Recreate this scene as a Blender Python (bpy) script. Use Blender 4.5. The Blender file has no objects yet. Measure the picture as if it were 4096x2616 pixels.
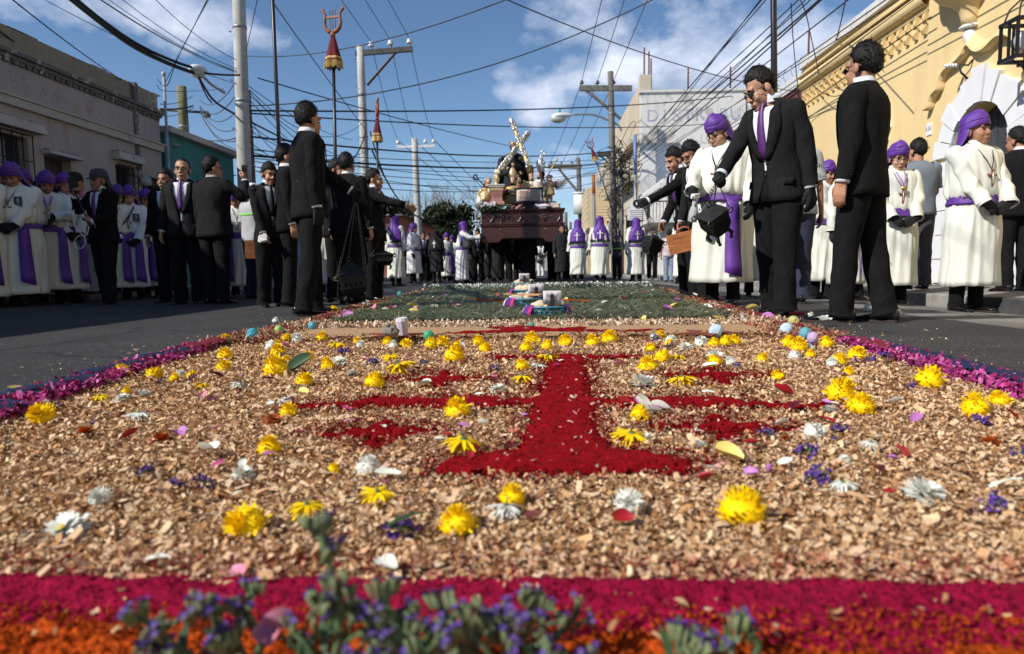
import bpy,math,random
import numpy as np
from mathutils import Vector,Matrix,Quaternion
random.seed(7)
RNG=np.random.default_rng(7)
PI=math.pi
scene=bpy.context.scene
COL=scene.collection
FPX=683.0
EYE=Vector((0.0,0.0,0.37))
YAW,PITCH,ROLL=math.radians(2.35),math.radians(4.83),math.radians(0.75)
_f=Vector((-math.sin(YAW)*math.cos(PITCH),math.cos(YAW)*math.cos(PITCH),-math.sin(PITCH)))
_r=_f.cross(Vector((0,0,1))).normalized()
_u=_r.cross(_f)
CR=(_r*math.cos(ROLL)-_u*math.sin(ROLL)).normalized()
CU=(_u*math.cos(ROLL)+_r*math.sin(ROLL)).normalized()
cam_d=bpy.data.cameras.new("camera")
cam=bpy.data.objects.new("camera",cam_d)
COL.objects.link(cam)
M=Matrix(((CR.x,CU.x,-_f.x,EYE.x),(CR.y,CU.y,-_f.y,EYE.y),(CR.z,CU.z,-_f.z,EYE.z),(0,0,0,1)))
cam.matrix_world=M
cam_d.sensor_width=36.0
cam_d.lens=36.0*FPX/1024.0
cam_d.clip_start=0.05
cam_d.clip_end=3000
cam_d.dof.use_dof=True
cam_d.dof.focus_distance=3.6
cam_d.dof.aperture_fstop=4.2
scene.camera=cam
SUN_DIR=Vector((-0.83*math.cos(math.radians(37)),-0.56*math.cos(math.radians(37)),math.sin(math.radians(37)))).normalized()
world=bpy.data.worlds.new("World")
scene.world=world
world.use_nodes=True
SKY_STRENGTH=0.10
EXPOSURE=0.13
sun_d=bpy.data.lights.new("sun",'SUN')
sun_d.energy=4.8
sun_d.angle=math.radians(0.53)
sun_d.color=(1.0,0.95,0.87)
sun=bpy.data.objects.new("sun",sun_d)
sun.rotation_euler=SUN_DIR.to_track_quat('Z','Y').to_euler()
sun.location=(-20,-10,30)
COL.objects.link(sun)
scene.view_settings.view_transform='Standard'
scene.view_settings.look='None'
scene.view_settings.exposure=EXPOSURE
scene.view_settings.gamma=1.0
scene.view_settings.use_curve_mapping=False
scene.cycles.use_denoising=True
scene.cycles.max_bounces=6
scene.cycles.caustics_reflective=False
scene.cycles.caustics_refractive=False
def build_sky():
 nt=world.node_tree
 nt.nodes.clear()
 N=nt.nodes.new
 L=nt.links.new
 out=N('ShaderNodeOutputWorld')
 bg=N('ShaderNodeBackground')
 bg.inputs['Strength'].default_value=SKY_STRENGTH
 sky=N('ShaderNodeTexSky')
 sky.sky_type='NISHITA'
 sky.sun_disc=False
 sky.sun_elevation=math.asin(SUN_DIR.z)
 sky.sun_rotation=math.atan2(SUN_DIR.x,SUN_DIR.y)
 sky.altitude=1500
 sky.air_density=1.0
 sky.dust_density=0.25
 sky.ozone_density=2.2
 tc=N('ShaderNodeTexCoord')
 nrm=N('ShaderNodeVectorMath');nrm.operation='NORMALIZE'
 L(tc.outputs['Generated'],nrm.inputs[0])
 def noise(scale,detail,rough,vec,stretch=(1,1,1),off=(0,0,0)):
  mp=N('ShaderNodeMapping')
  mp.inputs['Scale'].default_value=stretch
  mp.inputs['Location'].default_value=off
  L(vec,mp.inputs['Vector'])
  n=N('ShaderNodeTexNoise')
  n.inputs['Scale'].default_value=scale
  n.inputs['Detail'].default_value=detail
  n.inputs['Roughness'].default_value=rough
  L(mp.outputs['Vector'],n.inputs['Vector'])
  return n.outputs['Fac']
 def math_(op,a,b=None,c=None):
  m=N('ShaderNodeMath');m.operation=op
  for i,v in enumerate((a,b,c)):
   if v is None:continue
   if isinstance(v,(int,float)):m.inputs[i].default_value=v
   else:L(v,m.inputs[i])
  return m.outputs[0]
 d=nrm.outputs[0]
 sep=N('ShaderNodeSeparateXYZ');L(d,sep.inputs[0])
 base=noise(4.6,9,0.56,d,(1,1,1.7),(3.1,0.4,1.7))
 fine=noise(16.0,8,0.62,d,(1,1,1.5),(0.7,2.0,0.2))
 dens=math_('ADD',math_('MULTIPLY',base,0.72),math_('MULTIPLY',fine,0.28))
 banks=[((645,4),(0.19,0.055),0.26),((535,104),(0.045,0.035),0.24),((742,75),(0.17,0.045),0.17),((625,68),(0.06,0.028),0.22),((90,4),(0.20,0.05),0.12),((205,28),(0.08,0.05),0.14),((540,195),(0.9,0.04),0.10),((800,60),(0.16,0.07),0.19),((505,68),(0.03,0.022),0.16),((430,160),(0.35,0.02),0.08),((505,92),(0.04,0.014),0.14)]
 tot=None
 for(u,v),(ru,rv),amp in banks:
  c=_f*FPX+CR*(u-512)-CU*(v-327)
  c.normalize()
  t=Vector((c.y,-c.x,0)).normalized()
  e=t.cross(c).normalized()
  dt=N('ShaderNodeVectorMath');dt.operation='DOT_PRODUCT';L(d,dt.inputs[0]);dt.inputs[1].default_value=t
  de=N('ShaderNodeVectorMath');de.operation='DOT_PRODUCT';L(d,de.inputs[0]);de.inputs[1].default_value=e
  dc=N('ShaderNodeVectorMath');dc.operation='DOT_PRODUCT';L(d,dc.inputs[0]);dc.inputs[1].default_value=c
  q=math_('ADD',math_('POWER',math_('ABSOLUTE',math_('DIVIDE',dt.outputs['Value'],ru)),2.0),math_('POWER',math_('ABSOLUTE',math_('DIVIDE',de.outputs['Value'],rv)),2.0))
  g=math_('MULTIPLY',math_('POWER',2.718,math_('MULTIPLY',q,-1.0)),amp)
  g=math_('MULTIPLY',g,math_('GREATER_THAN',dc.outputs['Value'],0.0))
  tot=g if tot is None else math_('ADD',tot,g)
 dens=math_('ADD',dens,tot)
 cr=N('ShaderNodeValToRGB')
 cr.color_ramp.elements[0].position=0.625
 cr.color_ramp.elements[0].color=(0,0,0,1)
 cr.color_ramp.elements[1].position=0.80
 cr.color_ramp.elements[1].color=(1,1,1,1)
 L(dens,cr.inputs[0])
 shade=noise(6.0,5,0.55,d,(1,1,2.2),(1.3,5.2,0.9))
 cc=N('ShaderNodeValToRGB')
 cc.color_ramp.elements[0].position=0.32
 cc.color_ramp.elements[0].color=(5.6,6.4,8.4,1)
 cc.color_ramp.elements[1].position=0.68
 cc.color_ramp.elements[1].color=(10.5,10.8,11.8,1)
 L(shade,cc.inputs[0])
 hsv=N('ShaderNodeHueSaturation')
 hsv.inputs['Saturation'].default_value=1.08
 hsv.inputs['Value'].default_value=1.12
 L(sky.outputs[0],hsv.inputs['Color'])
 mix=N('ShaderNodeMix');mix.data_type='RGBA'
 L(math_('MULTIPLY',cr.outputs[0],0.85),mix.inputs['Factor'])
 L(hsv.outputs[0],mix.inputs[6])
 L(cc.outputs[0],mix.inputs[7])
 L(mix.outputs[2],bg.inputs['Color'])
 L(bg.outputs[0],out.inputs['Surface'])
build_sky()
def ray(u,v):
 return _f*FPX+CR*(u-512.0)-CU*(v-327.0)
def at(u,v,Y):
 """point seen at picture position (u, v) of the 1024 px frame, Y metres up the street"""
 d=ray(u,v)
 return EYE+d*(Y/d.y)
def on_ground(u,v,z=0.0):
 d=ray(u,v)
 return EYE+d*((z-EYE.z)/d.z)
def ahead(u,s):
 """spot on the road where a metre measures s pixels, in column u"""
 Y=FPX/s+0.115
 h=270.0-0.0131*(u-512)
 p=at(u,h,Y)
 return Vector((p.x,p.y,0.0))
def tag(o,label=None,cat=None,group=None,kind=None):
 if label:o['label']=label
 if cat:o['category']=cat
 if group:o['group']=group
 if kind:o['kind']=kind
 return o
def empty(name,loc=(0,0,0),rz=0.0):
 o=bpy.data.objects.new(name,None)
 o.empty_display_size=0.1
 o.location=loc
 o.rotation_euler=(0,0,rz)
 COL.objects.link(o)
 return o
def link(name,me,parent=None,loc=None,rot=None,scale=None):
 o=bpy.data.objects.new(name,me)
 COL.objects.link(o)
 if parent is not None:o.parent=parent
 if loc is not None:o.location=loc
 if rot is not None:o.rotation_euler=rot
 if scale is not None:o.scale=scale if hasattr(scale,'__len__')else(scale,)*3
 return o
def copy_tree(o,parent=None):
 c=o.copy()
 COL.objects.link(c)
 c.parent=parent
 for ch in list(o.children):
  copy_tree(ch,c)
 return c
MATS={}
def mat(name,col,rough=0.8,var=0.0,scale=8.0,bump=0.0,bscale=None,metal=0.0,spec=0.5,sheen=0.0,col2=None,trans=0.0,attr=None,coat=0.0,stretch=(1,1,1),alpha=1.0,bdist=0.02,detail=5):
 if name in MATS:return MATS[name]
 m=bpy.data.materials.new(name)
 m.use_nodes=True
 nt=m.node_tree
 b=nt.nodes['Principled BSDF']
 L=nt.links.new
 b.inputs['Roughness'].default_value=rough
 b.inputs['Metallic'].default_value=metal
 b.inputs['Specular IOR Level'].default_value=spec
 if sheen:b.inputs['Sheen Weight'].default_value=sheen
 if coat:b.inputs['Coat Weight'].default_value=coat
 if trans:b.inputs['Transmission Weight'].default_value=trans
 if alpha<1:b.inputs['Alpha'].default_value=alpha
 b.inputs['Base Color'].default_value=(*col,1)
 tc=nt.nodes.new('ShaderNodeTexCoord')
 mp=nt.nodes.new('ShaderNodeMapping')
 mp.inputs['Scale'].default_value=stretch
 L(tc.outputs['Object'],mp.inputs['Vector'])
 src=None
 if attr:
  a=nt.nodes.new('ShaderNodeAttribute');a.attribute_name=attr
  src=a.outputs['Color']
 if var>0 or col2:
  n=nt.nodes.new('ShaderNodeTexNoise')
  n.inputs['Scale'].default_value=scale
  n.inputs['Detail'].default_value=detail
  n.inputs['Roughness'].default_value=0.62
  L(mp.outputs['Vector'],n.inputs['Vector'])
  r=nt.nodes.new('ShaderNodeValToRGB')
  c2=col2 if col2 else tuple(c*(1-var)for c in col)
  c1=col if col2 else tuple(min(1,c*(1+var))for c in col)
  r.color_ramp.elements[0].position=0.34;r.color_ramp.elements[0].color=(*c2,1)
  r.color_ramp.elements[1].position=0.66;r.color_ramp.elements[1].color=(*c1,1)
  L(n.outputs['Fac'],r.inputs[0])
  if src is None:src=r.outputs[0]
  else:
   mx=nt.nodes.new('ShaderNodeMix');mx.data_type='RGBA';mx.blend_type='MULTIPLY'
   mx.inputs['Factor'].default_value=1.0
   L(src,mx.inputs[6]);L(r.outputs[0],mx.inputs[7]);src=mx.outputs[2]
 if src is not None:L(src,b.inputs['Base Color'])
 if bump>0:
  n2=nt.nodes.new('ShaderNodeTexNoise')
  n2.inputs['Scale'].default_value=bscale or scale*3
  n2.inputs['Detail'].default_value=6
  L(mp.outputs['Vector'],n2.inputs['Vector'])
  bp=nt.nodes.new('ShaderNodeBump')
  bp.inputs['Strength'].default_value=bump
  bp.inputs['Distance'].default_value=bdist
  L(n2.outputs['Fac'],bp.inputs['Height'])
  L(bp.outputs[0],b.inputs['Normal'])
 MATS[name]=m
 return m
M_PHONE=mat('phone_black',(.008,.008,.009),.25)
M_SATW=mat('white_ribbon',(.74,.74,.74),.6)
def A3(*p):return np.array(p,float)
def unit(v):v=np.asarray(v,float);return v/max(np.linalg.norm(v),1e-9)
class MB:
 def __init__(s):
  s.v=[];s.f=[];s.n=0;s.mi=[];s.cur=0
 def add(s,verts,faces):
  verts=np.asarray(verts,dtype=np.float64).reshape(-1,3)
  o=s.n
  s.v.append(verts)
  s.f.extend([tuple(i+o for i in f)for f in faces])
  s.mi.extend([s.cur]*len(faces))
  s.n+=len(verts)
  return s
 def box(s,c,size,rz=0.0,R=None):
  hx,hy,hz=size[0]/2,size[1]/2,size[2]/2
  p=np.array([[x,y,z]for x in(-hx,hx)for y in(-hy,hy)for z in(-hz,hz)])
  if R is not None:p=p@np.array(R.to_3x3()).T
  elif rz:
   cs,sn=math.cos(rz),math.sin(rz)
   p=np.stack([p[:,0]*cs-p[:,1]*sn,p[:,0]*sn+p[:,1]*cs,p[:,2]],1)
  p=p+np.array(c)
  return s.add(p,[(0,1,3,2),(4,6,7,5),(0,4,5,1),(2,3,7,6),(0,2,6,4),(1,5,7,3)])
 def bbox(s,x0,x1,y0,y1,z0,z1):
  return s.box(((x0+x1)/2,(y0+y1)/2,(z0+z1)/2),(x1-x0,y1-y0,z1-z0))
 def loft(s,rings,closed=True,cap0=False,cap1=False):
  rings=np.asarray(rings,dtype=np.float64)
  k,n,_=rings.shape
  f=[]
  m=n if closed else n-1
  for i in range(k-1):
   for j in range(m):
    a=i*n+j;b=i*n+(j+1)%n
    f.append((a,b,b+n,a+n))
  if cap0:f.append(tuple(range(n-1,-1,-1)))
  if cap1:f.append(tuple((k-1)*n+j for j in range(n)))
  return s.add(rings.reshape(-1,3),f)
 def tube(s,pts,r,n=8,caps=True,flat=1.0):
  return s.loft(tube_rings(pts,r,n,flat),True,caps,caps)
 def ball(s,c,r,nu=10,nv=7,R=None):
  r=np.array(r if hasattr(r,'__len__')else(r,r,r))
  rings=[]
  for i in range(nv+1):
   a=-PI/2+PI*i/nv
   ca,sa=max(math.cos(a),1e-3),math.sin(a)
   t=np.arange(nu)*2*PI/nu
   rings.append(np.stack([ca*np.cos(t),ca*np.sin(t),np.full(nu,sa)],1)*r)
  rings=np.array(rings)
  if R is not None:rings=rings@np.array(R.to_3x3()).T
  return s.loft(rings+np.array(c),True,True,True)
 def caps(s,p0,r0,p1,r1,n=10):
  p0=np.array(p0,float);p1=np.array(p1,float)
  d=p1-p0;L=np.linalg.norm(d)
  d=d/L if L>1e-9 else np.array([0,0,1.0])
  a=np.array([1.0,0,0])if abs(d[0])<.9 else np.array([0,1.0,0])
  x=np.cross(d,a);x/=np.linalg.norm(x);y=np.cross(d,x)
  t=np.arange(n)*2*PI/n
  circ=np.cos(t)[:,None]*x+np.sin(t)[:,None]*y
  rings=[]
  for ang in(-85,-50,-20):
   g=math.radians(ang);rings.append(p0+d*r0*math.sin(g)+circ*r0*math.cos(g))
  for ang in(20,50,85):
   g=math.radians(ang);rings.append(p1+d*r1*math.sin(g)+circ*r1*math.cos(g))
  return s.loft(rings,True,True,True)
 def strip(s,left,right):
  left=np.asarray(left);right=np.asarray(right)
  k=len(left)
  v=np.concatenate([left,right])
  return s.add(v,[(i,i+1,k+i+1,k+i)for i in range(k-1)])
 def mesh(s,name,mats=None,smooth=True,xf=None):
  me=bpy.data.meshes.new(name)
  v=np.concatenate(s.v)if s.v else np.zeros((0,3))
  if xf is not None:v=xf(v)
  me.from_pydata(v.tolist(),[],s.f)
  if mats is not None:
   for m in(mats if isinstance(mats,(list,tuple))else[mats]):me.materials.append(m)
   if isinstance(mats,(list,tuple))and len(mats)>1:
    me.polygons.foreach_set('material_index',s.mi)
  if smooth:me.polygons.foreach_set('use_smooth',[True]*len(me.polygons))
  me.update()
  return me
 def build(s,name,mats,parent=None,smooth=False,loc=None,rot=None,xf=None):
  return link(name,s.mesh(name,mats,smooth,xf),parent,loc,rot)
def tube_rings(pts,r,n=8,flat=1.0):
 P=np.asarray([tuple(p)for p in pts],dtype=np.float64)
 k=len(P)
 r=np.full(k,r)if not hasattr(r,'__len__')else np.asarray(r,float)
 T=np.zeros_like(P)
 T[1:-1]=P[2:]-P[:-2];T[0]=P[1]-P[0];T[-1]=P[-1]-P[-2]
 T/=np.maximum(np.linalg.norm(T,axis=1),1e-9)[:,None]
 a=np.array([0,0,1.0])if abs(T[0][2])<.9 else np.array([1.0,0,0])
 x=np.cross(a,T[0]);x/=np.linalg.norm(x)
 t=np.arange(n)*2*PI/n
 rings=[]
 for i in range(k):
  x=x-T[i]*np.dot(x,T[i]);x/=max(np.linalg.norm(x),1e-9)
  y=np.cross(T[i],x)
  rings.append(P[i]+r[i]*(np.cos(t)[:,None]*x+flat*np.sin(t)[:,None]*y))
 return np.array(rings)
def big_mesh(name,V,F,mats,cols=None,smooth=False,loops=4):
 """fast mesh from arrays, every face with the same corner count"""
 me=bpy.data.meshes.new(name)
 V=np.asarray(V,np.float32);F=np.asarray(F,np.int32)
 me.vertices.add(len(V));me.vertices.foreach_set('co',V.ravel())
 nf=len(F)
 me.loops.add(nf*loops);me.loops.foreach_set('vertex_index',F.ravel())
 me.polygons.add(nf)
 me.polygons.foreach_set('loop_start',np.arange(nf,dtype=np.int32)*loops)
 me.polygons.foreach_set('loop_total',np.full(nf,loops,np.int32))
 if smooth:me.polygons.foreach_set('use_smooth',np.ones(nf,bool))
 me.update(calc_edges=True)
 if cols is not None:
  ca=me.color_attributes.new('tint','FLOAT_COLOR','POINT')
  c4=np.ones((len(V),4),np.float32);c4[:,:3]=cols
  ca.data.foreach_set('color',c4.ravel())
 me.materials.append(mats)
 return me
REMESH=[]
def remesh_later(o,voxel,smooth=2,ratio=1.0):
 m=o.modifiers.new('r','REMESH');m.mode='VOXEL';m.voxel_size=voxel;m.use_smooth_shade=True
 if smooth:
  sm=o.modifiers.new('s','SMOOTH');sm.factor=0.5;sm.iterations=smooth
 if ratio<1:
  d=o.modifiers.new('d','DECIMATE');d.ratio=ratio
 REMESH.append(o)
 return o
def finish_remesh():
 bpy.context.view_layer.update()
 dg=bpy.context.evaluated_depsgraph_get()
 for o in REMESH:
  ev=o.evaluated_get(dg)
  me=bpy.data.meshes.new_from_object(ev)
  me.name=o.name
  old=o.data
  if not me.materials:
   for m in old.materials:me.materials.append(m)
  me.polygons.foreach_set('use_smooth',[True]*len(me.polygons))
  o['_new']=me.name
 for o in REMESH:
  me=bpy.data.meshes[o['_new']]
  del o['_new']
  o.modifiers.clear()
  o.data=me
 REMESH.clear()
def text(name,s,size,m,parent=None,loc=(0,0,0),rot=(0,0,0),ext=0.002,mirror=False,align='CENTER',spacing=1.0):
 c=bpy.data.curves.new(name,'FONT')
 c.body=s;c.size=size;c.extrude=ext;c.align_x=align;c.align_y='CENTER'
 c.space_character=spacing
 c.resolution_u=3
 c.materials.append(m)
 o=bpy.data.objects.new(name,c)
 COL.objects.link(o)
 o.parent=parent;o.location=loc;o.rotation_euler=rot
 if mirror:o.scale.x=-1
 return o
def sstep(a,b,x):
 t=np.clip((np.asarray(x,float)-a)/(b-a),0,1)
 return t*t*(3-2*t)
def smooth_path(P,n=2):
 P=np.asarray(P,float)
 for _ in range(n):
  Q=[P[0]]
  for a,b in zip(P[:-1],P[1:]):Q+=[a*.75+b*.25,a*.25+b*.75]
  Q.append(P[-1]);P=np.array(Q)
 return P
def fonts_to_mesh():
 bpy.context.view_layer.update()
 dg=bpy.context.evaluated_depsgraph_get()
 todo=[o for o in bpy.data.objects if o.type=='FONT']
 made=[]
 for o in todo:
  me=bpy.data.meshes.new_from_object(o.evaluated_get(dg));made.append((o,me))
 for o,me in made:
  nm=o.name
  o.name='old'
  n=bpy.data.objects.new(nm,me);COL.objects.link(n)
  n.parent=o.parent;n.location=o.location;n.rotation_euler=o.rotation_euler;n.scale=o.scale
  bpy.data.objects.remove(o)
def road_z(x):
 return-0.05*max(0.0,min(x,4.15)-2.5)
def speckled(name,base,dark,light,s1,rough,bump):
 m=bpy.data.materials.new(name);m.use_nodes=True
 nt=m.node_tree;L=nt.links.new;b=nt.nodes['Principled BSDF']
 b.inputs['Roughness'].default_value=rough
 tc=nt.nodes.new('ShaderNodeTexCoord')
 v=nt.nodes.new('ShaderNodeTexVoronoi');v.inputs['Scale'].default_value=s1
 L(tc.outputs['Object'],v.inputs['Vector'])
 r1=nt.nodes.new('ShaderNodeValToRGB')
 sp=nt.nodes.new('ShaderNodeSeparateColor');L(v.outputs['Color'],sp.inputs[0])
 r1.color_ramp.elements[0].position=0.0;r1.color_ramp.elements[0].color=(*dark,1)
 r1.color_ramp.elements[1].position=1.0;r1.color_ramp.elements[1].color=(*light,1)
 e=r1.color_ramp.elements.new(0.55);e.color=(*base,1)
 e=r1.color_ramp.elements.new(0.9);e.color=tuple(c*1.25 for c in base)+(1,)
 L(sp.outputs[0],r1.inputs[0])
 n=nt.nodes.new('ShaderNodeTexNoise');n.inputs['Scale'].default_value=0.9;n.inputs['Detail'].default_value=8
 L(tc.outputs['Object'],n.inputs['Vector'])
 r2=nt.nodes.new('ShaderNodeValToRGB')
 r2.color_ramp.elements[0].position=0.3;r2.color_ramp.elements[0].color=(0.58,0.58,0.58,1)
 r2.color_ramp.elements[1].position=0.72;r2.color_ramp.elements[1].color=(1.3,1.28,1.22,1)
 L(n.outputs['Fac'],r2.inputs[0])
 mx=nt.nodes.new('ShaderNodeMix');mx.data_type='RGBA';mx.blend_type='MULTIPLY';mx.inputs['Factor'].default_value=1
 L(r1.outputs[0],mx.inputs[6]);L(r2.outputs[0],mx.inputs[7])
 L(mx.outputs[2],b.inputs['Base Color'])
 nd=nt.nodes.new('ShaderNodeTexNoise');nd.inputs['Scale'].default_value=3.0;L(tc.outputs['Object'],nd.inputs['Vector'])
 ad=nt.nodes.new('ShaderNodeVectorMath');ad.operation='ADD';L(tc.outputs['Object'],ad.inputs[0]);sc=nt.nodes.new('ShaderNodeVectorMath');sc.operation='SCALE';L(nd.outputs['Color'],sc.inputs[0]);sc.inputs['Scale'].default_value=.35;L(sc.outputs[0],ad.inputs[1])
 ve=nt.nodes.new('ShaderNodeTexVoronoi');ve.feature='DISTANCE_TO_EDGE';ve.inputs['Scale'].default_value=.55;L(ad.outputs[0],ve.inputs['Vector'])
 n3=nt.nodes.new('ShaderNodeTexNoise');n3.inputs['Scale'].default_value=2.2;n3.inputs['Detail'].default_value=4;L(tc.outputs['Object'],n3.inputs['Vector'])
 def rr(src,p0,c0,p1,c1):
  r=nt.nodes.new('ShaderNodeValToRGB');r.color_ramp.elements[0].position=p0;r.color_ramp.elements[0].color=(c0,c0,c0,1);r.color_ramp.elements[1].position=p1;r.color_ramp.elements[1].color=(c1,c1,c1,1);L(src,r.inputs[0]);return r.outputs[0]
 for src in(rr(ve.outputs['Distance'],.004,.35,.012,1.0),rr(n3.outputs['Fac'],.30,.55,.40,1.0)):
  m2=nt.nodes.new('ShaderNodeMix');m2.data_type='RGBA';m2.blend_type='MULTIPLY';m2.inputs['Factor'].default_value=1;L(mx.outputs[2],m2.inputs[6]);L(src,m2.inputs[7]);mx=m2
 L(mx.outputs[2],b.inputs['Base Color'])
 bp=nt.nodes.new('ShaderNodeBump');bp.inputs['Strength'].default_value=bump;bp.inputs['Distance'].default_value=0.006
 L(v.outputs['Distance'],bp.inputs['Height']);L(bp.outputs[0],b.inputs['Normal'])
 return m
M_ASPHALT=speckled('asphalt',(0.035,0.035,0.037),(0.018,0.018,0.019),(0.14,0.14,0.135),150,0.85,0.6)
M_CONC=speckled('gutter_concrete',(0.20,0.195,0.185),(0.13,0.13,0.125),(0.32,0.31,0.30),110,0.9,0.4)
M_PAVE=mat('pavement_concrete',(0.30,0.285,0.26),0.9,0.22,2.5,0.3,60)
M_EARTH=mat('earth',(0.16,0.14,0.11),0.95,0.25,0.5)
mb=MB()
xs=[-6.6,-4,-2,0,2.5,2.82]
ys=[-25,0,8,20,60,150]
V=[(x,y,road_z(x))for y in ys for x in xs]
F=[(j*6+i,j*6+i+1,(j+1)*6+i+1,(j+1)*6+i)for j in range(5)for i in range(5)]
mb.add(V,F)
tag(mb.build('road',M_ASPHALT),kind='structure')
mb=MB()
V=[(x,y,road_z(x))for y in ys for x in(2.82,3.4,4.15)]
F=[(j*3+i,j*3+i+1,(j+1)*3+i+1,(j+1)*3+i)for j in range(5)for i in range(2)]
mb.add(V,F)
tag(mb.build('gutter',M_CONC),kind='structure')
mb=MB()
mb.add([(-600,-120,-0.35),(600,-120,-0.35),(600,1200,-0.35),(-600,1200,-0.35)],[(0,1,2,3)])
tag(mb.build('ground',M_EARTH),kind='structure')
def pavement(x0,x1,z0,z1,kx,y0,y1,step,name='pavement'):
 root=empty(name);tag(root,kind='structure')
 yy=y0
 k=MB()
 mb=MB();mb.bbox(min(x0,x1),max(x0,x1),y0,y1,-0.3,min(z0,z1)-0.012)
 mb.build('bed',M_PAVE,root)
 while yy<y1:
  e=min(yy+step,y1)
  if-1<yy<26:
   q=MB();g=0.008;dz=random.uniform(-.004,.004)
   a,b=(x0,x1)
   q.add([(a,yy+g,z0+dz),(b,yy+g,z1+dz),(b,e-g,z1+dz),(a,e-g,z0+dz),(a,yy+g,z0-.05),(b,yy+g,z1-.05),(b,e-g,z1-.05),(a,e-g,z0-.05)],[(0,1,2,3),(0,4,5,1),(1,5,6,2),(2,6,7,3),(3,7,4,0)])
   q.build('slab',M_PAVE,root)
  yy=e
 return root
pvr=pavement(4.32,5.8,0.055,0.085,0,-6,60,1.5)
pvl=pavement(-6.78,-7.5,0.10,0.12,0,-6,60,1.5)
M_KERB=mat('kerb_stone',(0.27,0.265,0.25),0.9,0.25,6,0.3,50)
M_KERBD=mat('kerb_paint',(0.06,0.06,0.06),0.8,0.3,8)
def kerb_line(x0,x1,zt,y0,y1,step):
 root=empty('kerb');tag(root,kind='structure')
 y=y0;i=0
 while y<y1:
  q=MB();z=zt+random.uniform(-.003,.003)
  q.add([(x0+.01,y+.006,z),(x1,y+.006,z),(x1,y+step-.006,z),(x0+.01,y+step-.006,z),(x0,y+.006,z-.012),(x0,y+step-.006,z-.012),(x0,y+.006,-.2),(x0,y+step-.006,-.2),(x1,y+.006,-.2),(x1,y+step-.006,-.2)],[(0,1,2,3),(4,0,3,5),(6,4,5,7),(1,8,9,2),(0,4,6,8,1),(3,2,9,7,5)])
  q.build('kerb_stone',M_KERBD if i%4==2 else M_KERB,root)
  y+=step;i+=1
kerb_line(4.15,4.30,0.055,1.0,30,0.8)
kerb_line(-6.62,-6.76,0.10,1.0,30,0.8)
def wall_x(mb,X,y0,y1,z0,z1,openings,depth,face):
 """wall lying in the plane x = X, its open face towards face (+1/-1); openings are (y0, y1, z0, z1) with reveals"""
 Ys=sorted({y0,y1,*[o[0]for o in openings],*[o[1]for o in openings]})
 Zs=sorted({z0,z1,*[o[2]for o in openings],*[o[3]for o in openings]})
 for a,b in zip(Ys[:-1],Ys[1:]):
  for c,d in zip(Zs[:-1],Zs[1:]):
   my,mz=(a+b)/2,(c+d)/2
   if any(o[0]<my<o[1]and o[2]<mz<o[3]for o in openings):continue
   q=[(X,a,c),(X,b,c),(X,b,d),(X,a,d)]
   mb.add(q,[(0,1,2,3)if face>0 else(3,2,1,0)])
 for(a,b,c,d)in openings:
  Xi=X-face*depth
  for q in([(X,a,c),(Xi,a,c),(Xi,a,d),(X,a,d)],[(X,b,c),(X,b,d),(Xi,b,d),(Xi,b,c)],[(X,a,d),(Xi,a,d),(Xi,b,d),(X,b,d)],[(X,a,c),(X,b,c),(Xi,b,c),(Xi,a,c)]):
   mb.add(q,[(0,1,2,3)])
def plaster(name,col,stain,scale=1.2,rust=None,chips=None,chip_pos=0.62):
 """old painted plaster: soft blotches, streaks that run down, worn patches"""
 m=bpy.data.materials.new(name);m.use_nodes=True
 nt=m.node_tree;L=nt.links.new;b=nt.nodes['Principled BSDF'];b.inputs['Roughness'].default_value=0.9
 tc=nt.nodes.new('ShaderNodeTexCoord')
 def nz(sc,stretch,detail=7,off=0):
  mp=nt.nodes.new('ShaderNodeMapping');mp.inputs['Scale'].default_value=stretch;mp.inputs['Location'].default_value=(off,off*.7,off*.3)
  L(tc.outputs['Object'],mp.inputs[0])
  n=nt.nodes.new('ShaderNodeTexNoise');n.inputs['Scale'].default_value=sc;n.inputs['Detail'].default_value=detail;n.inputs['Roughness'].default_value=.65
  L(mp.outputs[0],n.inputs['Vector']);return n.outputs['Fac']
 def ramp(fac,p0,p1):
  r=nt.nodes.new('ShaderNodeValToRGB');r.color_ramp.elements[0].position=p0;r.color_ramp.elements[1].position=p1
  r.color_ramp.elements[0].color=(0,0,0,1);r.color_ramp.elements[1].color=(1,1,1,1)
  L(fac,r.inputs[0]);return r.outputs[0]
 def mix(f,a,bb,amt=1.0):
  x=nt.nodes.new('ShaderNodeMix');x.data_type='RGBA'
  mm=nt.nodes.new('ShaderNodeMath');mm.operation='MULTIPLY';L(f,mm.inputs[0]);mm.inputs[1].default_value=amt
  L(mm.outputs[0],x.inputs['Factor'])
  for i,c in((6,a),(7,bb)):
   if isinstance(c,tuple):x.inputs[i].default_value=(*c,1)
   else:L(c,x.inputs[i])
  return x.outputs[2]
 c=mix(ramp(nz(scale,(1,1,1)),.4,.7),col,tuple(k*.86 for k in col))
 c=mix(ramp(nz(scale*5,(1,1,.18),off=3),.52,.75),c,stain,.55)
 if rust:c=mix(ramp(nz(scale*3,(1,1,.35),off=9),.58,.72),c,rust,.6)
 if chips:c=mix(ramp(nz(scale*2.2,(1,1,.8),10,off=17),chip_pos,chip_pos+.03),c,chips,.8)
 L(c,b.inputs['Base Color'])
 bp=nt.nodes.new('ShaderNodeBump');bp.inputs['Strength'].default_value=.35;bp.inputs['Distance'].default_value=.02
 L(nz(9,(1,1,1),8,off=5),bp.inputs['Height']);L(bp.outputs[0],b.inputs['Normal'])
 return m
M_LW=plaster('old_white_plaster',(0.38,0.35,0.335),(0.22,0.19,0.165),1.0,(0.40,0.28,0.14),(0.36,0.23,0.19),.60)
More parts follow.
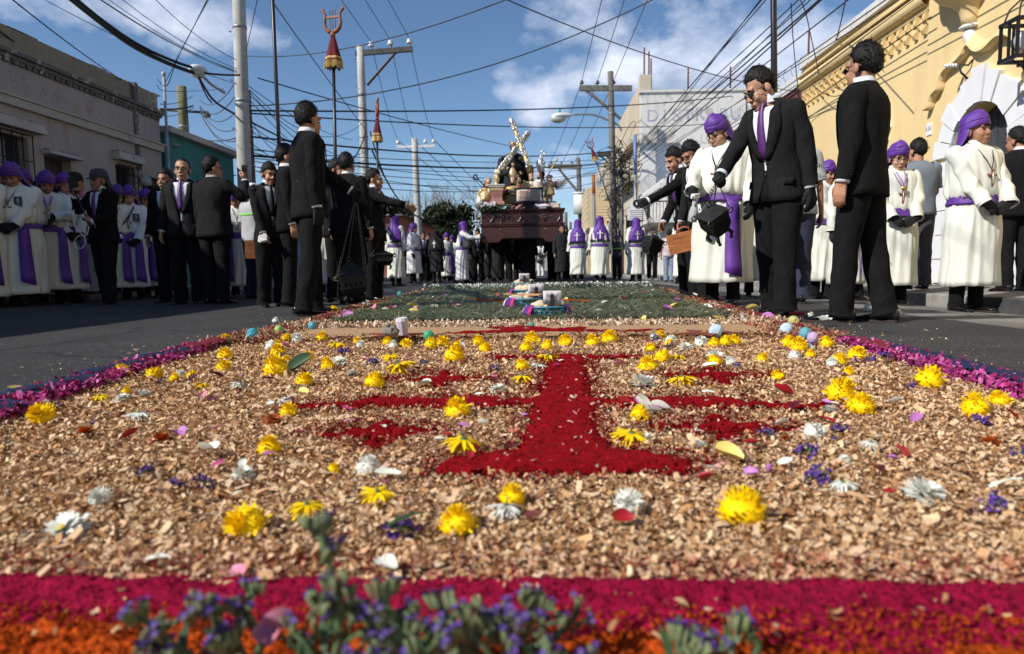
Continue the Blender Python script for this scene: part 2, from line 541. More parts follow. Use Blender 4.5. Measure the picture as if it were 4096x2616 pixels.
M_LPAR=plaster('stained_parapet',(0.28,0.25,0.18),(0.10,0.095,0.085),1.4,(0.32,0.22,0.07),(0.42,0.38,0.32),.6)
M_MOULD=plaster('sooty_moulding',(0.14,0.13,0.125),(0.05,0.05,0.05),3.0,None,(0.42,0.40,0.37),.58)
M_TEAL=plaster('teal_paint',(0.045,0.215,0.21),(0.03,0.14,0.14),0.8)
M_LEDGE=plaster('ledge_plaster',(0.46,0.43,0.39),(0.20,0.18,0.16),2.0,None,(0.12,0.12,0.11),.62)
M_IRON=mat('black_iron',(0.02,0.02,0.022),0.5,metal=0.6)
M_DARKIN=mat('dark_room',(0.012,0.012,0.013),0.9)
M_GLASSD=mat('window_glass',(0.02,0.025,0.03),0.08,spec=0.6)
M_WOODD=mat('dark_door_wood',(0.035,0.028,0.024),0.6,0.3,14,stretch=(1,1,.1))
M_PIPE=mat('pipe_metal',(0.32,0.34,0.36),0.5,0.2,5)
def grille(parent,X,y0,y1,z0,z1,nv,nh,curl=False):
 g=MB()
 r=.009
 for i in range(nv+1):
  y=y0+(y1-y0)*i/nv
  g.tube([(X,y,z0),(X,y,z1)],r,5)
 for i in range(nh+1):
  z=z0+(z1-z0)*i/nh
  g.tube([(X,y0,z),(X,y1,z)],r,5)
 if curl:
  for i in range(nv):
   yc=y0+(y1-y0)*(i+.5)/nv
   for j in range(nh):
    zc=z0+(z1-z0)*(j+.5)/nh
    rr=(y1-y0)/nv*.42
    pts=[(X,yc+rr*(1-t/14)*math.cos(t*.9+j),zc+rr*(1-t/14)*math.sin(t*.9+j))for t in range(12)]
    g.tube(pts,.006,4)
 return g.build('window_grille',M_IRON,parent,True)
def window_x(parent,X,y0,y1,z0,z1,face,depth=.16,frame=M_WOODD,panes=2):
 """window set back in its opening: frame > glass"""
 Xi=X-face*depth
 fr=MB();t=.05
 fr.bbox(Xi-.02,Xi+.02,y0,y0+t,z0,z1);fr.bbox(Xi-.02,Xi+.02,y1-t,y1,z0,z1)
 fr.bbox(Xi-.02,Xi+.02,y0+t,y1-t,z1-t,z1);fr.bbox(Xi-.02,Xi+.02,y0+t,y1-t,z0,z0+t)
 w=fr.build('window',frame,parent)
 n=panes
 for i in range(n):
  a=y0+t+(y1-y0-2*t)*i/n;b=y0+t+(y1-y0-2*t)*(i+1)/n
  p=MB();p.bbox(Xi-face*.012-.003,Xi-face*.012+.003,a+.012,b-.012,z0+t,z1-t);p.build('pane',M_GLASSD,w)
 return w
def left_white_house():
 X=-7.5;Y0,Y1=-6.0,13.55
 root=empty('white_house',(X,9.0,0));tag(root,'low old white house with peeling plaster, stained parapet and barred windows','building')
 root_inv=Matrix.Translation((-X,-9.0,0))
 def B(mb,name,m,parent=root,smooth=False):
  return mb.build(name,m,parent,smooth,xf=(lambda v:v-np.array([X,9.0,0])))
 ops=[(8.95,9.95,1.3,2.38),(10.26,10.86,0.1,2.2),(12.02,12.62,1.2,2.32),(12.83,13.42,1.1,2.24),(6.2,7.2,1.3,2.38),(3.4,4.3,.1,2.2),(1,2,1.3,2.38)]
 mb=MB();wall_x(mb,X,Y0,Y1,-.2,3.5,ops,.22,1)
 mb.add([(X,Y1,-.2),(X-8,Y1,-.2),(X-8,Y1,3.5),(X,Y1,3.5)],[(0,1,2,3)])
 mb.add([(X,Y0,-.2),(X,Y0,3.5),(X-8,Y0,3.5),(X-8,Y0,-.2)],[(0,1,2,3)])
 B(mb,'wall',M_LW)
 mb=MB();mb.bbox(X-.22,X-.02,Y0,Y1,3.56,3.9);mb.bbox(X-.24,X+.0,2.0,2.06,3.57,3.92)
 for i in range(24):
  y=Y0+(Y1-Y0)*random.random();w=random.uniform(.1,.5)
  mb.bbox(X-.2,X-.04,y,y+w,3.9,3.9+random.uniform(.01,.03))
 B(mb,'parapet',M_LPAR)
 mb=MB();mb.bbox(X-8,X-.23,Y0+.05,Y1-.05,3.3,3.5);B(mb,'roof',M_LPAR)
 mb=MB()
 mb.bbox(X-.2,X+.10,Y0,Y1+.02,3.50,3.56);mb.bbox(X-.2,X+.055,Y0,Y1+.01,3.44,3.497)
 B(mb,'cornice',M_MOULD)
 y=Y0
 while y<Y1-.1:
  w=random.uniform(.10,.16)
  if y>8.5:
   mb=MB();mb.bbox(X+.002,X+.045+random.uniform(-.008,.008),y,y+w*.72,3.385,3.437);B(mb,'cornice_block',M_MOULD)
  y+=w
 mb=MB();mb.bbox(X-.1,X+.07,Y0,Y1+.015,2.78,2.90);mb.bbox(X-.1,X+.10,Y0,Y1+.02,2.902,2.93);B(mb,'ledge',M_LEDGE)
 mb=MB();mb.bbox(X-.05,X+.04,12.66,12.76,2.32,2.77);mb.bbox(X-.05,X+.04,12.66,12.76,2.935,3.38);mb.bbox(X-.05,X+.06,12.66,12.76,3.562,3.91);B(mb,'downpipe_chase',M_MOULD)
 for(a,b,z)in((8.85,10.15,2.46),(11.95,12.72,2.40),(10.2,10.95,2.205),(6.1,7.3,2.46)):
  mb=MB();t=.14 if z>2.3 else .06
  mb.add([(X,a,z),(X+.17,a,z),(X+.17,b,z),(X,b,z),(X,a,z+t),(X+.13,a,z+t),(X+.13,b,z+t),(X,b,z+t)],[(0,3,2,1),(4,5,6,7),(0,1,5,4),(2,3,7,6),(1,2,6,5)])
  h=B(mb,'window_hood',M_LEDGE)
  for i in range(14):
   yy=a+(b-a)*(i+.2)/14
   q=MB();q.ball((X+.07,yy+.03,z+t+.004),(.05,.05,random.uniform(.012,.03)),6,4);B(q,'moss',M_MOULD,h,True)
 for(a,b,c,d)in(ops[0],ops[2],ops[3],ops[4],ops[6]):
  w=window_x(root,X,a,b,c,d,1,.17)
  w.location=-Vector((X,9.0,0))
 for(a,b,c,d,nv,nh,cl)in((8.98,9.98,1.28,2.42,5,3,False),(12.05,12.62,1.22,2.33,4,4,True),(12.86,13.4,1.12,2.22,5,2,False),(6.2,7.2,1.3,2.4,6,3,False)):
  g=grille(root,X+.05,a,b,c,d,nv,nh,cl);g.location=-Vector((X,9.0,0))
 for(a,b,c,d)in(ops[1],ops[5]):
  mb=MB();n=5
  for i in range(n):
   mb.bbox(X-.19,X-.15,a+(b-a)*i/n+.004,a+(b-a)*(i+1)/n-.004,c,d)
  dr=B(mb,'door',M_WOODD)
  q=MB();q.ball((X-.12,a+.08,1.05),.03);B(q,'handle',M_PIPE,dr,True)
 inks=[mat('faded_red_ink',(0.42,0.34,0.325),.95,.2,6),mat('faded_ochre_ink',(0.41,0.345,0.25),.95,.2,6),mat('faded_grey_ink',(0.36,0.34,0.33),.95,.2,6)]
 for s,yy,z,size,k in(('A',10.36,3.10,.34,2),('W',10.62,3.10,.30,2),('l',10.85,3.06,.30,0),('n',10.0,3.12,.26,0),('v',9.75,3.14,.3,2),('li',11.1,3.06,.28,1),('i',11.5,3.05,.25,1),('e',11.75,3.03,.2,2),('I',12.02,3.05,.28,1),('r',12.2,3.05,.22,1)):
  text('faded_letter',s,size,inks[k],root,(X+.004+7.5,yy-9.0,z),(PI/2,0,PI/2),.001)
 mb=MB();mb.tube([(X+.1,13.62,0.1),(X+.1,13.62,4.28)],.028,8);mb.ball((X+.1,13.62,4.31),(.045,.045,.06));B(mb,'corner_pipe',M_PIPE,root,True)
 mb=MB();mb.ball((X+.08,12.8,2.12),(.09,.12,.10));mb.tube([(X+.06,12.74,2.5),(X+.08,12.74,2.2),(X+.1,12.85,2.05),(X+.1,12.95,2.08),(X+.08,12.95,2.2)],.022,7);B(mb,'meter_pipe',M_PIPE,root,True)
 mb=MB();mb.ball((X+.1,13.62,2.25),(.11,.10,.15));mb.tube([(X+.07,13.55,2.4),(X+.08,13.52,2.1),(X+.08,13.56,1.95)],.025,7);B(mb,'electric_meter',M_PIPE,root,True)
left_white_house()
def teal_house():
 X=-7.5
 root=empty('teal_house',(X,15.3,0));tag(root,'low teal painted house with pale overhanging roof slab','building')
 xf=lambda v:v-np.array([X,15.3,0])
 mb=MB();wall_x(mb,X,13.7,16.8,-.2,3.2,[],.2,1)
 mb.add([(X,16.8,-.2),(X-9,16.8,-.2),(X-9,16.8,3.2),(X,16.8,3.2)],[(0,1,2,3)])
 mb.add([(X,13.7,-.2),(X,13.7,3.2),(X-9,13.7,3.2),(X-9,13.7,-.2)],[(0,1,2,3)])
 mb.build('wall',M_TEAL,root,xf=xf)
 mb=MB();mb.bbox(X-9,X+.17,13.64,17.0,3.2,3.32);mb.build('roof_slab',M_LEDGE,root,xf=xf)
 mb=MB();mb.bbox(X+.0,X+.08,13.95,14.12,2.98,3.03);mb.ball((X+.08,14.05,3.0),(.05,.04,.03));mb.build('wall_lamp',M_PIPE,root,xf=xf)
teal_house()
def plain_house(name,label,x0,x1,y0,y1,z1,m,roof=None,rz=.15,over=.12,wins=(),wm=None,shape=None):
 """box house; wins are (side, a, b, c, d): side 'x' on the street wall x = x1 or x0 nearest the road, 'y' on the front y = y0"""
 cx,cy=(x0+x1)/2,(y0+y1)/2
 root=empty(name,(cx,cy,0));tag(root,label,'building')
 xf=lambda v:v-np.array([cx,cy,0])
 mb=MB();mb.bbox(x0,x1,y0,y1,-.4,z1);mb.build('wall',m,root,xf=xf)
 mb=MB()
 if shape=='gable':
  mx=(x0+x1)/2
  mb.add([(x0-over,y0-over,z1),(x1+over,y0-over,z1),(x1+over,y1+over,z1),(x0-over,y1+over,z1),(mx,y0-over,z1+rz),(mx,y1+over,z1+rz)],[(0,1,4),(1,2,5,4),(2,3,5),(3,0,4,5),(0,3,2,1)])
 else:
  mb.bbox(x0-over,x1+over,y0-over,y1+over,z1,z1+rz)
 mb.build('roof',roof or M_LEDGE,root,xf=xf)
 for(side,a,b,c,d)in wins:
  w=MB();t=.07
  if side=='y':
   w.bbox(a-t,b+t,y0-.05,y0-.003,c-t,d+t)
   p=MB();p.bbox(a,b,y0-.058,y0-.052,c,d)
  else:
   X=x0 if x0>0 else x1;s=-1 if x0>0 else 1
   w.bbox(min(X+s*.003,X+s*.05),max(X+s*.003,X+s*.05),a-t,b+t,c-t,d+t)
   p=MB();p.bbox(min(X+s*.052,X+s*.058),max(X+s*.052,X+s*.058),a,b,c,d)
  wo=w.build('window',wm or M_LEDGE,root,xf=xf)
  p.build('pane',M_GLASSD,wo,xf=xf)
 return root
M_CREAM=plaster('cream_plaster',(0.58,0.47,0.30),(0.44,0.36,0.25),.7)
M_BLUE=plaster('blue_paint',(0.16,0.30,0.48),(0.12,0.2,0.3),.7)
M_REDW=plaster('brick_red_paint',(0.30,0.10,0.07),(0.2,0.08,0.06),.7)
M_TILE=mat('red_roof_tile',(0.24,0.055,0.04),.85,.3,3)
M_GREYR=mat('grey_roof_sheet',(0.30,0.32,0.34),.6,.2,2)
plain_house('blue_house','low blue house with pale ledge behind the white lamp post',-14,-7.5,18.5,26,1.75,M_BLUE,None,.14)
plain_house('red_house','brick red house under grey sheet roof beside the far lamp post',-16,-6.9,34,46,3.1,M_REDW,M_GREYR,.5,.3,[('x',35.5,36.7,1.2,2.3),('x',39,40.2,1.2,2.3)],shape='gable')
plain_house('far_house','small far cream house closing the left side of the street',-15,-7,60,74,3.2,M_CREAM,M_TILE,.3)
plain_house('grey_house','low grey house far down the street behind the float',-3,8,150,170,3.4,M_LEDGE,M_GREYR,.3)
M_YEL=plaster('yellow_paint',(0.78,0.585,0.29),(0.60,0.44,0.23),.5,(0.66,0.50,0.27),(0.70,0.58,0.38),.66)
M_WHITE=mat('white_paint',(0.74,0.74,0.75),.7,.05,3)
M_COPING=plaster('stained_coping',(0.66,0.65,0.63),(0.20,0.19,0.18),3,None,(0.15,0.14,0.13),.6)
M_STONE=mat('granite_base',(0.26,0.26,0.27),.9,.35,30,.5,90)
M_STONED=mat('dark_granite',(0.05,0.05,0.055),.9,.3,30,.5,90)
M_MAROON=plaster('maroon_paint',(0.13,0.036,0.030),(0.10,0.034,0.028),.6)
M_DOOR=mat('grey_door_wood',(0.05,0.053,0.06),.55,.3,10,stretch=(1,1,.08))
WX=5.8
def on_wall(u,v,X=WX):
 d=ray(u,v)
 return EYE+d*((X-EYE.x)/d.x)
def yellow_house():
 O=np.array([WX,10.0,0]);xf=lambda v:v-O
 root=empty('yellow_house',tuple(O));tag(root,'yellow colonial house with white arched doorway, cornice brackets and corner corbel','building')
 Y0,Y1,YS=-5.0,15.5,10.6
 XP=WX-.06
 wy0,wy1=11.95,12.95
 mb=MB();wall_x(mb,WX,YS,Y1,-.1,4.45,[(wy0,wy1,1.0,2.5),(14.0,14.8,1.0,2.45)],.25,-1)
 mb.add([(WX,Y1,-.1),(WX+8,Y1,-.1),(WX+8,Y1,4.45),(WX,Y1,4.45)],[(3,2,1,0)])
 cy,rad,spring=9.26,.60,1.84
 def arch(n=24):return[(cy+rad*math.cos(PI*i/n),spring+rad*math.sin(PI*i/n))for i in range(n+1)]
 A=arch()
 top=6.6
 for(a,b)in((Y0,cy-rad),(cy+rad,YS)):
  mb.add([(XP,a,-.1),(XP,b,-.1),(XP,b,top),(XP,a,top)],[(3,2,1,0)])
 for(p,q)in zip(A[:-1],A[1:]):
  mb.add([(XP,p[0],p[1]),(XP,q[0],q[1]),(XP,q[0],top),(XP,p[0],top)],[(0,1,2,3)])
  mb.add([(XP,p[0],p[1]),(XP+.4,p[0],p[1]),(XP+.4,q[0],q[1]),(XP,q[0],q[1])],[(0,1,2,3)])
 for y,s in((cy-rad,1),(cy+rad,-1)):
  mb.add([(XP,y,-.1),(XP+.4,y,-.1),(XP+.4,y,spring),(XP,y,spring)],[(0,1,2,3)])
 mb.add([(XP,YS,-.1),(WX+.3,YS,-.1),(WX+.3,YS,top),(XP,YS,top)],[(3,2,1,0)])
 mb.build('wall',M_YEL,root,xf=xf)
 mb=MB();mb.bbox(WX+.1,WX+8,Y0,Y1-.02,4.2,4.42);mb.build('roof',M_COPING,root,xf=xf)
 mb=MB();mb.bbox(WX-.10,WX+.2,YS+.01,Y1+.05,4.62,4.80);mb.build('coping',M_COPING,root,xf=xf)
 mb=MB();mb.bbox(WX-.03,WX+.16,YS+.01,Y1,4.45,4.617);mb.build('parapet',M_YEL,root,xf=xf)
 prof=[(.002,4.10),(-.05,4.10),(-.06,4.13),(-.05,4.16)]+[(-.06-.11*math.sin(a),4.27-.11*math.cos(a))for a in np.linspace(.1,PI-.1,9)]+[(-.05,4.39),(-.15,4.40),(-.15,4.44),(.002,4.445)]
 rings=[[(WX+p[0],y,p[1])for p in prof]for y in(YS+.02,Y1)]
 mb=MB();mb.loft(rings,False);mb.build('cornice',M_YEL,root,False,xf=xf)
 me=None
 pts=[(-.035,-.02,.17),(-.075,-.01,.13),(-.08,0,.06),(-.05,.005,0),(-.06,.01,-.06),(-.085,.02,-.10),(-.055,.03,-.15),(-.02,.03,-.16)]
 b=MB();b.loft([[(p[0]-.0,p[1]-.035,p[2]),(p[0],p[1]+.035,p[2]),(.0,p[1]+.035,p[2]*.98),(.0,p[1]-.035,p[2]*.98)]for p in pts],True,True,True)
 me=b.mesh('bracket',M_YEL,False)
 y=10.72
 while y<15.45:
  link('bracket',me,root,(0,y-10.0,3.93));y+=.2465
 pts=[(10.46,2.60),(10.36,2.61),(10.33,2.72),(10.24,2.80),(10.13,2.81),(10.11,2.93),(10.02,3.03),(9.88,3.06),(9.72,3.08),(9.60,3.13),(9.52,3.22),(9.46,3.22),(9.38,3.12),(9.26,3.06),(9.12,3.06),(8.98,3.12),(8.88,3.14),(8.70,3.10),(8.6,2.98),(8.45,2.96),(8.4,2.82),(8.28,2.80),(8.2,2.62),(8.05,2.60)]
 P=np.array(pts);t=np.linspace(0,len(P)-1,90);P=np.stack([np.interp(t,range(len(P)),P[:,i])for i in(0,1)],1)
 for _ in range(3):P[1:-1]=(P[:-2]+P[1:-1]*2+P[2:])/4
 nrm=np.zeros_like(P);d=np.gradient(P,axis=0);nrm[:,0]=d[:,1];nrm[:,1]=-d[:,0];nrm/=np.linalg.norm(nrm,axis=1)[:,None]
 rings=[]
 for(p,n)in zip(P,nrm):
  rings.append([(XP-.001,p[0],p[1]),(XP-.12,p[0],p[1]),(XP-.12,p[0],p[1]+.02),(XP-.001,p[0],p[1]+.16)])
 mb=MB();mb.loft(rings,False,True,True);mb.build('arch_moulding',M_YEL,root,True,xf=xf)
 def rev(prof,n=24):
  return[[(XP-.02+r*math.cos(PI/2+2*PI*j/n)*.95,9.56+r*math.sin(PI/2+2*PI*j/n),z)for j in range(n)]for r,z in prof]
 mb=MB();mb.loft(rev([(.11,3.50),(.12,3.60),(.16,3.70),(.25,3.80),(.40,3.88),(.47,3.96),(.50,4.06),(.48,4.14),(.62,4.2),(.66,4.4),(.66,6.5)]),True,True,True);mb.build('turret_corbel',M_YEL,root,True,xf=xf)
 mb=MB();mb.loft(rev([(.05,3.455),(.135,3.46),(.14,3.485),(.12,3.498)]),True,True,True);mb.build('corbel_disc',M_WHITE,root,True,xf=xf)
 mb=MB();mb.loft(rev([(.006,3.17),(.03,3.22),(.065,3.30),(.085,3.37),(.08,3.42),(.05,3.452)]),True,True,True);mb.build('corbel_drop',M_WHITE,root,True,xf=xf)
 n=11;r0=rad+.0
 for i in range(n):
  a0=PI*i/n+.012;a1=PI*(i+1)/n-.012
  r1=.98 if i%2==0 else .93
  if i==n//2:r1=1.06
  pr=.055 if i%2 else .07
  if i==n//2:pr=.09
  q=MB();ring=[]
  for k in range(4):
   a=a0+(a1-a0)*k/3
   c,s=math.cos(a),math.sin(a)
   ring.append([(XP+.02,cy+r0*c,spring+r0*s),(XP-pr,cy+r0*c,spring+r0*s),(XP-pr,cy+r1*c,spring+r1*s),(XP+.02,cy+r1*c,spring+r1*s)])
  q.loft(ring,True,True,True);q.build('arch_stone',M_WHITE,root,xf=xf)
 for sgn in(-1,1):
  z=.1;k=0
  while z<spring-.05:
   e=min(z+.34,spring-.006);w=.40 if k%2 else .32
   a=cy+sgn*rad;b=cy+sgn*(rad+w)
   q=MB();q.bbox(XP-.06,XP+.02,min(a,b),max(a,b),z,e-.012);q.build('jamb_stone',M_WHITE,root,xf=xf)
   z=e;k+=1
 dr=None
 for i in range(9):
  y0=cy-rad+2*rad*i/9;y1=cy-rad+2*rad*(i+1)/9
  zt=spring+math.sqrt(max(0,rad*rad-min((y0-cy)**2,(y1-cy)**2)))
  q=MB();q.bbox(XP+.25,XP+.29+.006*(i%2),y0+.005,y1-.005,.09,zt);q.build('door_board',M_DOOR,root,xf=xf)
 q=MB();q.bbox(XP+.33,XP+.4,cy-rad-.05,cy+rad+.05,.05,2.6);q.build('door_backing',M_DARKIN,root,xf=xf)
 pts=[(wy0-.02,1.0)]
 out=[(wy0-.12,1.0),(wy0-.12,2.35),(wy0-.20,2.42),(wy0-.16,2.55),(wy0-.27,2.62),(wy0-.22,2.76),(wy0-.24,2.92),(wy0+.1,3.04),((wy0+wy1)/2,3.10),(wy1-.1,3.04),(wy1+.24,2.92),(wy1+.22,2.76),(wy1+.27,2.62),(wy1+.16,2.55),(wy1+.2,2.42),(wy1+.12,2.35),(wy1+.12,1.0)]
 inn=[(wy0,1.0),(wy0,1.6),(wy0,1.9),(wy0,2.1),(wy0,2.25),(wy0,2.4),(wy0,2.5),(wy0+.3,2.5),((wy0+wy1)/2,2.5),(wy1-.3,2.5),(wy1,2.5),(wy1,2.4),(wy1,2.25),(wy1,2.1),(wy1,1.9),(wy1,1.6),(wy1,1.0)]
 rings=[[(WX+.01,i[0],i[1]),(WX-.07,i[0],i[1]),(WX-.07,o[0],o[1]),(WX+.01,o[0],o[1])]for i,o in zip(inn,out)]
 mb=MB();mb.loft(rings,True,True,True);mb.build('window_surround',M_WHITE,root,xf=xf)
 mb=MB();mb.bbox(WX-.14,WX-.002,wy0-.25,wy1+.25,.9,.995);mb.build('window_sill',M_WHITE,root,xf=xf)
 for a,b,c,d in((wy0,wy1,1.0,2.5),(14.0,14.8,1.0,2.45)):
  w=window_x(root,WX,a,b,c,d,-1,.18);w.location=-Vector(O)
  g=grille(root,WX-.05,a,b,c,d,6,2);g.location=-Vector(O)
 y=1.0
 while y<Y1-.05:
  if abs(y+.45-cy)<rad+.7:y+=.3;continue
  w=random.uniform(.45,.9);h=random.uniform(.85,1.05)
  X=XP if y+w<YS else WX
  q=MB();n=7
  ring0=[(X+.01,y+.008,.06)]+[(X+.01,y+.008+(w-.016)*i/n,h+random.uniform(-.05,.05))for i in range(n+1)]+[(X+.01,y+w-.008,.06)]
  ring1=[(X-.05-random.uniform(0,.015),p[1],p[2])for p in ring0]
  q.loft([ring0,ring1],True,False,True);q.build('base_stone',M_STONED if random.random()<.45 else M_STONE,root,xf=xf)
  y+=w
 q=MB();q.bbox(XP-.015,XP-.001,10.40,10.53,2.25,2.43);q.build('number_tile',M_WHITE,root,xf=xf)
 M_BLACKP=mat('black_paint',(.015,.015,.016),.5)
 text('number','1-51',.085,M_BLACKP,root,(XP-.017-WX,10.465-10,2.34),(PI/2,0,-PI/2),.001)
 q=MB()
 for i in range(4):q.tube([(XP-.16-.035*i,9.60,3.0),(XP-.18-.035*i,9.60,3.0)],.028,8)
 q.tube([(XP-.13,9.60,3.0),(XP-.32,9.60,3.0)],.014,6);ins=q.build('insulator',M_WHITE,root,True,xf=xf)
 q=MB();q.tube([(XP,9.50,3.05),(XP-.05,9.52,2.98),(XP-.13,9.58,3.0),(XP-.12,9.56,2.9),(XP-.04,9.5,2.78)],.014,6);q.build('hook',M_IRON,root,True,xf=xf)
 q=MB();q.tube([(WX-.02,15.2,3.3),(WX-.10,15.2,3.32)],.02,6);q.ball((WX-.14,15.15,3.28),(.05,.09,.05));q.build('security_camera',M_WHITE,root,True,xf=xf)
 return root
yellow_house()
def wall_lantern():
 root=empty('wall_lantern',(WX-.4,8.08,2.84));tag(root,'black iron lantern cage mounted high on the yellow wall','lantern')
 a=.14
 fr=MB()
 for sx in(-1,1):
  for sy in(-1,1):
   fr.bbox(sx*a-.014,sx*a+.014,sy*a-.014,sy*a+.014,-.2,.2)
  fr.bbox(sx*a-.012,sx*a+.012,-.012,.012,-.2,.2)
  fr.bbox(-.012,.012,sx*a-.012,sx*a+.012,-.2,.2)
 for z in(-.2,.2):
  for s in(-1,1):
   fr.bbox(-a-.02,a+.02,s*a-.018,s*a+.018,z-.02,z+.02);fr.bbox(s*a-.018,s*a+.018,-a+.02,a-.02,z-.02,z+.02)
 for k in range(4):
  g=k*PI/2+PI/4
  fr.tube([(a*1.3*math.cos(g),a*1.3*math.sin(g),.2),(a*.9*math.cos(g),a*.9*math.sin(g),.36),(.02*math.cos(g),.02*math.sin(g),.45)],.01,5)
 fr.build('frame',M_IRON,root)
 b=MB();b.ball((0,0,0),(.08,.08,.11));b.build('bulb_glass',mat('lamp_glass',(.5,.52,.55),.1,spec=.8),root,True)
 q=MB();q.bbox(-.03,.37,-.025,.025,-.285,-.24);q.bbox(.28,.33,-.03,.03,-.62,-.29);q.tube([(-.0,0,-.25),(.1,0,-.4),(.3,0,-.55)],.014,6);q.build('bracket',M_IRON,root)
wall_lantern()
def maroon_house():
 O=np.array([WX,18.0,0]);xf=lambda v:v-O
 root=empty('maroon_house',tuple(O));tag(root,'maroon painted house with stained white parapet after the yellow house','building')
 mb=MB();wall_x(mb,WX+.03,15.52,24,-.1,4.35,[(15.9,16.9,0.1,2.35),(18.2,19.2,1.1,2.4)],.2,-1)
 mb.add([(WX+.03,24,-.1),(WX+8,24,-.1),(WX+8,24,4.35),(WX+.03,24,4.35)],[(3,2,1,0)]);mb.build('wall',M_MAROON,root,xf=xf)
 mb=MB();mb.bbox(WX-.02,WX+8,15.54,24.02,4.35,4.62);mb.build('parapet',M_COPING,root,xf=xf)
 mb=MB();mb.bbox(WX-.15,WX+.025,15.55,17.1,2.4,2.55);mb.build('door_hood',M_COPING,root,xf=xf)
 mb=MB();mb.bbox(WX+.2,WX+.25,15.9,16.9,.1,2.35);mb.build('door',M_WOODD,root,xf=xf)
 w=window_x(root,WX+.03,18.2,19.2,1.1,2.4,-1,.15);w.location=-Vector(O)
 q=MB();pts=[(WX+.15+.16*math.cos(t),15.6+t*.075,4.85+.16*math.sin(t))for t in np.arange(0,100,.6)]
 q.tube(pts,.006,3);q.build('razor_wire',M_PIPE,root,True,xf=xf)
 for y in(15.7,17.9,20.2):
  q=MB();q.tube([(WX+.15,y,4.6),(WX+.15,y,5.5)],.022,6);q.build('fence_post',mat('rusty_iron',(.12,.05,.03),.8,.3,9),root,True,xf=xf)
maroon_house()
M_DIST=plaster('peeling_white_paint',(0.68,0.66,0.63),(0.34,0.33,0.33),.55,(0.34,0.20,0.11),(0.36,0.33,0.31),.545)
M_DIST2=plaster('pale_grey_paint',(0.72,0.71,0.72),(0.52,0.51,0.51),.5,None,(0.46,0.43,0.41),.60)
M_BEIGE=plaster('beige_paint',(0.56,0.48,0.36),(0.42,0.34,0.25),.5,(0.36,0.24,0.14))
M_FADEB=mat('faded_blue_lettering',(0.20,0.27,0.42),.9,col2=(0.48,0.49,0.51),scale=1.6)
M_FADEP=mat('very_faded_lettering',(0.44,0.42,0.42),.9,col2=(0.58,0.58,0.58),scale=1.5)
def warehouse():
 Yf=38.0;X0,X1=5.55,16.0
 O=np.array([10,Yf,0]);xf=lambda v:v-O
 root=empty('warehouse',tuple(O));tag(root,'tall peeling white building with faded blue lettering and mesh fence on top','building')
 top=9.75
 mb=MB();mb.bbox(X0,X1,Yf,Yf+16,-.3,top);mb.build('wall',M_DIST,root,xf=xf)
 mb=MB();mb.bbox(X0+.02,X1,Yf-.06,Yf-.003,-.2,6.9);mb.build('lower_plaster',M_DIST2,root,xf=xf)
 mb=MB();mb.bbox(X0-.08,X1,Yf-.10,Yf+.3,top,top+.12);mb.build('coping',M_COPING,root,xf=xf)
 mb=MB();mb.bbox(X0-.05,X0+.55,Yf-.05,Yf+.5,top+.13,top+.95);mb.bbox(X0-.09,X0-.003,Yf+.4,Yf+16,-.2,top+.4);mb.build('corner_pier',M_BEIGE,root,xf=xf)
 mb=MB();mb.bbox(X0-.9,X0-.1,Yf+.5,Yf+12,5.2,5.5);mb.bbox(X0-.5,X0-.1,Yf+.3,Yf+9,7.2,7.4);mb.build('canopy',M_BEIGE,root,xf=xf)
 for i,c in enumerate('DISTRIBUIDORA'):
  text('painted_letter',c,.92,M_FADEB,root,(6.2+i*.63-10,-.004,8.5),(PI/2,0,0),.002)
 for i,c in enumerate('LA PAZ EL'):
  if c!=' ':text('painted_letter',c,.75,M_FADEP,root,(8.9+i*.62-10,-.004,7.25),(PI/2,0,0),.002)
 for i,c in enumerate('BEBIDAS'):
  text('painted_letter',c,.9,M_FADEP,root,(7.8+i*.7-10,-.064,5.0),(PI/2,0,0),.002)
 post=mat('rusty_iron',(.12,.05,.03),.8,.3,9)
 for x in(5.75,6.0,6.12,8.1,10.35,12.6,14.8):
  h=1.2 if x>6.5 else random.uniform(1.3,2.6)
  q=MB();q.tube([(x,Yf+.12,top+.1),(x,Yf+.12,top+.1+h)],.045,6);q.build('fence_post',post,root,True,xf=xf)
 q=MB();n=64;z0=top+.12
 for i in range(n):
  for s in(1,-1):
   pts=[]
   for k in range(7):
    x=6.2+9.0*i/n+s*k*.15
    hgt=.95+.28*math.sin(x*1.4)*math.sin(x*.5)
    pts.append((min(max(x,6.15),15.3),Yf+.12+.02*s,z0+hgt*k/6))
   q.tube(pts,.006,3,False)
 q.build('chain_link',mat('mesh_wire',(.22,.24,.27),.6),root,True,xf=xf)
warehouse()
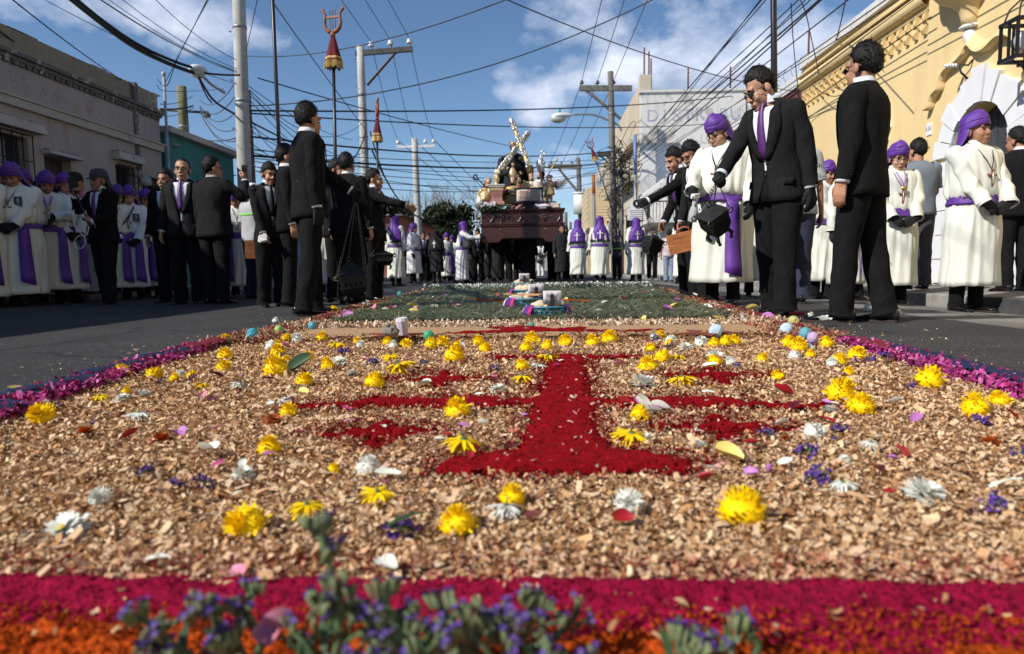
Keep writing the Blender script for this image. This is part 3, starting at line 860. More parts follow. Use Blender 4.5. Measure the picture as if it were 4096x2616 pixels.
def balcony_house():
 X0,Yf=5.5,30.0
 O=np.array([X0,Yf,0]);xf=lambda v:v-O
 root=empty('balcony_house',tuple(O));tag(root,'two storey white house with balcony, dark stained cornice and razor wire coils','building')
 mw=plaster('white_house_wall',(0.60,0.58,0.55),(0.42,0.40,0.38),.6)
 mb=MB();mb.bbox(X0,X0+8,Yf,Yf+7.4,-.3,3.75);mb.build('wall',mw,root,xf=xf)
 mb=MB();mb.bbox(X0-.35,X0+8,Yf-.35,Yf+7.4,3.75,3.95);mb.bbox(X0-.2,X0+8,Yf-.2,Yf+7.4,3.955,4.15);mb.build('cornice',M_COPING,root,xf=xf)
 mb=MB();mb.bbox(X0-.9,X0+8,Yf-.9,Yf+7.4,2.25,2.42);mb.build('balcony_slab',mw,root,xf=xf)
 r=MB()
 for x in np.arange(X0-.85,X0+7.5,.14):r.tube([(x,Yf-.85,2.42),(x,Yf-.85,3.1)],.012,4)
 for y in np.arange(Yf-.85,Yf+7,.14):r.tube([(X0-.85,y,2.42),(X0-.85,y,3.1)],.012,4)
 r.bbox(X0-.88,X0+7.5,Yf-.88,Yf-.82,3.1,3.15);r.bbox(X0-.88,X0-.82,Yf-.81,Yf+7,3.1,3.15);r.build('balcony_rail',M_IRON,root,xf=xf)
 q=MB();q.tube([(X0-.85+t*.07,Yf-.85+.25*math.cos(t),3.2+.25*math.sin(t))for t in np.arange(0,110,.5)],.010,3)
 q.tube([(X0-.85+.25*math.cos(t),Yf-.8+t*.07,3.2+.25*math.sin(t))for t in np.arange(0,100,.5)],.010,3)
 q.tube([(X0-.1+.35*math.cos(t),Yf+.2+t*.09,4.5+.35*math.sin(t))for t in np.arange(0,75,.5)],.010,3);q.build('razor_wire',M_PIPE,root,True,xf=xf)
 cm=plaster('peach_panel',(0.62,0.46,0.33),(0.5,0.38,0.3),.6)
 for i,(a,b)in enumerate(((.9,2.1),(2.5,3.6),(4.0,5.2))):
  p=MB();p.bbox(X0+a,X0+b,Yf-.05,Yf-.003,.2,2.1);p.build('wall_panel',cm,root,xf=xf)
 for a,b in((.35,.8),(2.2,2.45),(3.7,3.95)):
  p=MB();p.bbox(X0+a,X0+b,Yf-.10,Yf-.003,-.1,2.25);p.build('pilaster',M_WHITE,root,xf=xf)
 for a,b,c,d in((.6,1.5,2.5,3.5),(2.4,3.3,2.5,3.5)):
  w=MB();w.bbox(X0+a-.06,X0+b+.06,Yf-.06,Yf-.003,c-.05,d+.05);wo=w.build('window',cm,root,xf=xf)
  p=MB();p.bbox(X0+a,X0+b,Yf-.068,Yf-.062,c,d);p.build('pane',M_GLASSD,wo,xf=xf)
 for(a,c)in((1.0,1.2),(2.2,1.2),(4.0,1.3),(5.2,1.3)):
  w=MB();w.bbox(X0-.05,X0-.003,Yf+a,Yf+a+.8,c,c+.85);wo=w.build('window',M_WHITE,root,xf=xf)
  p=MB();p.bbox(X0-.058,X0-.052,Yf+a+.06,Yf+a+.74,c+.06,c+.79);p.build('pane',M_GLASSD,wo,xf=xf)
balcony_house()
def ribbed_house():
 X0,Y0=5.3,54.5
 O=np.array([X0,Y0,0]);xf=lambda v:v-O
 root=empty('ribbed_house',tuple(O));tag(root,'beige building with a slanting ribbed balcony front beside the tangled pole','building')
 mb=MB();mb.bbox(X0,X0+9,Y0,Y0+14,-.5,9.0);mb.build('wall',M_BEIGE,root,xf=xf)
 mb=MB();mb.bbox(X0-1.5,X0-.01,Y0-.6,Y0+9,3.5,4.0);mb.build('balcony_floor',M_CREAM,root,xf=xf)
 for i in range(12):
  z=4.02+i*.22
  p=MB();o=.5+i*.05
  p.bbox(X0-1.5-.02*(i%2),X0-1.38,Y0-.6,Y0+9,z,z+.20);p.bbox(X0-1.5,X0+1.2,Y0-.62-.02*(i%2),Y0-.5,z+.005,z+.198);p.build('rib',M_CREAM,root,xf=xf)
 for a in(1,3.5,6):
  w=MB();w.bbox(X0-.06,X0-.003,Y0+a,Y0+a+1.4,6.9,8.3);wo=w.build('window',M_LEDGE,root,xf=xf)
  p=MB();p.bbox(X0-.068,X0-.062,Y0+a+.1,Y0+a+1.3,7.0,8.2);p.build('pane',M_GLASSD,wo,xf=xf)
 p=MB()
 for i in range(5):
  p.bbox(X0+.3,X0+3,Y0-.05,Y0-.003,4.3+i*.5,4.5+i*.5)
 p.build('shutter',M_LEDGE,root,xf=xf)
ribbed_house()
r=plain_house('red_roof_house','small cream house with red tiled roof behind the hooded marchers',4.9,14,70,84,4.6,M_CREAM,M_TILE,1.0,.4,[('y',5.6,6.8,1.4,2.8),('y',7.6,8.8,1.4,2.8),('x',71,72.5,1.4,2.8),('x',74,75.5,1.4,2.8)],shape='gable')
plain_house('yellow_shop','narrow yellow house with white zigzag trim down the right pavement',5.4,13,44.5,54,3.4,M_CREAM,M_LEDGE,.3,.25,[('y',6.3,7.3,1.2,2.4),('x',46,47.2,1.2,2.4),('x',49,50.2,1.2,2.4)])
plain_house('wall_house','low white house filling the gap before the balcony house',5.75,12,24.1,29.0,2.2,M_DIST2,M_LEDGE,.15,.1,[('x',25,26.0,1.0,1.9)])
M_POLEC=mat('concrete_pole',(0.44,0.43,0.40),.9,.15,3,.3,40)
M_POLEW=mat('weathered_wood_pole',(0.15,0.14,0.125),.9,.35,6,.4,40,stretch=(1,1,.08))
M_POLEG=mat('mossy_wood_pole',(0.15,0.14,0.075),.9,.4,5,.4,40,stretch=(1,1,.1))
M_STEEL=mat('galvanised_steel',(0.30,0.31,0.32),.5,.15,8,metal=.6)
M_STEELD=mat('dark_steel',(0.055,0.05,0.047),.6,.2,8)
M_INSW=mat('white_porcelain',(.62,.64,.66),.2)
M_INSB=mat('brown_porcelain',(.04,.025,.02),.25)
M_WIRE=mat('black_wire',(.012,.012,.013),.7)
M_WIREG=mat('grey_wire',(.05,.05,.055),.7)
M_LAMPW=mat('lamp_housing',(.62,.64,.66),.5)
M_LAMPG=mat('lamp_lens',(.45,.45,.43),.15)
def pole(name,label,base,top,r0,r1,m,steps=False):
 root=empty(name,tuple(base));tag(root,label,'utility pole')
 d=Vector(top)-Vector(base)
 q=MB();n=7
 q.tube([Vector((0,0,-.3))if i==0 else d*(i/n)for i in range(n+1)],[r0+(r1-r0)*i/n for i in range(n+1)],14)
 q.build('shaft',m,root,True)
 if steps:
  q=MB()
  for i in range(9):q.tube([d*(i/9+.05)+Vector((-r0*.8,-r0*.8,0)),d*(i/9+.05)+Vector((-r0*1.02,-r0*1.02,0))],.012,6)
  q.build('bolt_hole',M_STEELD,root)
 q=MB()
 for f in(.45,.62,.8):
  rr=r0+(r1-r0)*f+.012
  q.tube([d*f-Vector((0,0,.03)),d*f+Vector((0,0,.03))],rr,14)
 q.build('band',M_STEEL,root,True)
 return root,d
def crossarm(root,a,b,hgt,m,mi,xs,brace=None,kind='up'):
 """beam from a to b in the pole's own space, insulators at fractions xs"""
 a,b=Vector(a),Vector(b)
 q=MB();c=(a+b)/2;L=(b-a).length
 R=(b-a).to_track_quat('X','Z').to_matrix()
 q.box(c,(L,hgt*.8,hgt),R=R);arm=q.build('crossarm',m,root)
 tops=[]
 for x in xs:
  p=a+(b-a)*x
  q=MB();z=hgt/2
  q.tube([p+Vector((0,0,z)),p+Vector((0,0,z+.10))],.022,6)
  q.tube([p+Vector((0,0,z+t))for t in(.08,.10,.14,.17,.20,.24,.27)],[.03,.10,.115,.07,.085,.07,.03],12)
  q.build('insulator',mi,root,True);tops.append(root.location+p+Vector((0,0,z+.25)))
 if brace:
  q=MB();q.tube([Vector(brace[0]),Vector(brace[1])],hgt*.32,6);q.build('brace',m,root)
 return tops
NW=0
def wire(pts,r=.009,label=None,group=None,m=None,sag=0.0,n=22,name='wire'):
 """cable through the given points; a two point cable sags between its ends"""
 pts=[Vector(p)for p in pts]
 if len(pts)==2:
  a,b=pts;pts=[a.lerp(b,i/n)-Vector((0,0,4*sag*(i/n)*(1-i/n)))for i in range(n+1)]
 else:
  pts=[Vector(p)for p in smooth_path(np.array(pts),2)]
 q=MB();q.tube(pts,r,5)
 o=q.build(name,m or M_WIRE,None,True)
 tag(o,label,'wire',group)
 return o
W1=pole('lamp_post','thick pale concrete post with small street lamp in front of the teal house',at(248,286,15.2)-Vector((0,0,at(248,286,15.2).z)),at(238.8,-4,15.2)+(at(238.8,-4,15.2)-at(248,286,15.2))*.45,.165,.125,M_POLEC,True)
root=W1[0]
q=MB();q.tube([(-.30,-.05,4.32),(-.45,-.35,4.42),(-.50,-.62,4.52)],.03,7);arm=q.build('lamp_arm',M_STEEL,root,True)
q=MB();q.ball((-.50,-.80,4.60),(.17,.26,.10),14,8);hd_=q.build('lamp_head',M_LAMPW,root,True)
q=MB();q.ball((-.50,-.82,4.52),(.13,.18,.10),12,8);q.build('lamp_lens',M_LAMPG,hd_,True)
pole('wooden_pole','dark wooden pole with yellow band right behind the pale lamp post',(-7.2,17.2,0),(-7.25,17.2,4.9),.11,.09,M_POLEW)
q=MB();q.tube([(-7.2,17.2,1.9),(-7.22,17.2,2.6)],.125,10)
o=q.build('band',mat('yellow_band',(.5,.33,.03),.7),bpy.data.objects['wooden_pole'],True,xf=lambda v:v-np.array([-7.2,17.2,0]));tag(o,'yellow painted band')
WG=pole('mossy_pole','greenish wooden pole with small white box rising behind the teal house',(-12.9,25,0),(-12.95,25,7.15),.20,.17,M_POLEG)
q=MB();q.box((-.36,-.1,5.1),(.26,.18,.6));q.build('junction_box',M_LAMPW,WG[0])
q=MB();q.tube([(-.9,0,6.35),(.9,0,6.2)],.05,6);q.ball((-.85,0,6.3),(.14,.1,.1));q.ball((.85,0,6.1),(.14,.1,.1));q.build('cable_clamp',M_STEELD,WG[0],True)
W2=pole('arm_pole','slim pale concrete pole carrying one long crossarm with three white insulators',at(369,283,23)-Vector((0,0,at(369,283,23).z)),at(360.2,46,23),.16,.12,M_POLEC,True)
p2=crossarm(W2[0],at(355.5,53.5,23)-W2[0].location,at(412.5,49,23)-W2[0].location,.16,M_STEELD,M_INSW,(.28,.62,.95),(at(367,85,23)-W2[0].location,at(396,52,23)-W2[0].location))
W3=pole('far_pole','far pale concrete pole with short white crossarm beside the robed man in profile',(-5.85,33.5,0),(-5.98,33.5,6.75),.19,.14,M_POLEC)
p3=crossarm(W3[0],at(397,147,33.5)-W3[0].location,at(435,146,33.5)-W3[0].location,.13,M_LAMPW,M_INSW,(.03,.45,.75,.97),None)
WR=pole('arm_pole','grey wooden pole with crossarm, street lamp and a thick tangle of cables',(3.95,36,-.1),(3.72,36,10.35),.19,.15,M_POLEW)
LR=WR[0].location
pr=crossarm(WR[0],at(579.5,88.3,36)-LR,at(632,88.3,36)-LR,.26,M_POLEW,M_INSB,(.045,.345,.65),(at(621,119,36)-LR,at(586,90,36)-LR))
q=MB()
pts=[at(621.5,131,36)-LR,at(619,125,36)-LR,at(610,121,36)-LR,at(598,115.5,36)-LR,at(588,114,36)-LR,at(573,114.6,36)-LR]
q.tube([Vector(p)for p in smooth_path(np.array(pts),2)],.055,8);q.build('lamp_arm',M_STEEL,WR[0],True)
q=MB();a_=at(573.5,115,36)-LR;b_=at(551,116.5,36)-LR
q.loft(tube_rings([a_.lerp(b_,t)for t in np.linspace(0,1,8)],[.06,.15,.20,.25,.28,.28,.22,.05],14,.6),True,True,True);hd_=q.build('lamp_head',M_LAMPW,WR[0],True)
q=MB();q.ball(a_.lerp(b_,.68)+Vector((0,0,-.12)),(.42,.24,.24),14,9);q.build('lamp_lens',M_LAMPG,hd_,True)
q=MB();q.tube([a_.lerp(b_,.62)+Vector((0,0,.14)),a_.lerp(b_,.62)+Vector((0,0,.34))],.07,8);q.build('light_sensor',mat('green_sensor',(.03,.32,.22),.4),hd_,True)
rr=np.random.default_rng(5)
q=MB()
for i in range(46):
 c=np.array(at(621+rr.normal(0,4.5),170+rr.normal(0,14),35.7)-LR);R0=rr.uniform(.15,.75);ph=rr.uniform(0,6.28);ax=rr.normal(0,1,3);ax/=np.linalg.norm(ax)
 e1=np.cross(ax,[0,1,.1]);e1/=np.linalg.norm(e1);e2=np.cross(ax,e1)
 q.tube([c+R0*(1+.25*math.sin(2.3*a))*(math.cos(a)*e1*1.2+math.sin(a)*e2*.8)for a in np.linspace(ph,ph+rr.uniform(2.5,6.2),14)],rr.uniform(.012,.028),4)
tg_=q.build('cable_tangle',M_WIRE,WR[0],True);tag(tg_,kind='stuff')
q=MB()
for i in range(16):
 x=rr.uniform(-.35,.35);z0=rr.uniform(3.5,5.6);z1=z0-rr.uniform(1.0,3.2)
 q.tube([(x+rr.normal(0,.08)+.15*math.sin(k),-.22+rr.normal(0,.03),z0+(z1-z0)*k/7)for k in range(8)],.016,4)
tg_=q.build('hanging_cables',M_WIRE,WR[0],True);tag(tg_,kind='stuff')
q=MB();q.tube([(.33,-.1,-.2),(.27,-.1,5.5)],.14,10);q.build('strut_pole',M_POLEW,WR[0],True)
q=MB();q.box(at(606,154,36)-LR,(.9,.3,.22));q.tube([at(601,156,36)-LR,at(608,163,36)-LR],.04,5);q.tube([at(606,155,36)-LR,at(613,163,36)-LR],.04,5);q.tube([at(612,152,36)-LR,at(612,163,36)-LR],.04,5);q.build('flood_lamp',M_STEELD,WR[0])
SG=Vector(at(636.5,270,27));SG.z=0
root=empty('sign_post',tuple(SG));tag(root,'thin blue and grey pipe pole with a white paper sign','post')
tp=at(635,134.5,27)-SG
q=MB();q.tube([(0,0,-.2),tp*.72],.07,8);q.build('pipe',M_STEEL,root,True)
q=MB();q.tube([tp*.72,tp],.068,8);q.build('pipe',mat('blue_pipe',(.12,.22,.42),.5),root,True)
q=MB();c0=at(637,214.5,26.85)-SG;c1=at(636.5,206.5,26.86)-SG;q.box(c0,(.74,.02,.42));q.box(c1,(.50,.018,.40));sgn=q.build('sign_board',M_SATW,root)
q=MB();c=at(637,203.5,26.82)-SG;q.tube([c,c+Vector((0,-.012,0))],.16,18);q.build('round_mark',M_PHONE,sgn)
q=MB();q.box(c+Vector((.01,-.014,0)),(.11,.006,.12));q.build('square_mark',M_SATW,sgn)
for i in range(5):
 q=MB();q.box(c0+Vector((random.uniform(-.03,.03),-.013,.15-.075*i)),(.56-.04*(i%2),.004,.026));q.build('text_line',mat('grey_ink',(.25,.25,.26),.8),sgn)
FT=Vector(at(583,270,62));FT.z=0
r_,d_=pole('transformer_pole','far grey pole with a white transformer drum and crossarm',FT,Vector(at(578,158,62)),.26,.2,M_POLEW)
q=MB();c=at(580.5,204,61.6)-FT;q.tube([c-Vector((0,0,.85)),c+Vector((0,0,.85))],.62,16);q.tube([c+Vector((0,0,.85)),c+Vector((0,0,1.0))],.68,16);tr=q.build('transformer',M_LAMPW,r_,True)
q=MB()
for s_ in(-.3,0,.3):q.tube([c+Vector((s_,-.2,.9)),c+Vector((s_,-.2,1.35))],.06,6)
q.build('bushing',M_INSB,tr,True)
crossarm(r_,at(548,166.5,62)-FT,at(582,166.5,62)-FT,.38,M_POLEW,M_INSB,(.1,.4,.7),(at(577,191,62)-FT,at(559,169,62)-FT))
FP=Vector(at(595.2,270,50));FP.z=0
r_,d_=pole('pipe_pole','thin grey pole with rusty orange top above the hooded pair',FP,Vector(at(593.5,174.5,50)),.13,.11,M_STEEL)
q=MB();q.tube([d_*.8,d_*1.0],.125,8);q.build('rusty_top',mat('rust_orange',(.28,.09,.03),.8,.3,6),r_,True)
for(u,v,Y)in((565.8,212,66),(570.5,222,80),(559,228,80)):
 b_=Vector(at(u+.6,272,Y));b_.z=-.2
 pole('far_pole',{565.8:'short distant pole just right of the float',570.5:'thin distant pole between the float and the transformer pole',559:'most distant pole, partly behind the float'}[u],b_,Vector(at(u,v,Y)),.2,.16,M_POLEW)
g1='high wires on the long left crossarm'
for i,p in enumerate(p2):
 wire([p,Vector((p.x-.3,-22,p.z+1.2))],.011,('left','middle','right')[i]+' one of the high wires on the slim pale pole',g1,M_WIREG)
 wire([p,p3[(0,1,3)[i]]],.012,('left','middle','right')[i]+' one of the wires between the slim and the far pale pole',g1,M_WIREG,.35)
for i,p in enumerate(pr):
 wire([p,Vector((p.x+.25,-20,p.z+.4))],.016,('left','middle','right')[i]+' one of three wires climbing from the right crossarm','high wires on the right crossarm',M_WIREG,.2)
 wire([p,Vector(at((549,561,573)[i],164,62))],.02,('left','middle','right')[i]+' one of three wires running down to the transformer pole','high wires on the right crossarm',M_WIREG,.3)
for i,p in enumerate((p3[0],p3[1],p3[3])):
 wire([p,Vector((p.x+4.6,80,5.2))],.018,('left','middle','right')[i]+' one of three wires leaving the far pale pole to the back','wires behind the far pole',M_WIREG,.5)
c1=Vector(at(196,72,14.3));post=Vector(at(240,75,14.9))
trunk=[Vector(at(66,-6,11.0)),Vector(at(98,20,11.9)),Vector(at(135,46,12.8)),Vector(at(172,64,13.8)),c1]
gB='strands of the thick black cable bundle'
for i in range(5):
 o_=Vector((random.uniform(-.03,.03),0,random.uniform(-.035,.035)))
 wire([trunk[0]+Vector((0,-9,1.6))+o_]+[p+o_*random.uniform(.7,2.2)for p in trunk],.030,'thick black cable bundle sweeping from the upper left to the pale post',gB)
wire([c1,Vector(at(222,75,14.6)),post],.022,'short black cable from the bundle to the street lamp')
wire([c1,Vector(at(203,85,14.4)),Vector(at(213,101,14.6)),Vector(at(231,112,15)),Vector(at(243,118,16)),Vector(at(290,142,20))],.024,'black cable dropping from the bundle behind the pale post')
wire([c1,Vector(at(206,96,14.4)),Vector(at(212,103,14.6))],.016,'loose loop of cable under the end of the bundle')
gL='thin wires from the pale post to the upper left'
for(u,v)in((38,-4),(104,-4),(118,-4),(92,-6),(150,-6),(96,-4)):
 a_=Vector(at(u,v,12.5));b_=Vector(at(237,{38:84,104:72,118:69,92:73,150:60,96:71}[u],15.0))
 wire([a_,b_],.007,{38:'leftmost',92:'second',96:'third',104:'fourth',118:'fifth',150:'rightmost'}[u]+' thin wire from the upper left edge to the pale post',gL,M_WIREG,.12)
wire([Vector(at(0,-3,6.2))if False else Vector(at(8,-4,7)),Vector(at(132,86,13.4))],.008,'black wire descending to the corner of the pale house',None,None,.05)
wire([Vector(at(-4,28,9.4)),Vector(at(40,62,10.6)),Vector(at(75,83,11.5)),Vector(at(141,101,13.4))],.012,'black wire drooping along the front of the pale house parapet')
wire([Vector(at(209,-4,11)),Vector(at(190,34,12)),Vector(at(176,60,12.6)),Vector(at(170,74,13)),Vector(at(164,83,13.2)),Vector(at(167,87,13.3)),Vector(at(172,74,13)),Vector(at(178,56,12.5)),Vector(at(196,22,11.6)),Vector(at(210,-3,11))],.007,'double wire looping down from the top to the corner pipe')
wire([Vector(at(157,79,13.5)),Vector(at(163,86,13.6)),Vector(at(168,86,13.6)),Vector(at(172,74,13.4))],.006,'small loop of cable at the corner pipe')
wire([Vector(at(157,85,13.5)),Vector(at(161,92,13.8)),Vector(at(200,91,18)),Vector(at(224,89,15.2))],.007,'wire between the corner pipe and the pale post')
gx='cables crossing the street'
def cross(a,b,r,lab,sag=.3,m=None):return wire([Vector(at(*a)),Vector(at(*b))],r,lab,gx,m,sag)
cross((160,109,22),(193,106,25),.03,'thick black cable from the teal house to the mossy pole',.05)
cross((160,104,22),(193,96,25),.012,'thin cable from the teal house up to the mossy pole',.1)
cross((160,116,22),(193,108,25),.012,'thin cable from the teal house roof to the mossy pole',.1)
for i,(v0,v1,u1)in enumerate(((100,78,238),(107,112,236),(108,128,238),(110,141,236),(106,95,236),(112,150,244))):
 cross((200,v0,25),(u1,v1,15.4),.013,('highest','second','third','lowest','faint','steepest')[i]+' thin cable between the mossy pole and the pale post',.35,M_WIREG)
cross((200,138,25),(240,137,15.3),.016,'level cable from the mossy pole foot to the pale post',.1)
cross((246,56,15.2),(520,-6,9),.009,'upper diagonal wire climbing right from the pale post',.25,M_WIREG)
cross((246,106,15.2),(664,-6,16),.014,'long diagonal wire over the whole road towards the upper right',.55,M_WIREG)
cross((494,-6,10),(800,92,16),.009,'thin diagonal wire from the top centre down to the right roofs',.2,M_WIREG)
cross((246,110.5,15.2),(732,96,36),.022,'upper of two dark level cables across the street',.25)
cross((246,113,15.2),(731,122,36),.018,'lower of two dark level cables across the street',.3,M_WIREG)
cross((267,-6,13),(366,130,22),.012,'steep wire from the top edge down to the slim pale pole',.05,M_WIREG)
cross((258,-4,12),(246,50,15),.008,'short wire from the pale post out of the top edge',.03,M_WIREG)
cross((258,78,15.3),(520,148,36),.016,'long sloping wire passing behind the cross of the float',.1,M_WIREG)
cross((246,136,15.4),(612,151,35.8),.024,'heavy cable level with the cross of the float',.35)
cross((246,155,15.4),(616,162,35.8),.030,'heaviest black cable behind the figures of the float',.3)
for i,(v0,v1)in enumerate(((150,158),(158,164),(161,171),(148,168),(166,166),(152,176),(170,160))):
 cross((250,v0,15.6),(618,v1,35.7),.011,('first','second','third','fourth','fifth','sixth','seventh')[i]+' of the thin cables strung level behind the float',.25+.12*i,M_WIREG)
for i,(u0,v0,u1,v1)in enumerate(((246,84,352,140),(246,92,356,160),(248,98,352,176),(246,122,366,160),(246,128,372,148),(250,142,372,170),(246,88,420,205),(250,90,366,120),(250,117,300,124))):
 cross((u0,v0,15.2),(u1,v1,23),.009,('upper','second','third','fourth','fifth','sixth','longest','flattest','shortest')[i]+' of the cables fanning right from the pale post',.2+.08*i)
wire([Vector(at(372,150,23)),Vector(at(383,175,25)),Vector(at(400,203,29)),Vector(at(420,219,33.3)),Vector(at(425,219,33.4))],.03,'twisted cable curving from the slim pole down to the far pale pole')
cross((366,131,23),(354,158,20),.02,'guy cable on the left of the slim pale pole',.1);cross((370,131,23),(384,175,24),.022,'guy cable on the right of the slim pale pole',.1)
cross((424,218,33.4),(482,222,36),.03,'low level cable leaving the far pale pole to the right',.1)
gR='wires along the yellow wall'
runs=[(5.05,5.9,.012,0),(5.25,5.2,.016,.25),(5.35,4.7,.018,.2),(5.3,4.9,.011,.35),(5.15,5.5,.011,.3),(5.4,4.25,.012,.25),(5.45,3.95,.010,.3),(5.2,5.15,.012,.4),(4.9,6.5,.013,.2),(5.45,3.4,.009,.2),(4.75,7.0,.012,.25)]
lab_=['topmost but two','thick upper','thickest','thin upper','second upper','middle','lower middle','sagging upper','second highest','lowest','highest']
for(x,z,r,s),l in zip(runs,lab_):
 wire([Vector(at(626+random.uniform(-2,4),150+random.uniform(-2,22),35.8)),Vector((x,15.5,z-.15)),Vector((x+.05,15.4,z-.15)),Vector((x,9.0,z-s*.5)),Vector((x-.1,0,z)),Vector((x-.1,-10,z+.3))]if False else[Vector(at(627,148+24*random.random(),35.8)),Vector((x,-9,z+.1))],r,l+' wire running along above the yellow wall front',gR,None,s+.1,40)
wire([on_wall(931,17,5.6),on_wall(900,38,5.6),on_wall(866,63,5.62),on_wall(838,82,5.6),on_wall(806,104,5.6),on_wall(795,115,5.6)],.010,'cable clipped along the brackets of the yellow wall')
wire([Vector(at(791,3,12)),Vector(at(793,40,13)),Vector(at(797,80,14.2)),Vector(at(801,112,15)),Vector(at(807,126,15.2)),Vector(at(813,127,15.2)),Vector(at(811,140,15.2)),Vector(at(813,150,15.2)),Vector(at(809,158,15.2))],.009,'slack wire hanging in front of the maroon house')
wire([Vector(at(799,-3,11)),Vector(at(806,12,12)),Vector(at(812,42,13)),Vector(at(818,68,14)),Vector(at(819,82,15)),Vector(at(821,86,15.2))],.009,'slack wire falling to the cornice beside the right man')
wire([Vector(at(846,-2,10)),Vector(at(842,18,12)),Vector(at(836,42,14)),Vector(at(825,60,15)),Vector(at(812,66,15.3))],.010,'wire falling from the top edge to the yellow coping')
wire([on_wall(812,84,5.6),on_wall(820,92,5.55),on_wall(832,97,5.5),on_wall(842,95,5.55),on_wall(850,88,5.6)],.008,'loop of wire sagging under the yellow cornice')
q=MB()
for i in range(9):
 c=np.array(on_wall(811,158+random.uniform(-3,3),5.62));R0=random.uniform(.10,.24);w_=random.uniform(.3,.6)
 q.tube([c+np.array([random.uniform(-.02,.02),R0*w_*math.cos(a),R0*math.sin(a)*1.2])for a in np.linspace(0,6.28,15)],.006,4)
tag(q.build('cable_coil',M_WIRE,None,True),'coil of spare black cable hanging on the yellow wall','cable')
M_BARK=mat('bark',(0.13,0.10,0.075),.95,.3,6,.5,30,stretch=(1,1,.2))
M_BARKG=mat('grey_bark',(0.24,0.215,0.19),.95,.3,6)
def leaf_mat(name,c1,c2):
 m=mat(name,c1,.6,col2=c2,scale=.9,spec=.3)
 return m
def branchy(mb,p,d,L,r,depth,rng,spread=.6,ends=None,up=.1,n=2):
 """limbs that fork and taper"""
 pts=[p];q=p.copy();dd=d.copy()
 for i in range(4):
  dd=unit(dd+rng.normal(0,.12,3)+np.array([0,0,up*.5]));q=q+dd*L/4;pts.append(q)
 mb.tube(pts,[r*(1-.12*i)for i in range(5)],5 if depth>2 else 3,False)
 if depth==0:
  if ends is not None:ends.append(q)
  return
 for k in range(n+(rng.random()<.5)):
  nd=unit(dd+rng.normal(0,spread,3)+np.array([0,0,up]))
  s0=pts[rng.integers(2,5)]
  branchy(mb,s0,nd,L*rng.uniform(.6,.85),r*.58,depth-1,rng,spread,ends,up,n)
 if ends is not None and depth<2:ends.append(q)
def leaves(name,m,parent,centers,rad,n,size,rng,drop=.0):
 C=np.array(centers);idx=rng.integers(0,len(C),n)
 P_=C[idx]+rng.normal(0,1,(n,3))*rad*np.array([1,1,.75])
 a=rng.normal(0,1,(n,3));a/=np.linalg.norm(a,axis=1)[:,None];a[:,2]-=drop
 b=np.cross(a,rng.normal(0,1,(n,3)));b/=np.linalg.norm(b,axis=1)[:,None]
 s=size*rng.uniform(.6,1.3,n)[:,None]
 V=np.stack([P_-b*s*.32,P_+a*s-b*s*.02,P_+b*s*.32,P_-a*s],1).reshape(-1,3)
 F=np.arange(n*4).reshape(n,4)
 o=link(name,big_mesh(name,V,F,m,None,False),parent);tag(o,kind='stuff')
 return o
def tree(label,base,h,crown_r,m,rng,n=5000,size=.28,depth=4,trunk_r=.18):
 root=empty('tree',tuple(base));tag(root,label,'tree')
 q=MB();ends=[]
 q.tube([(0,0,-.3),(.05,0,h*.2),(0,.05,h*.35)],[trunk_r*1.2,trunk_r,trunk_r*.85],8)
 for k in range(5):
  an=k*1.3+rng.random()
  branchy(q,np.array([0,.05,h*(.3+.05*k)]),unit([math.cos(an)*.8,math.sin(an)*.8,.9]),crown_r*.75,trunk_r*.5,depth,rng,.55,ends,.15)
 q.build('trunk',M_BARK,root,True)
 E=[e for e in ends if e[2]<h]
 leaves('crown',m,root,E,crown_r*.16,n,size,rng,.2)
 return root
rt=np.random.default_rng(11)
ML1=leaf_mat('bright_leaf',(0.048,0.060,0.020),(0.016,0.024,0.010))
ML2=leaf_mat('dark_leaf',(0.030,0.042,0.018),(0.012,0.020,0.010))
tree('broad green leafy tree left of the float',at(446,274,52)*1-Vector((0,0,.3)),5.2,1.7,ML1,rt,8000,.30)
tree('darker leafy tree right behind the bright green tree',at(428,274,58)-Vector((0,0,.3)),4.4,1.6,ML2,rt,5000,.28)
tree('small green tree low beside the corner of the float',at(467,274,56)-Vector((0,0,.3)),2.8,1.1,ML1,rt,2500,.26)
def bare_tree(label,base,h,r,seed):
 rg=np.random.default_rng(seed)
 root=empty('bare_tree',tuple(base));tag(root,label,'tree')
 q=MB();q.tube([(0,0,-.3),(.1,0,h*.18),(0,0,h*.3)],[.3,.24,.2],8)
 for k in range(7):
  an=k*.9+rg.random()
  branchy(q,np.array([0,0,h*.28]),unit([math.cos(an),math.sin(an)*.7,.85]),r*.56,.13,5,rg,.42,None,.12,2)
 q.build('trunk',M_BARKG,root,True)
bare_tree('leafless grey tree with fine twigs behind the green tree',at(470,274,66)-Vector((0,0,.3)),8.6,5.4,3)
bare_tree('second leafless tree further left behind the far pale pole',at(436,274,70)-Vector((0,0,.3)),8.8,5.0,9)
def conifer(label,base,h,r,seed):
 rg=np.random.default_rng(seed)
 root=empty('conifer',tuple(base));tag(root,label,'tree','row of conifers behind the red house')
 q=MB();q.tube([(0,0,-.3),(0,0,h*.95)],[.14,.03],6);q.build('trunk',M_BARK,root,True)
 C=[np.array([math.cos(a)*rr_,math.sin(a)*rr_,z])for z in np.linspace(.8,h,26)for a,rr_ in[(rg.uniform(0,6.28),rg.uniform(.1,1)*r*(1.08-z/h))for _ in range(5)]]
 leaves('crown',ML2,root,C,.13,1500,.26,rg,-.8)
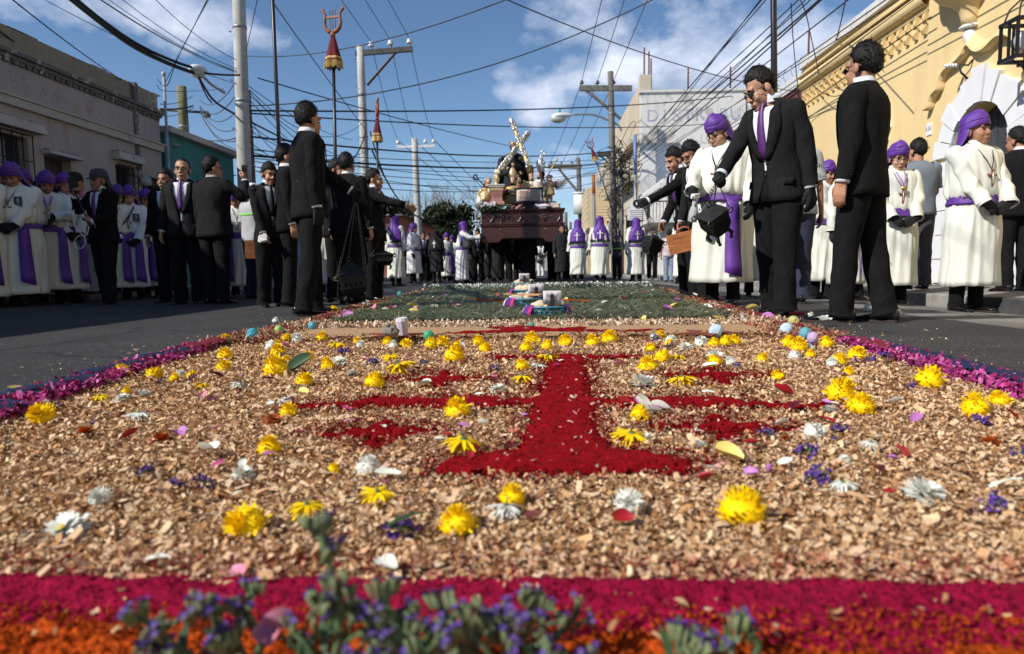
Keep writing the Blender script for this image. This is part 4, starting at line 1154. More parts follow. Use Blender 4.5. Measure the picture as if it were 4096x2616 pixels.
for i,(u,v)in enumerate(((382,199),(389,205),(396,201),(402,209),(407,204),(412,210),(377,207))):
 b=at(u,273,62);tz=at(u,v,62).z
 conifer(('tallest','second','third','fourth','fifth','sixth','leftmost')[i]+' conifer of the row behind the red house',b-Vector((0,0,.4)),tz+.2,.85,20+i)
M_SKIN=mat('skin',(0.43,0.22,0.135),.5,.12,14,spec=.4)
M_SKIN2=mat('skin_dark',(0.34,0.162,0.098),.5,.12,14,spec=.4)
M_SKIN3=mat('skin_light',(0.50,0.28,0.19),.5,.12,14,spec=.4)
M_LIP=mat('lips',(0.22,0.07,0.055),.45)
M_HAIR=mat('black_hair',(0.006,0.0052,0.0048),.6,.4,60,.7,70,spec=.3,stretch=(1,1,.3))
M_SUIT=mat('black_suit',(0.0075,0.0075,0.008),.95,.25,30,.9,5.5,spec=.2,bdist=.035,stretch=(1,1,.6))
M_SUIT2=mat('charcoal_suit',(0.012,0.012,0.0135),.95,.25,30,.9,5.5,spec=.2,bdist=.035,stretch=(1,1,.6))
M_SHIRT=mat('white_shirt',(0.72,0.73,0.78),.8)
M_TIE=mat('purple_tie',(0.10,0.025,0.16),.45)
M_TIEB=mat('black_tie',(0.012,0.012,0.02),.45)
M_SHOE=mat('black_leather',(0.008,0.008,0.009),.22,spec=.6)
M_SOLE=mat('shoe_sole',(0.03,0.018,0.012),.7)
M_GLOVE=mat('black_glove',(0.009,0.009,0.010),.9,.3,60)
M_ROBE=mat('cream_robe',(0.70,0.71,0.635),.85,.05,4,.45,3.4,bdist=.05,stretch=(1,1,.4),detail=3)
M_ROBEW=mat('white_robe',(0.70,0.71,0.71),.85,.05,4,.45,3.4,bdist=.05,stretch=(1,1,.4),detail=3)
M_PURP=mat('purple_satin',(0.105,0.028,0.270),.6,.15,5,.8,6,bdist=.03,stretch=(1,1,.5))
M_BLKCLOTH=mat('black_cloth',(0.010,0.010,0.011),.9,.3,20)
M_EYE=mat('dark_eye',(.015,.01,.008),.15)
M_EYEW=mat('eye_white',(.6,.58,.55),.3)
M_WOOD=mat('crucifix_wood',(0.22,0.085,0.035),.5,.3,30)
M_SILVER=mat('silver',(0.74,0.73,0.70),.32,metal=.65)
M_CORD=mat('black_cord',(.012,.012,.012),.8)
M_FRINGE=mat('black_fringe',(.012,.010,.014),.9)
M_JEANS=mat('blue_jeans',(0.20,0.27,0.36),.85,.25,9)
M_GREYT=mat('grey_tee',(0.16,0.19,0.24),.85,.1,8)
M_LGREY=mat('light_grey_shirt',(0.40,0.42,0.44),.85,.1,8)
M_PINKT=mat('pale_pink_tee',(0.62,0.50,0.50),.85,.1,8)
M_TEALC=mat('teal_tee',(0.01,0.22,0.19),.8,.1,8)
M_NEON=mat('neon_green',(0.28,0.85,0.10),.6)
M_WHITEC=mat('white_cap',(.72,.73,.76),.8)
M_NAVY=mat('navy_cloth',(.02,.025,.05),.85,.2,10)
M_LILAC=mat('lilac_ribbon',(.38,.26,.55),.5)
M_GOLD=mat('gold_metal',(.75,.50,.16),.28,metal=1.0)
M_LENS=mat('dark_lens',(.02,.02,.025),.08,spec=.8)
def A3(*p):return np.array(p,float)
def rotx(P,a,piv):
 P=np.asarray(P,float);c,s=np.cos(a),np.sin(a)
 y,z=P[...,1]-piv[1],P[...,2]-piv[2]
 return np.stack([P[...,0],y*c-z*s+piv[1],y*s+z*c+piv[2]],-1)
TZ={'suit':([.80,.90,1.0,1.1,1.2,1.3,1.38,1.43,1.465,1.49,1.515],[.205,.200,.186,.180,.192,.206,.212,.200,.152,.090,.070],[.138,.136,.128,.122,.128,.132,.124,.108,.088,.072,.066]),'robe':([.95,1.0,1.06,1.12,1.2,1.3,1.38,1.43,1.465,1.49,1.515],[.185,.185,.205,.208,.206,.210,.214,.202,.155,.092,.074],[.140,.140,.158,.160,.152,.145,.130,.112,.092,.078,.070])}
def prof(kind,z,fw,belly):
 Z,W,D=TZ[kind]
 w=np.interp(z,Z,W);d=np.interp(z,Z,D)
 k=fw if z<1.40 else 1+(fw-1)*max(0,(1.50-z)/.10)
 b=1+belly*math.exp(-((z-1.08)/.17)**2)
 return w*(1+(k-1)),d*(1+(k-1)*.9),b
def sring(w,d,yc,z,th,b=1.0,e=2.35,mul=1.0):
 c,s=np.cos(th),np.sin(th)
 x=w*np.sign(c)*np.abs(c)**(2/e);y=d*np.sign(s)*np.abs(s)**(2/e)
 y=np.where(y<0,y*b,y)
 return np.stack([x*mul,yc+y*mul,np.full_like(x,z)],-1)
def ik(s,t,l1,l2,pole):
 d=t-s;L=np.linalg.norm(d)
 if L>(l1+l2)*.995:t=s+d*((l1+l2)*.995/L);d=t-s;L=np.linalg.norm(d)
 a=math.acos(max(-1,min(1,(l1*l1+L*L-l2*l2)/(2*l1*L))));n=d/L
 p=pole-n*np.dot(pole,n);p/=max(np.linalg.norm(p),1e-6)
 return s+n*l1*math.cos(a)+p*l1*math.sin(a),t
def unit(v):v=np.asarray(v,float);return v/max(np.linalg.norm(v),1e-9)
def hand_caps(mb,w,d,n,side,curl,g=0.0,k=1.0):
 """hand at wrist w, fingers along d, palm facing n; side +1 left, -1 right"""
 d=unit(d);n=unit(n-d*np.dot(n,d));x=np.cross(n,d)*side
 if g>=0:mb.caps(w-d*.03,.026+g,w+d*.02,.024+g,8)
 lens=(.078,.086,.080,.062);offs=(.030,.010,-.011,-.030)
 for l,o in zip(lens,offs):
  b0=w+d*.018+x*o*.55;b1=w+d*.088*k+x*o*(1 if True else 0)
  mb.caps(b0,.016+g,b1,.0125+g,7)
  p=b1;a=0
  for j,f in enumerate((.46,.32,.24)):
   a+=curl*(1.0,1.15,.8)[j]
   q=p+(d*math.cos(a)+n*math.sin(a))*l*f*k
   mb.caps(p,(.0118,.0105,.0095)[j]+g,q,(.0105,.0095,.008)[j]+g,7);p=q
 t0=w+d*.025+x*.022;t1=t0+(x*.55+d*.75+n*.25)*.040;t2=t1+unit(x*(.25-.3*curl)+d*.9+n*(.25+.7*curl))*.032
 t3=t2+unit(x*(-.1-.4*curl)+d*.9+n*(.2+.8*curl))*.026
 mb.caps(t0,.017+g,t1,.0135+g,7);mb.caps(t1,.0125+g,t2,.0115+g,7);mb.caps(t2,.0115+g,t3,.009+g,7)
CUR_LOD=0
def cloth_tube(mb,path,radii,n,amp,seed,flat=1.0,freq=26):
 P=smooth_path(path,3 if CUR_LOD==0 and n>17 else 2);t0=np.linspace(0,1,len(radii));t=np.linspace(0,1,len(P))
 r=np.interp(t,t0,radii)
 R=tube_rings(P,r,n,flat)
 th=np.arange(n)*2*PI/n
 for i in range(len(P)):
  bend_=.55+.9*math.exp(-((t[i]-.55)/.2)**2)
  rg_=1-2*np.abs(np.sin(freq*.5*t[i]+1.2*np.sin(th+seed)+.35*seed))**.7
  q=amp*bend_*(rg_*.75+.5*np.sin(2*th+9*t[i]+seed*3)+.4*np.sin(3*th-17*t[i]+seed))
  R[i]=P[i]+(R[i]-P[i])*(1+q)[:,None]
 mb.loft(R,True,False,False)
PERSONS=[]
def person(label,u,s,psi,kind='suit',H=1.72,fw=1.0,belly=0.0,lean=0.0,head=(0,0),L=None,R=None,lod=1,group=None,gloveL=None,gloveR=None,curlL=.35,curlR=.35,hdL=None,hdR=None,pnL=None,pnR=None,poleL=None,poleR=None,hood='turban',hair='short',glasses=None,skin=None,tie=None,cross=True,stance=.10,step=0.0,shirt=None,cap=None,hem=.20,robe=None,sashside=1,loc=None,z=None,badge=False,medal=False,lower=None,jm=None,tail=1,tuck=0,purple=None):
 global CUR_LOD
 CUR_LOD=lod
 seed=RNG.random()*6.28
 k=H/1.75
 p=ahead(u,s)if loc is None else Vector(loc)
 pz=(road_z(p.x)if z is None else z)
 psi_r=math.radians(psi)
 skin=skin or random.choice([M_SKIN,M_SKIN,M_SKIN2,M_SKIN3])
 purple=purple or M_PURP
 gl=kind=='robe'
 gloveL=gl if gloveL is None else gloveL
 gloveR=gl if gloveR is None else gloveR
 na=(40,30,20)[lod]
 lean_r=math.radians(lean)
 piv=A3(0,0,.95)
 def bend(P):
  P=np.asarray(P,float)
  a=lean_r*sstep(.90,1.18,P[...,2])
  return rotx(P,a,piv)
 fwb=1+(fw-1)*.6
 nb=bend(A3(0,.012,1.47))
 hp,hy=math.radians(head[0]),math.radians(head[1])
 HR=Matrix.Rotation(hy,3,'Z')@Matrix.Rotation(hp+lean_r*.55,3,'X')
 HRn=np.array(HR)
 HC=nb+HRn@A3(0,-.026,.122)
 def hx(P):return(np.asarray(P,float)*np.array([.985,.965,.96]))@HRn.T+HC
 sh={1:bend(A3(.178*fwb,.012,1.415)),-1:bend(A3(-.178*fwb,.012,1.415))}
 tgt={1:A3(*(L if L else(.27+.1*(fw-1),-.03,.82))),-1:A3(*(R if R else(-.27-.1*(fw-1),-.03,.82)))}
 pole={1:A3(*(poleL or(.35,.8,-.25))),-1:A3(*(poleR or(-.35,.8,-.25)))}
 el={};wr={}
 for sd in(1,-1):el[sd],wr[sd]=ik(sh[sd],tgt[sd],.285,.255,pole[sd])
 hd={1:hdL,-1:hdR};pn={1:pnL,-1:pnR}
 for sd in(1,-1):
  fd=unit(wr[sd]-el[sd])
  hd[sd]=unit(hd[sd])if hd[sd]is not None else fd
  pn[sd]=A3(*pn[sd])if pn[sd]is not None else A3(-sd,0,0)
 mb=MB()
 mb.caps(bend(A3(0,.01,.98)),.10,bend(A3(0,.01,1.32)),.105);mb.caps(bend(A3(0,.012,1.36)),.075,HC+HRn@A3(0,.02,-.03),.056*(1+.3*(fw-1)))
 for sd in(1,-1):
  mb.caps(bend(A3(0,.01,1.38)),.06,sh[sd],.048);mb.caps(sh[sd],.046,el[sd],.036);mb.caps(el[sd],.036,wr[sd],.026)
  hand_caps(mb,wr[sd],hd[sd],pn[sd],sd,curlL if sd>0 else curlR,0.0015 if lod else 0)
  hip=A3(sd*.085,.01,.95);ft=A3(sd*stance,.03-sd*step*.5,.07);kn=(hip+ft)/2+A3(0,-.03,.03)
  mb.caps(hip,.075,kn,.05);mb.caps(kn,.048,ft,.036);mb.caps(ft+A3(0,0,-.03),.024,ft+A3(0,-.12,-.042),.016)
 fat=1+.55*(fw-1)
 mb.ball(hx([(0,.018,.062)])[0],A3(.083,.100,.098)*.965,16,12,HR);mb.ball(hx([(0,-.035,-.03)])[0],A3(.067*fat,.066,.092)*.965,14,10,HR)
 mb.ball(hx([(0,-.070,-.098)])[0],A3(.032*fat,.028,.022)*.96,10,8,HR)
 if fw>1.15:mb.ball(hx([(0,-.03,-.11)])[0],A3(.06,.05,.035),10,8,HR)
 N=hx([(0,-.098,.016),(0,-.116,-.022),(-.017,-.101,-.027),(.017,-.101,-.027)])
 mb.caps(N[0],.009,N[1],.0125,8);mb.caps(N[2],.010,N[3],.010,8)
 B=hx([(-.045,-.082,.040),(.045,-.082,.040),(-.022,-.096,-.062),(.022,-.096,-.062),(-.018,-.092,-.076),(.018,-.092,-.076)])
 mb.caps(B[0],.014,B[1],.014,8);mb.caps(B[2],.008,B[3],.008,8);mb.caps(B[4],.009,B[5],.009,8)
 for sd in(1,-1):
  mb.ball(hx([(sd*.040*fat,-.068,-.028)])[0],A3(.029,.027,.029)*.96,10,8,HR)
  mb.ball(hx([(sd*.086,.012,-.002)])[0],A3(.013,.026,.036)*.96,8,8,HR)
 body=mb.build('person',skin,None,True)
 remesh_later(body,(.0064,.0100,.014)[lod],2,(.12,.20,.25)[lod])
 body.location=(p.x,p.y,pz);body.rotation_euler=(0,0,psi_r);body.scale=(k,k,k)
 tag(body,label,'person',group)
 root=body
 def part(mb,name,m,smooth=True,par=root):return mb.build(name,m,par,smooth)
 if lod<2 or abs(((psi+head[1]+180)%360)-180)<110:
  for sd in(1,-1):
   q=MB();q.ball(hx([(sd*.034,-.0865,.012)])[0],(.0115,.008,.0075),8,6,HR);e=part(q,'eye',M_EYE)
   q=MB();q.tube(hx([(sd*.014,-.1,.036),(sd*.034,-.1005,.044),(sd*.056,-.084,.036)]),[.004,.0055,.003],5);part(q,'eyebrow',M_HAIR)
  q=MB();q.tube(hx([(-.026,-.094,-.071),(-.012,-.1045,-.066),(0,-.106,-.0675),(.012,-.1045,-.066),(.026,-.094,-.071)]),[.003,.0075,.008,.0075,.003],6);part(q,'lips',M_LIP)
 if glasses:
  q=MB();r=.022
  for sd in(1,-1):
   c=A3(sd*.036,-.105,.010)
   q.tube(hx([c+A3(r*1.15*math.cos(a),.012*abs(math.cos(a))*(1 if sd*math.cos(a)>0 else 0),r*.85*math.sin(a))for a in np.linspace(0,2*PI,13)]),.0028,5,False)
   q.tube(hx([c+A3(sd*r*1.1,.01,.005),(sd*.082,-.06,.018),(sd*.092,.01,.016)]),.0025,5)
  q.tube(hx([(-.012,-.114,.014),(0,-.117,.016),(.012,-.114,.014)]),.0026,5)
  gla=part(q,'glasses',M_PHONE)
  if glasses=='dark':
   for sd in(1,-1):
    q=MB();q.ball(hx([(sd*.036,-.104,.010)])[0],(.021,.004,.015),10,6,HR);part(q,'lens',M_LENS,True,gla)
 hood_on=kind=='robe' and hood
 if hair and hood!='cape':
  q=MB();nu,nv=(30,22)if lod<2 else(18,14)
  rings=[]
  rr=np.random.default_rng(int(seed*1000))
  for i in range(nv+1):
   a=-PI/2+PI*i/nv;t=np.arange(nu)*2*PI/nu
   dx,dy,dz=math.cos(a)*np.cos(t)+1e-4,math.cos(a)*np.sin(t),np.full(nu,math.sin(a))
   az=np.abs(np.arctan2(dx,-dy))
   line=np.interp(az,[0,.7,1.0,1.25,1.5,1.75,2.1,PI],[.42,.40,.32,.05,-.22,-.10,-.55,-.80])
   if hair=='bald':line=line+np.interp(az,[0,1.0,1.4,2],[.18,.22,0,0])
   if hair=='fringe':line=line-np.interp(az,[0,.9,1.3],[.14,.10,0])
   inside=sstep(line-.09,line+.06,dz)
   hgt={'short':.0,'curly':.018,'spiky':.012,'bald':-.004,'long':.01,'fringe':.008}[hair]
   r=.86+inside*(.215+hgt*2.5)+inside*rr.normal(0,.012+(.02 if hair in('curly','spiky')else 0),nu)
   if hair in('spiky','fringe','short'):r+=inside*.05*sstep(.5,1.0,dz)*(1+.5*np.sin(3*t+seed))
   rings.append(np.stack([dx*.085*r,dy*.102*r+.018,dz*.116*r+.047],-1))
  q.loft(hx(np.array(rings)),True,True,True)
  if lod<2 and hair!='bald' and not cap and not hood_on:
   R_=np.array(rings).reshape(-1,3);cen=A3(0,.018,.047)
   for _ in range((420,160)[lod]):
    p_=R_[rr.integers(0,len(R_))];o_=(p_-cen);nn=unit(o_)
    if np.linalg.norm(o_/A3(.085,.102,.116))<1.03:continue
    if p_[2]<.0 and rr.random()<.6:continue
    tg=unit(A3(rr.normal(0,.5),.55+rr.normal(0,.4)-(1.1 if p_[1]<-.02 and p_[2]>.1 else 0),-.25+rr.normal(0,.35))-nn*.2);sd_=np.cross(nn,tg)*.0042;L_=rr.uniform(.02,.04)
    a_=p_-nn*.002;b_=p_+tg*L_*.5+nn*.004;c_=p_+tg*L_+nn*rr.uniform(-.002,.005)*(2.2 if hair in('spiky','curly')else 1)
    q.add(hx([a_-sd_,a_+sd_,b_-sd_,b_+sd_,c_]),[(0,1,3,2),(2,3,4)])
  part(q,'hair',M_HAIR)
 def leg(sd,m,name='trousers'):
  pass
 if kind in('suit','casual'):
  q=MB();th=np.arange(na)*2*PI/na
  q.loft([bend(sring(w*fwb,d*fwb,.005,z,th,1+belly*.3))for z,w,d in((.80,.16,.115),(.86,.185,.128),(.95,.180,.125),(1.06,.17,.118))],True,True,True)
  for sd in(1,-1):
   ft=A3(sd*stance,.035-sd*step*.5,.05);hip=A3(sd*.088*fwb,.008,.90);kn=(hip+ft)/2+A3(sd*.004,-.022,.0)
   cloth_tube(q,[hip,hip*.6+kn*.4,kn,kn*.5+ft*.5,ft*.85+kn*.15,ft],[.103*fwb,.098*fwb,.078,.072,.073,.082],max(22,na*2//3),.05,seed+sd,1.12,34)
  part(q,'trousers',lower or(M_SUIT if kind=='suit' else M_JEANS))
 for sd in(1,-1):
  ft=A3(sd*stance,.03-sd*step*.5,0);out=sd*.14
  prof_=[(.085,.022,.012,.075),(.075,.034,.012,.085),(.03,.036,.012,.092),(-.03,.038,.012,.082),(-.09,.044,.012,.056),(-.14,.046,.012,.044),(-.18,.038,.013,.036),(-.205,.022,.014,.026)]
  rings=[]
  tt=np.arange(12)*2*PI/12
  for(y,w,z0,z1)in prof_:
   c,sn=np.cos(tt),np.sin(tt)
   X=w*np.sign(c)*np.abs(c)**.8;Z=(z0+z1)/2+(z1-z0)/2*np.sign(sn)*np.abs(sn)**.8
   rings.append(np.stack([X+y*-out,np.full(12,y),Z],-1))
  q=MB();q.loft(np.array(rings)+ft,True,True,True);shoe=part(q,'shoe',M_SHOE)
  q=MB();so=[]
  for(y,w,z0,z1)in prof_:so.append([(x+y*-out,y,z)for x,z in((-w*1.04,.001),(w*1.04,.001),(w*1.04,.014 if y<.0 else .018),(-w*1.04,.014 if y<.0 else .018))])
  q.loft(np.array(so)+ft,True,True,True);part(q,'sole',M_SOLE,False,shoe)
 th_full=np.arange(na)*2*PI/na
 if kind=='suit':
  jm=jm or(M_SUIT if RNG.random()<.7 else M_SUIT2)
  q=MB();zs=np.concatenate([np.linspace(1.0,1.42,9),[1.44,1.455]])
  q.loft([bend(sring(*[v*(.955 if z<1.43 else .90)for v in prof('suit',z,fw,belly)[:2]],.004,z,th_full,prof('suit',z,fw,belly)[2]))for z in zs],True)
  q.loft([bend(sring(w,d,.010-.018*t,z,th_full))for z,w,d,t in((1.485,.072,.068,.2),(1.515,.0635,.064,.4),(1.538,.060,.062,.8),(1.530,.055,.056,.8))],True)
  part(q,'shirt',shirt or M_SHIRT)
  tm=tie or M_TIE
  q=MB();Lp,Rp=[],[]
  for z,w in((1.500,.014),(1.478,.021),(1.462,.014),(1.40,.020),(1.30,.027),(1.18,.033),(1.10,.034)):
   W_,D_,B_=prof('suit',z,fw,belly);y=-(D_*.955*B_)-.007
   if z>1.44:y-=.006
   Lp.append((w,y,z));Rp.append((-w,y,z))
  q.strip(bend(A3(*[])if False else np.array(Lp)),bend(np.array(Rp)))
  ob=part(q,'tie',tm);md=ob.modifiers.new('t','SOLIDIFY');md.thickness=.006;md.offset=0
  q=MB();zs=np.concatenate([np.linspace(.80,1.10,8),np.linspace(1.14,1.46,9),[1.485,1.505]])
  rings=[];edges=[]
  for z in zs:
   W_,D_,B_=prof('suit',z,fw,belly)
   g=.03+.16*sstep(.98,.80,z)+(.26*sstep(1.06,1.38,z))+.50*sstep(1.41,1.5,z)
   th=np.linspace(-PI/2+g,1.5*PI-g,na+1)
   wr_=1+.016*np.sin(5*th+seed+9*z)+.012*np.sin(9*th+23*z)+.014*(1-2*np.abs(np.sin(11*z+2*np.sin(2*th+seed))))*math.exp(-((z-1.1)/.12)**2)
   rg=sring(W_,D_,.004,z,th,B_)
   rg[:,:2]*=wr_[:,None]
   rg[:,:2]*=1+.03*sstep(.95,.80,z)
   rings.append(bend(rg));edges.append((z,g,W_,D_,B_))
  q.loft(rings,False)
  for sd in(1,-1):
   cloth_tube(q,[sh[sd]*.86+bend(A3(0,.01,1.40))*.14,sh[sd]+A3(sd*.004,0,-.012),sh[sd]*.6+el[sd]*.4,el[sd],el[sd]*.55+wr[sd]*.45,wr[sd]-unit(wr[sd]-el[sd])*.005],[.070,.076,.064*fwb,.058,.051,.048],max(18,na//2),.075,seed+sd*2,1.0)
  ob=part(q,'suit_jacket',jm)
  md=ob.modifiers.new('t','SOLIDIFY');md.thickness=.008;md.offset=-1
  for sd in(1,-1):
   q=MB();a_,b_=[],[]
   for(z,g,W_,D_,B_)in edges:
    if z<1.09 or z>1.49:continue
    wdt=.08+.36*math.sin(PI*(z-1.08)/.46)**.8
    ths=np.array([-PI/2+sd*g*1.0,-PI/2+sd*(g+wdt)])
    rg=sring(W_+.007,D_+.008,.004,z,ths,B_);a_.append(rg[0]);b_.append(rg[1])
   q.strip(bend(np.array(a_)),bend(np.array(b_)));ob=part(q,'lapel',jm)
   md=ob.modifiers.new('t','SOLIDIFY');md.thickness=.005;md.offset=0
   q=MB();dd=unit(wr[sd]-el[sd]);q.tube([wr[sd]-dd*.02,wr[sd]+dd*.012],.042,12,True);part(q,'shirt_cuff',shirt or M_SHIRT)
  q=MB()
  for zb in(1.09,.99):
   W_,D_,B_=prof('suit',zb,fw,belly);q.ball(bend(A3(.008,-D_*B_-.008,zb)),(.009,.005,.009),8,5)
  part(q,'button',M_PHONE)
  if lod==0:
   for sd in(1,-1):
    q=MB();aa=np.radians(-90+sd*np.linspace(38,64,5));W_,D_,B_=prof('suit',.95,fw,belly)
    q.strip(bend(sring(W_*1.035+.004,D_*1.035+.005,.004,.955,aa,B_)),bend(sring(W_*1.04+.008,D_*1.04+.008,.004,.905,aa,B_)));o=part(q,'pocket_flap',jm);md=o.modifiers.new('t','SOLIDIFY');md.thickness=.004
   for sd in(1,-1):
    q=MB();dd=unit(wr[sd]-el[sd])
    for k in range(3):q.ball(wr[sd]-dd*(.03+.018*k)+A3(sd*.02,.048,0),(.006,.004,.006),6,4)
    part(q,'sleeve_button',M_PHONE)
 elif kind=='casual':
  q=MB();zs=np.linspace(.86,1.49,14);rings=[]
  for z in zs:
   W_,D_,B_=prof('suit',z,fw,belly);rg=sring(W_,D_,.004,z,th_full,B_)
   rg[:,:2]*=(1+.018*np.sin(4*th_full+14*z+seed)+.012*np.sin(7*th_full-21*z))[:,None];rings.append(bend(rg))
  q.loft(rings,True)
  for sd in(1,-1):
   cloth_tube(q,[sh[sd]*.85+bend(A3(0,.01,1.40))*.15,sh[sd],sh[sd]*.5+el[sd]*.5,sh[sd]*.15+el[sd]*.85],[.07,.078,.072,.074],16,.04,seed)
  ob=part(q,'tee_shirt',shirt or M_GREYT);md=ob.modifiers.new('t','SOLIDIFY');md.thickness=.006;md.offset=-1
 elif kind=='robe':
  rm=robe or M_ROBE
  q=MB();nr=(110,84,56)[lod];th=np.arange(nr)*2*PI/nr
  zs=np.linspace(hem,1.03,18);rings=[]
  hw=.240*(1+(fw-1)*.8)
  for z in zs:
   t=(1.03-z)/(1.03-hem)
   w=(.182*fw)*(1-t)+hw*t;d=(.142*(1+(fw-1)*.9))*(1-t)+hw*.84*t
   w+=.022*math.sin(PI*min(1,t*1.5));d+=.016*math.sin(PI*min(1,t*1.5))
   a=.018+.105*t**.7
   ph=seed+1.2*math.sin(1.5*t)
   rd=lambda n_,p_:1-2*np.abs(np.sin(n_*.5*th+p_))**.75
   f=.50*rd(7,ph)+.36*rd(12,2.1*ph+t)+.2*np.sin(17*th-ph+2*t)+.25*np.sin(3*th+seed*2)
   f=f*(.30+.75*(.5+.5*np.sin(2*th+seed*1.7+.6*np.sin(3*th))))+.12*rd(3,seed+2*t)
   f=f+.55*(1-t)**2*np.sin(24*th+seed)
   rg=sring(w,d,.0,z,th,1+belly*.35*(1-t),2.1)
   rg[:,:2]*=(1+a*f)[:,None]
   rg[:,2]+=.010*f*t
   yoff=-.04*t*(1 if lean>8 else 0)
   rg[:,1]+=yoff+math.sin(lean_r)*.0
   rings.append(bend(rg)if z>.9 else rg)
  q.loft(rings,True)
  zs=np.concatenate([[1.0,1.035,1.06],np.linspace(1.10,1.46,9),[1.485,1.51,1.525]]);rings=[]
  for z in zs:
   W_,D_,B_=prof('robe',z,fw,belly)
   if z>=1.48:W_*=.92;D_*=.95
   rg=sring(W_,D_,.004,z,th,B_)
   am=.034*math.exp(-((z-1.09)/.10)**2)+.016
   rg[:,:2]*=(1+am*(np.sin(13*th+seed+5*z)*.6+.5*np.sin(22*th-seed)+.6*np.sin(5*th+19*z)))[:,None]
   rings.append(bend(rg))
  q.loft(rings,True)
  for sd in(1,-1):
   cloth_tube(q,[sh[sd]*.84+bend(A3(0,.01,1.40))*.16,sh[sd]+A3(0,0,-.01),sh[sd]*.55+el[sd]*.45,el[sd],el[sd]*.55+wr[sd]*.45,wr[sd]*.92+el[sd]*.08,wr[sd]+unit(wr[sd]-el[sd])*.012],[.072,.081,.075,.067,.062,.065,.066],max(20,nr//3),.13,seed+sd,1.0,30)
  for sd in(1,-1):
   ft=A3(sd*stance,.03-sd*step*.5,.07);hip=A3(sd*.085,.01,.9)
   q2=MB();cloth_tube(q2,[ft*.4+hip*.6,ft*.7+hip*.3,ft*.92+hip*.08,ft+A3(0,0,-.015)],[.07,.066,.062,.070],12,.03,seed);part(q2,'trouser_leg',M_SUIT)
  ob=part(q,'robe',rm);md=ob.modifiers.new('t','SOLIDIFY');md.thickness=.006;md.offset=-1
  q=MB();rings=[]
  for z in(.955,.975,1.0,1.03,1.05):
   w=.182*fw+.010+(.012 if z<.99 else 0);d=.142*(1+(fw-1)*.9)+.012+(.012 if z<.99 else 0)
   rg=sring(w,d,0,z,th,1+belly*.55,2.1);rg[:,:2]*=(1+.008*np.sin(9*th+60*z))[:,None];rings.append(bend(rg))
  q.loft(rings,True);ob=part(q,'sash',purple);md=ob.modifiers.new('t','SOLIDIFY');md.thickness=.008
  if tail:
   q=MB();Lp,Rp=[],[]
   for i in range(12):
    t=i/11;z=.97-.66*t
    ang=math.radians(-58 if sashside>0 else-122)if tail==1 else math.radians(20 if sashside>0 else 160)
    rr_=.20*fw+(hw-.185*fw)*((1.0-z)/(1.0-hem))+.022+.006*math.sin(7*t)
    hwid=(.055+.025*t);da=hwid/rr_
    for lst,s_ in((Lp,1),(Rp,-1)):
     aa=ang+s_*da;zz=z-(.05 if i==11 else 0)*(1 if s_>0 else 0)
     lst.append((rr_*math.cos(aa)*1.02,rr_*math.sin(aa)*.86*(1+belly*.3*(1-t)),zz))
   q.strip(np.array(Lp),np.array(Rp));ob=part(q,'sash_tail',purple);md=ob.modifiers.new('t','SOLIDIFY');md.thickness=.006
 for sd,g in((1,gloveL),(-1,gloveR)):
  if not g:continue
  q=MB();hand_caps(q,wr[sd],hd[sd],pn[sd],sd,curlL if sd>0 else curlR,.0045)
  q.caps(wr[sd]-unit(wr[sd]-el[sd])*.06,.036,wr[sd],.034,10)
  o=part(q,'glove',M_GLOVE);remesh_later(o,(.0056,.009,.012)[lod],1,(.4,.6,.6)[lod])
 if kind=='robe' and hood:
  nh=40;ph=np.arange(nh)*2*PI/nh
  q=MB();rings=[]
  if hood=='turban':
   levels=((.040,1.10,1.10),(.060,1.17,1.15),(.085,1.20,1.17),(.115,1.18,1.15),(.145,1.08,1.08),(.172,.90,.94),(.195,.62,.70),(.208,.30,.36),(.212,.06,.08))
  else:
   levels=((-.02,1.20,1.16),(.03,1.22,1.18),(.085,1.20,1.17),(.115,1.15,1.13),(.140,1.02,1.02),(.160,.80,.82),(.172,.50,.52),(.178,.08,.1))
  lv=np.array(levels);zz_=np.linspace(lv[0,0],lv[-1,0],22);tu=hood=='turban'
  for z,a,b in zip(zz_,np.interp(zz_,lv[:,0],lv[:,1]),np.interp(zz_,lv[:,0],lv[:,2])):
   wob=1+.035*np.sin(3*ph+seed+26*z)+.02*np.sin(7*ph-31*z+seed)
   if tu:
    for k in range(3):wob=wob-.075*np.exp(-((z-.075-.04*k-.022*np.sin(ph*(1+k%2)+seed+2*k))/.007)**2)
    wob=wob*(1-.30*sstep(.12,.215,z)*np.cos(ph+.3*math.sin(seed))**2)+.10*sstep(.12,.19,z)*np.sin(ph-.4*math.sin(seed)).clip(0,1)
   tilt=.030*np.sin(ph)if hood=='turban' else 0
   if hood!='turban' and z<.1:tilt=0
   rings.append(np.stack([.084*a*np.cos(ph)*wob,.016+.103*b*np.sin(ph)*wob,np.full(nh,z)-tilt*(1 if z<.1 else .4)-.01],-1))
  q.loft(hx(np.array(rings)),True,False,True)
  na_=25;rings=[]
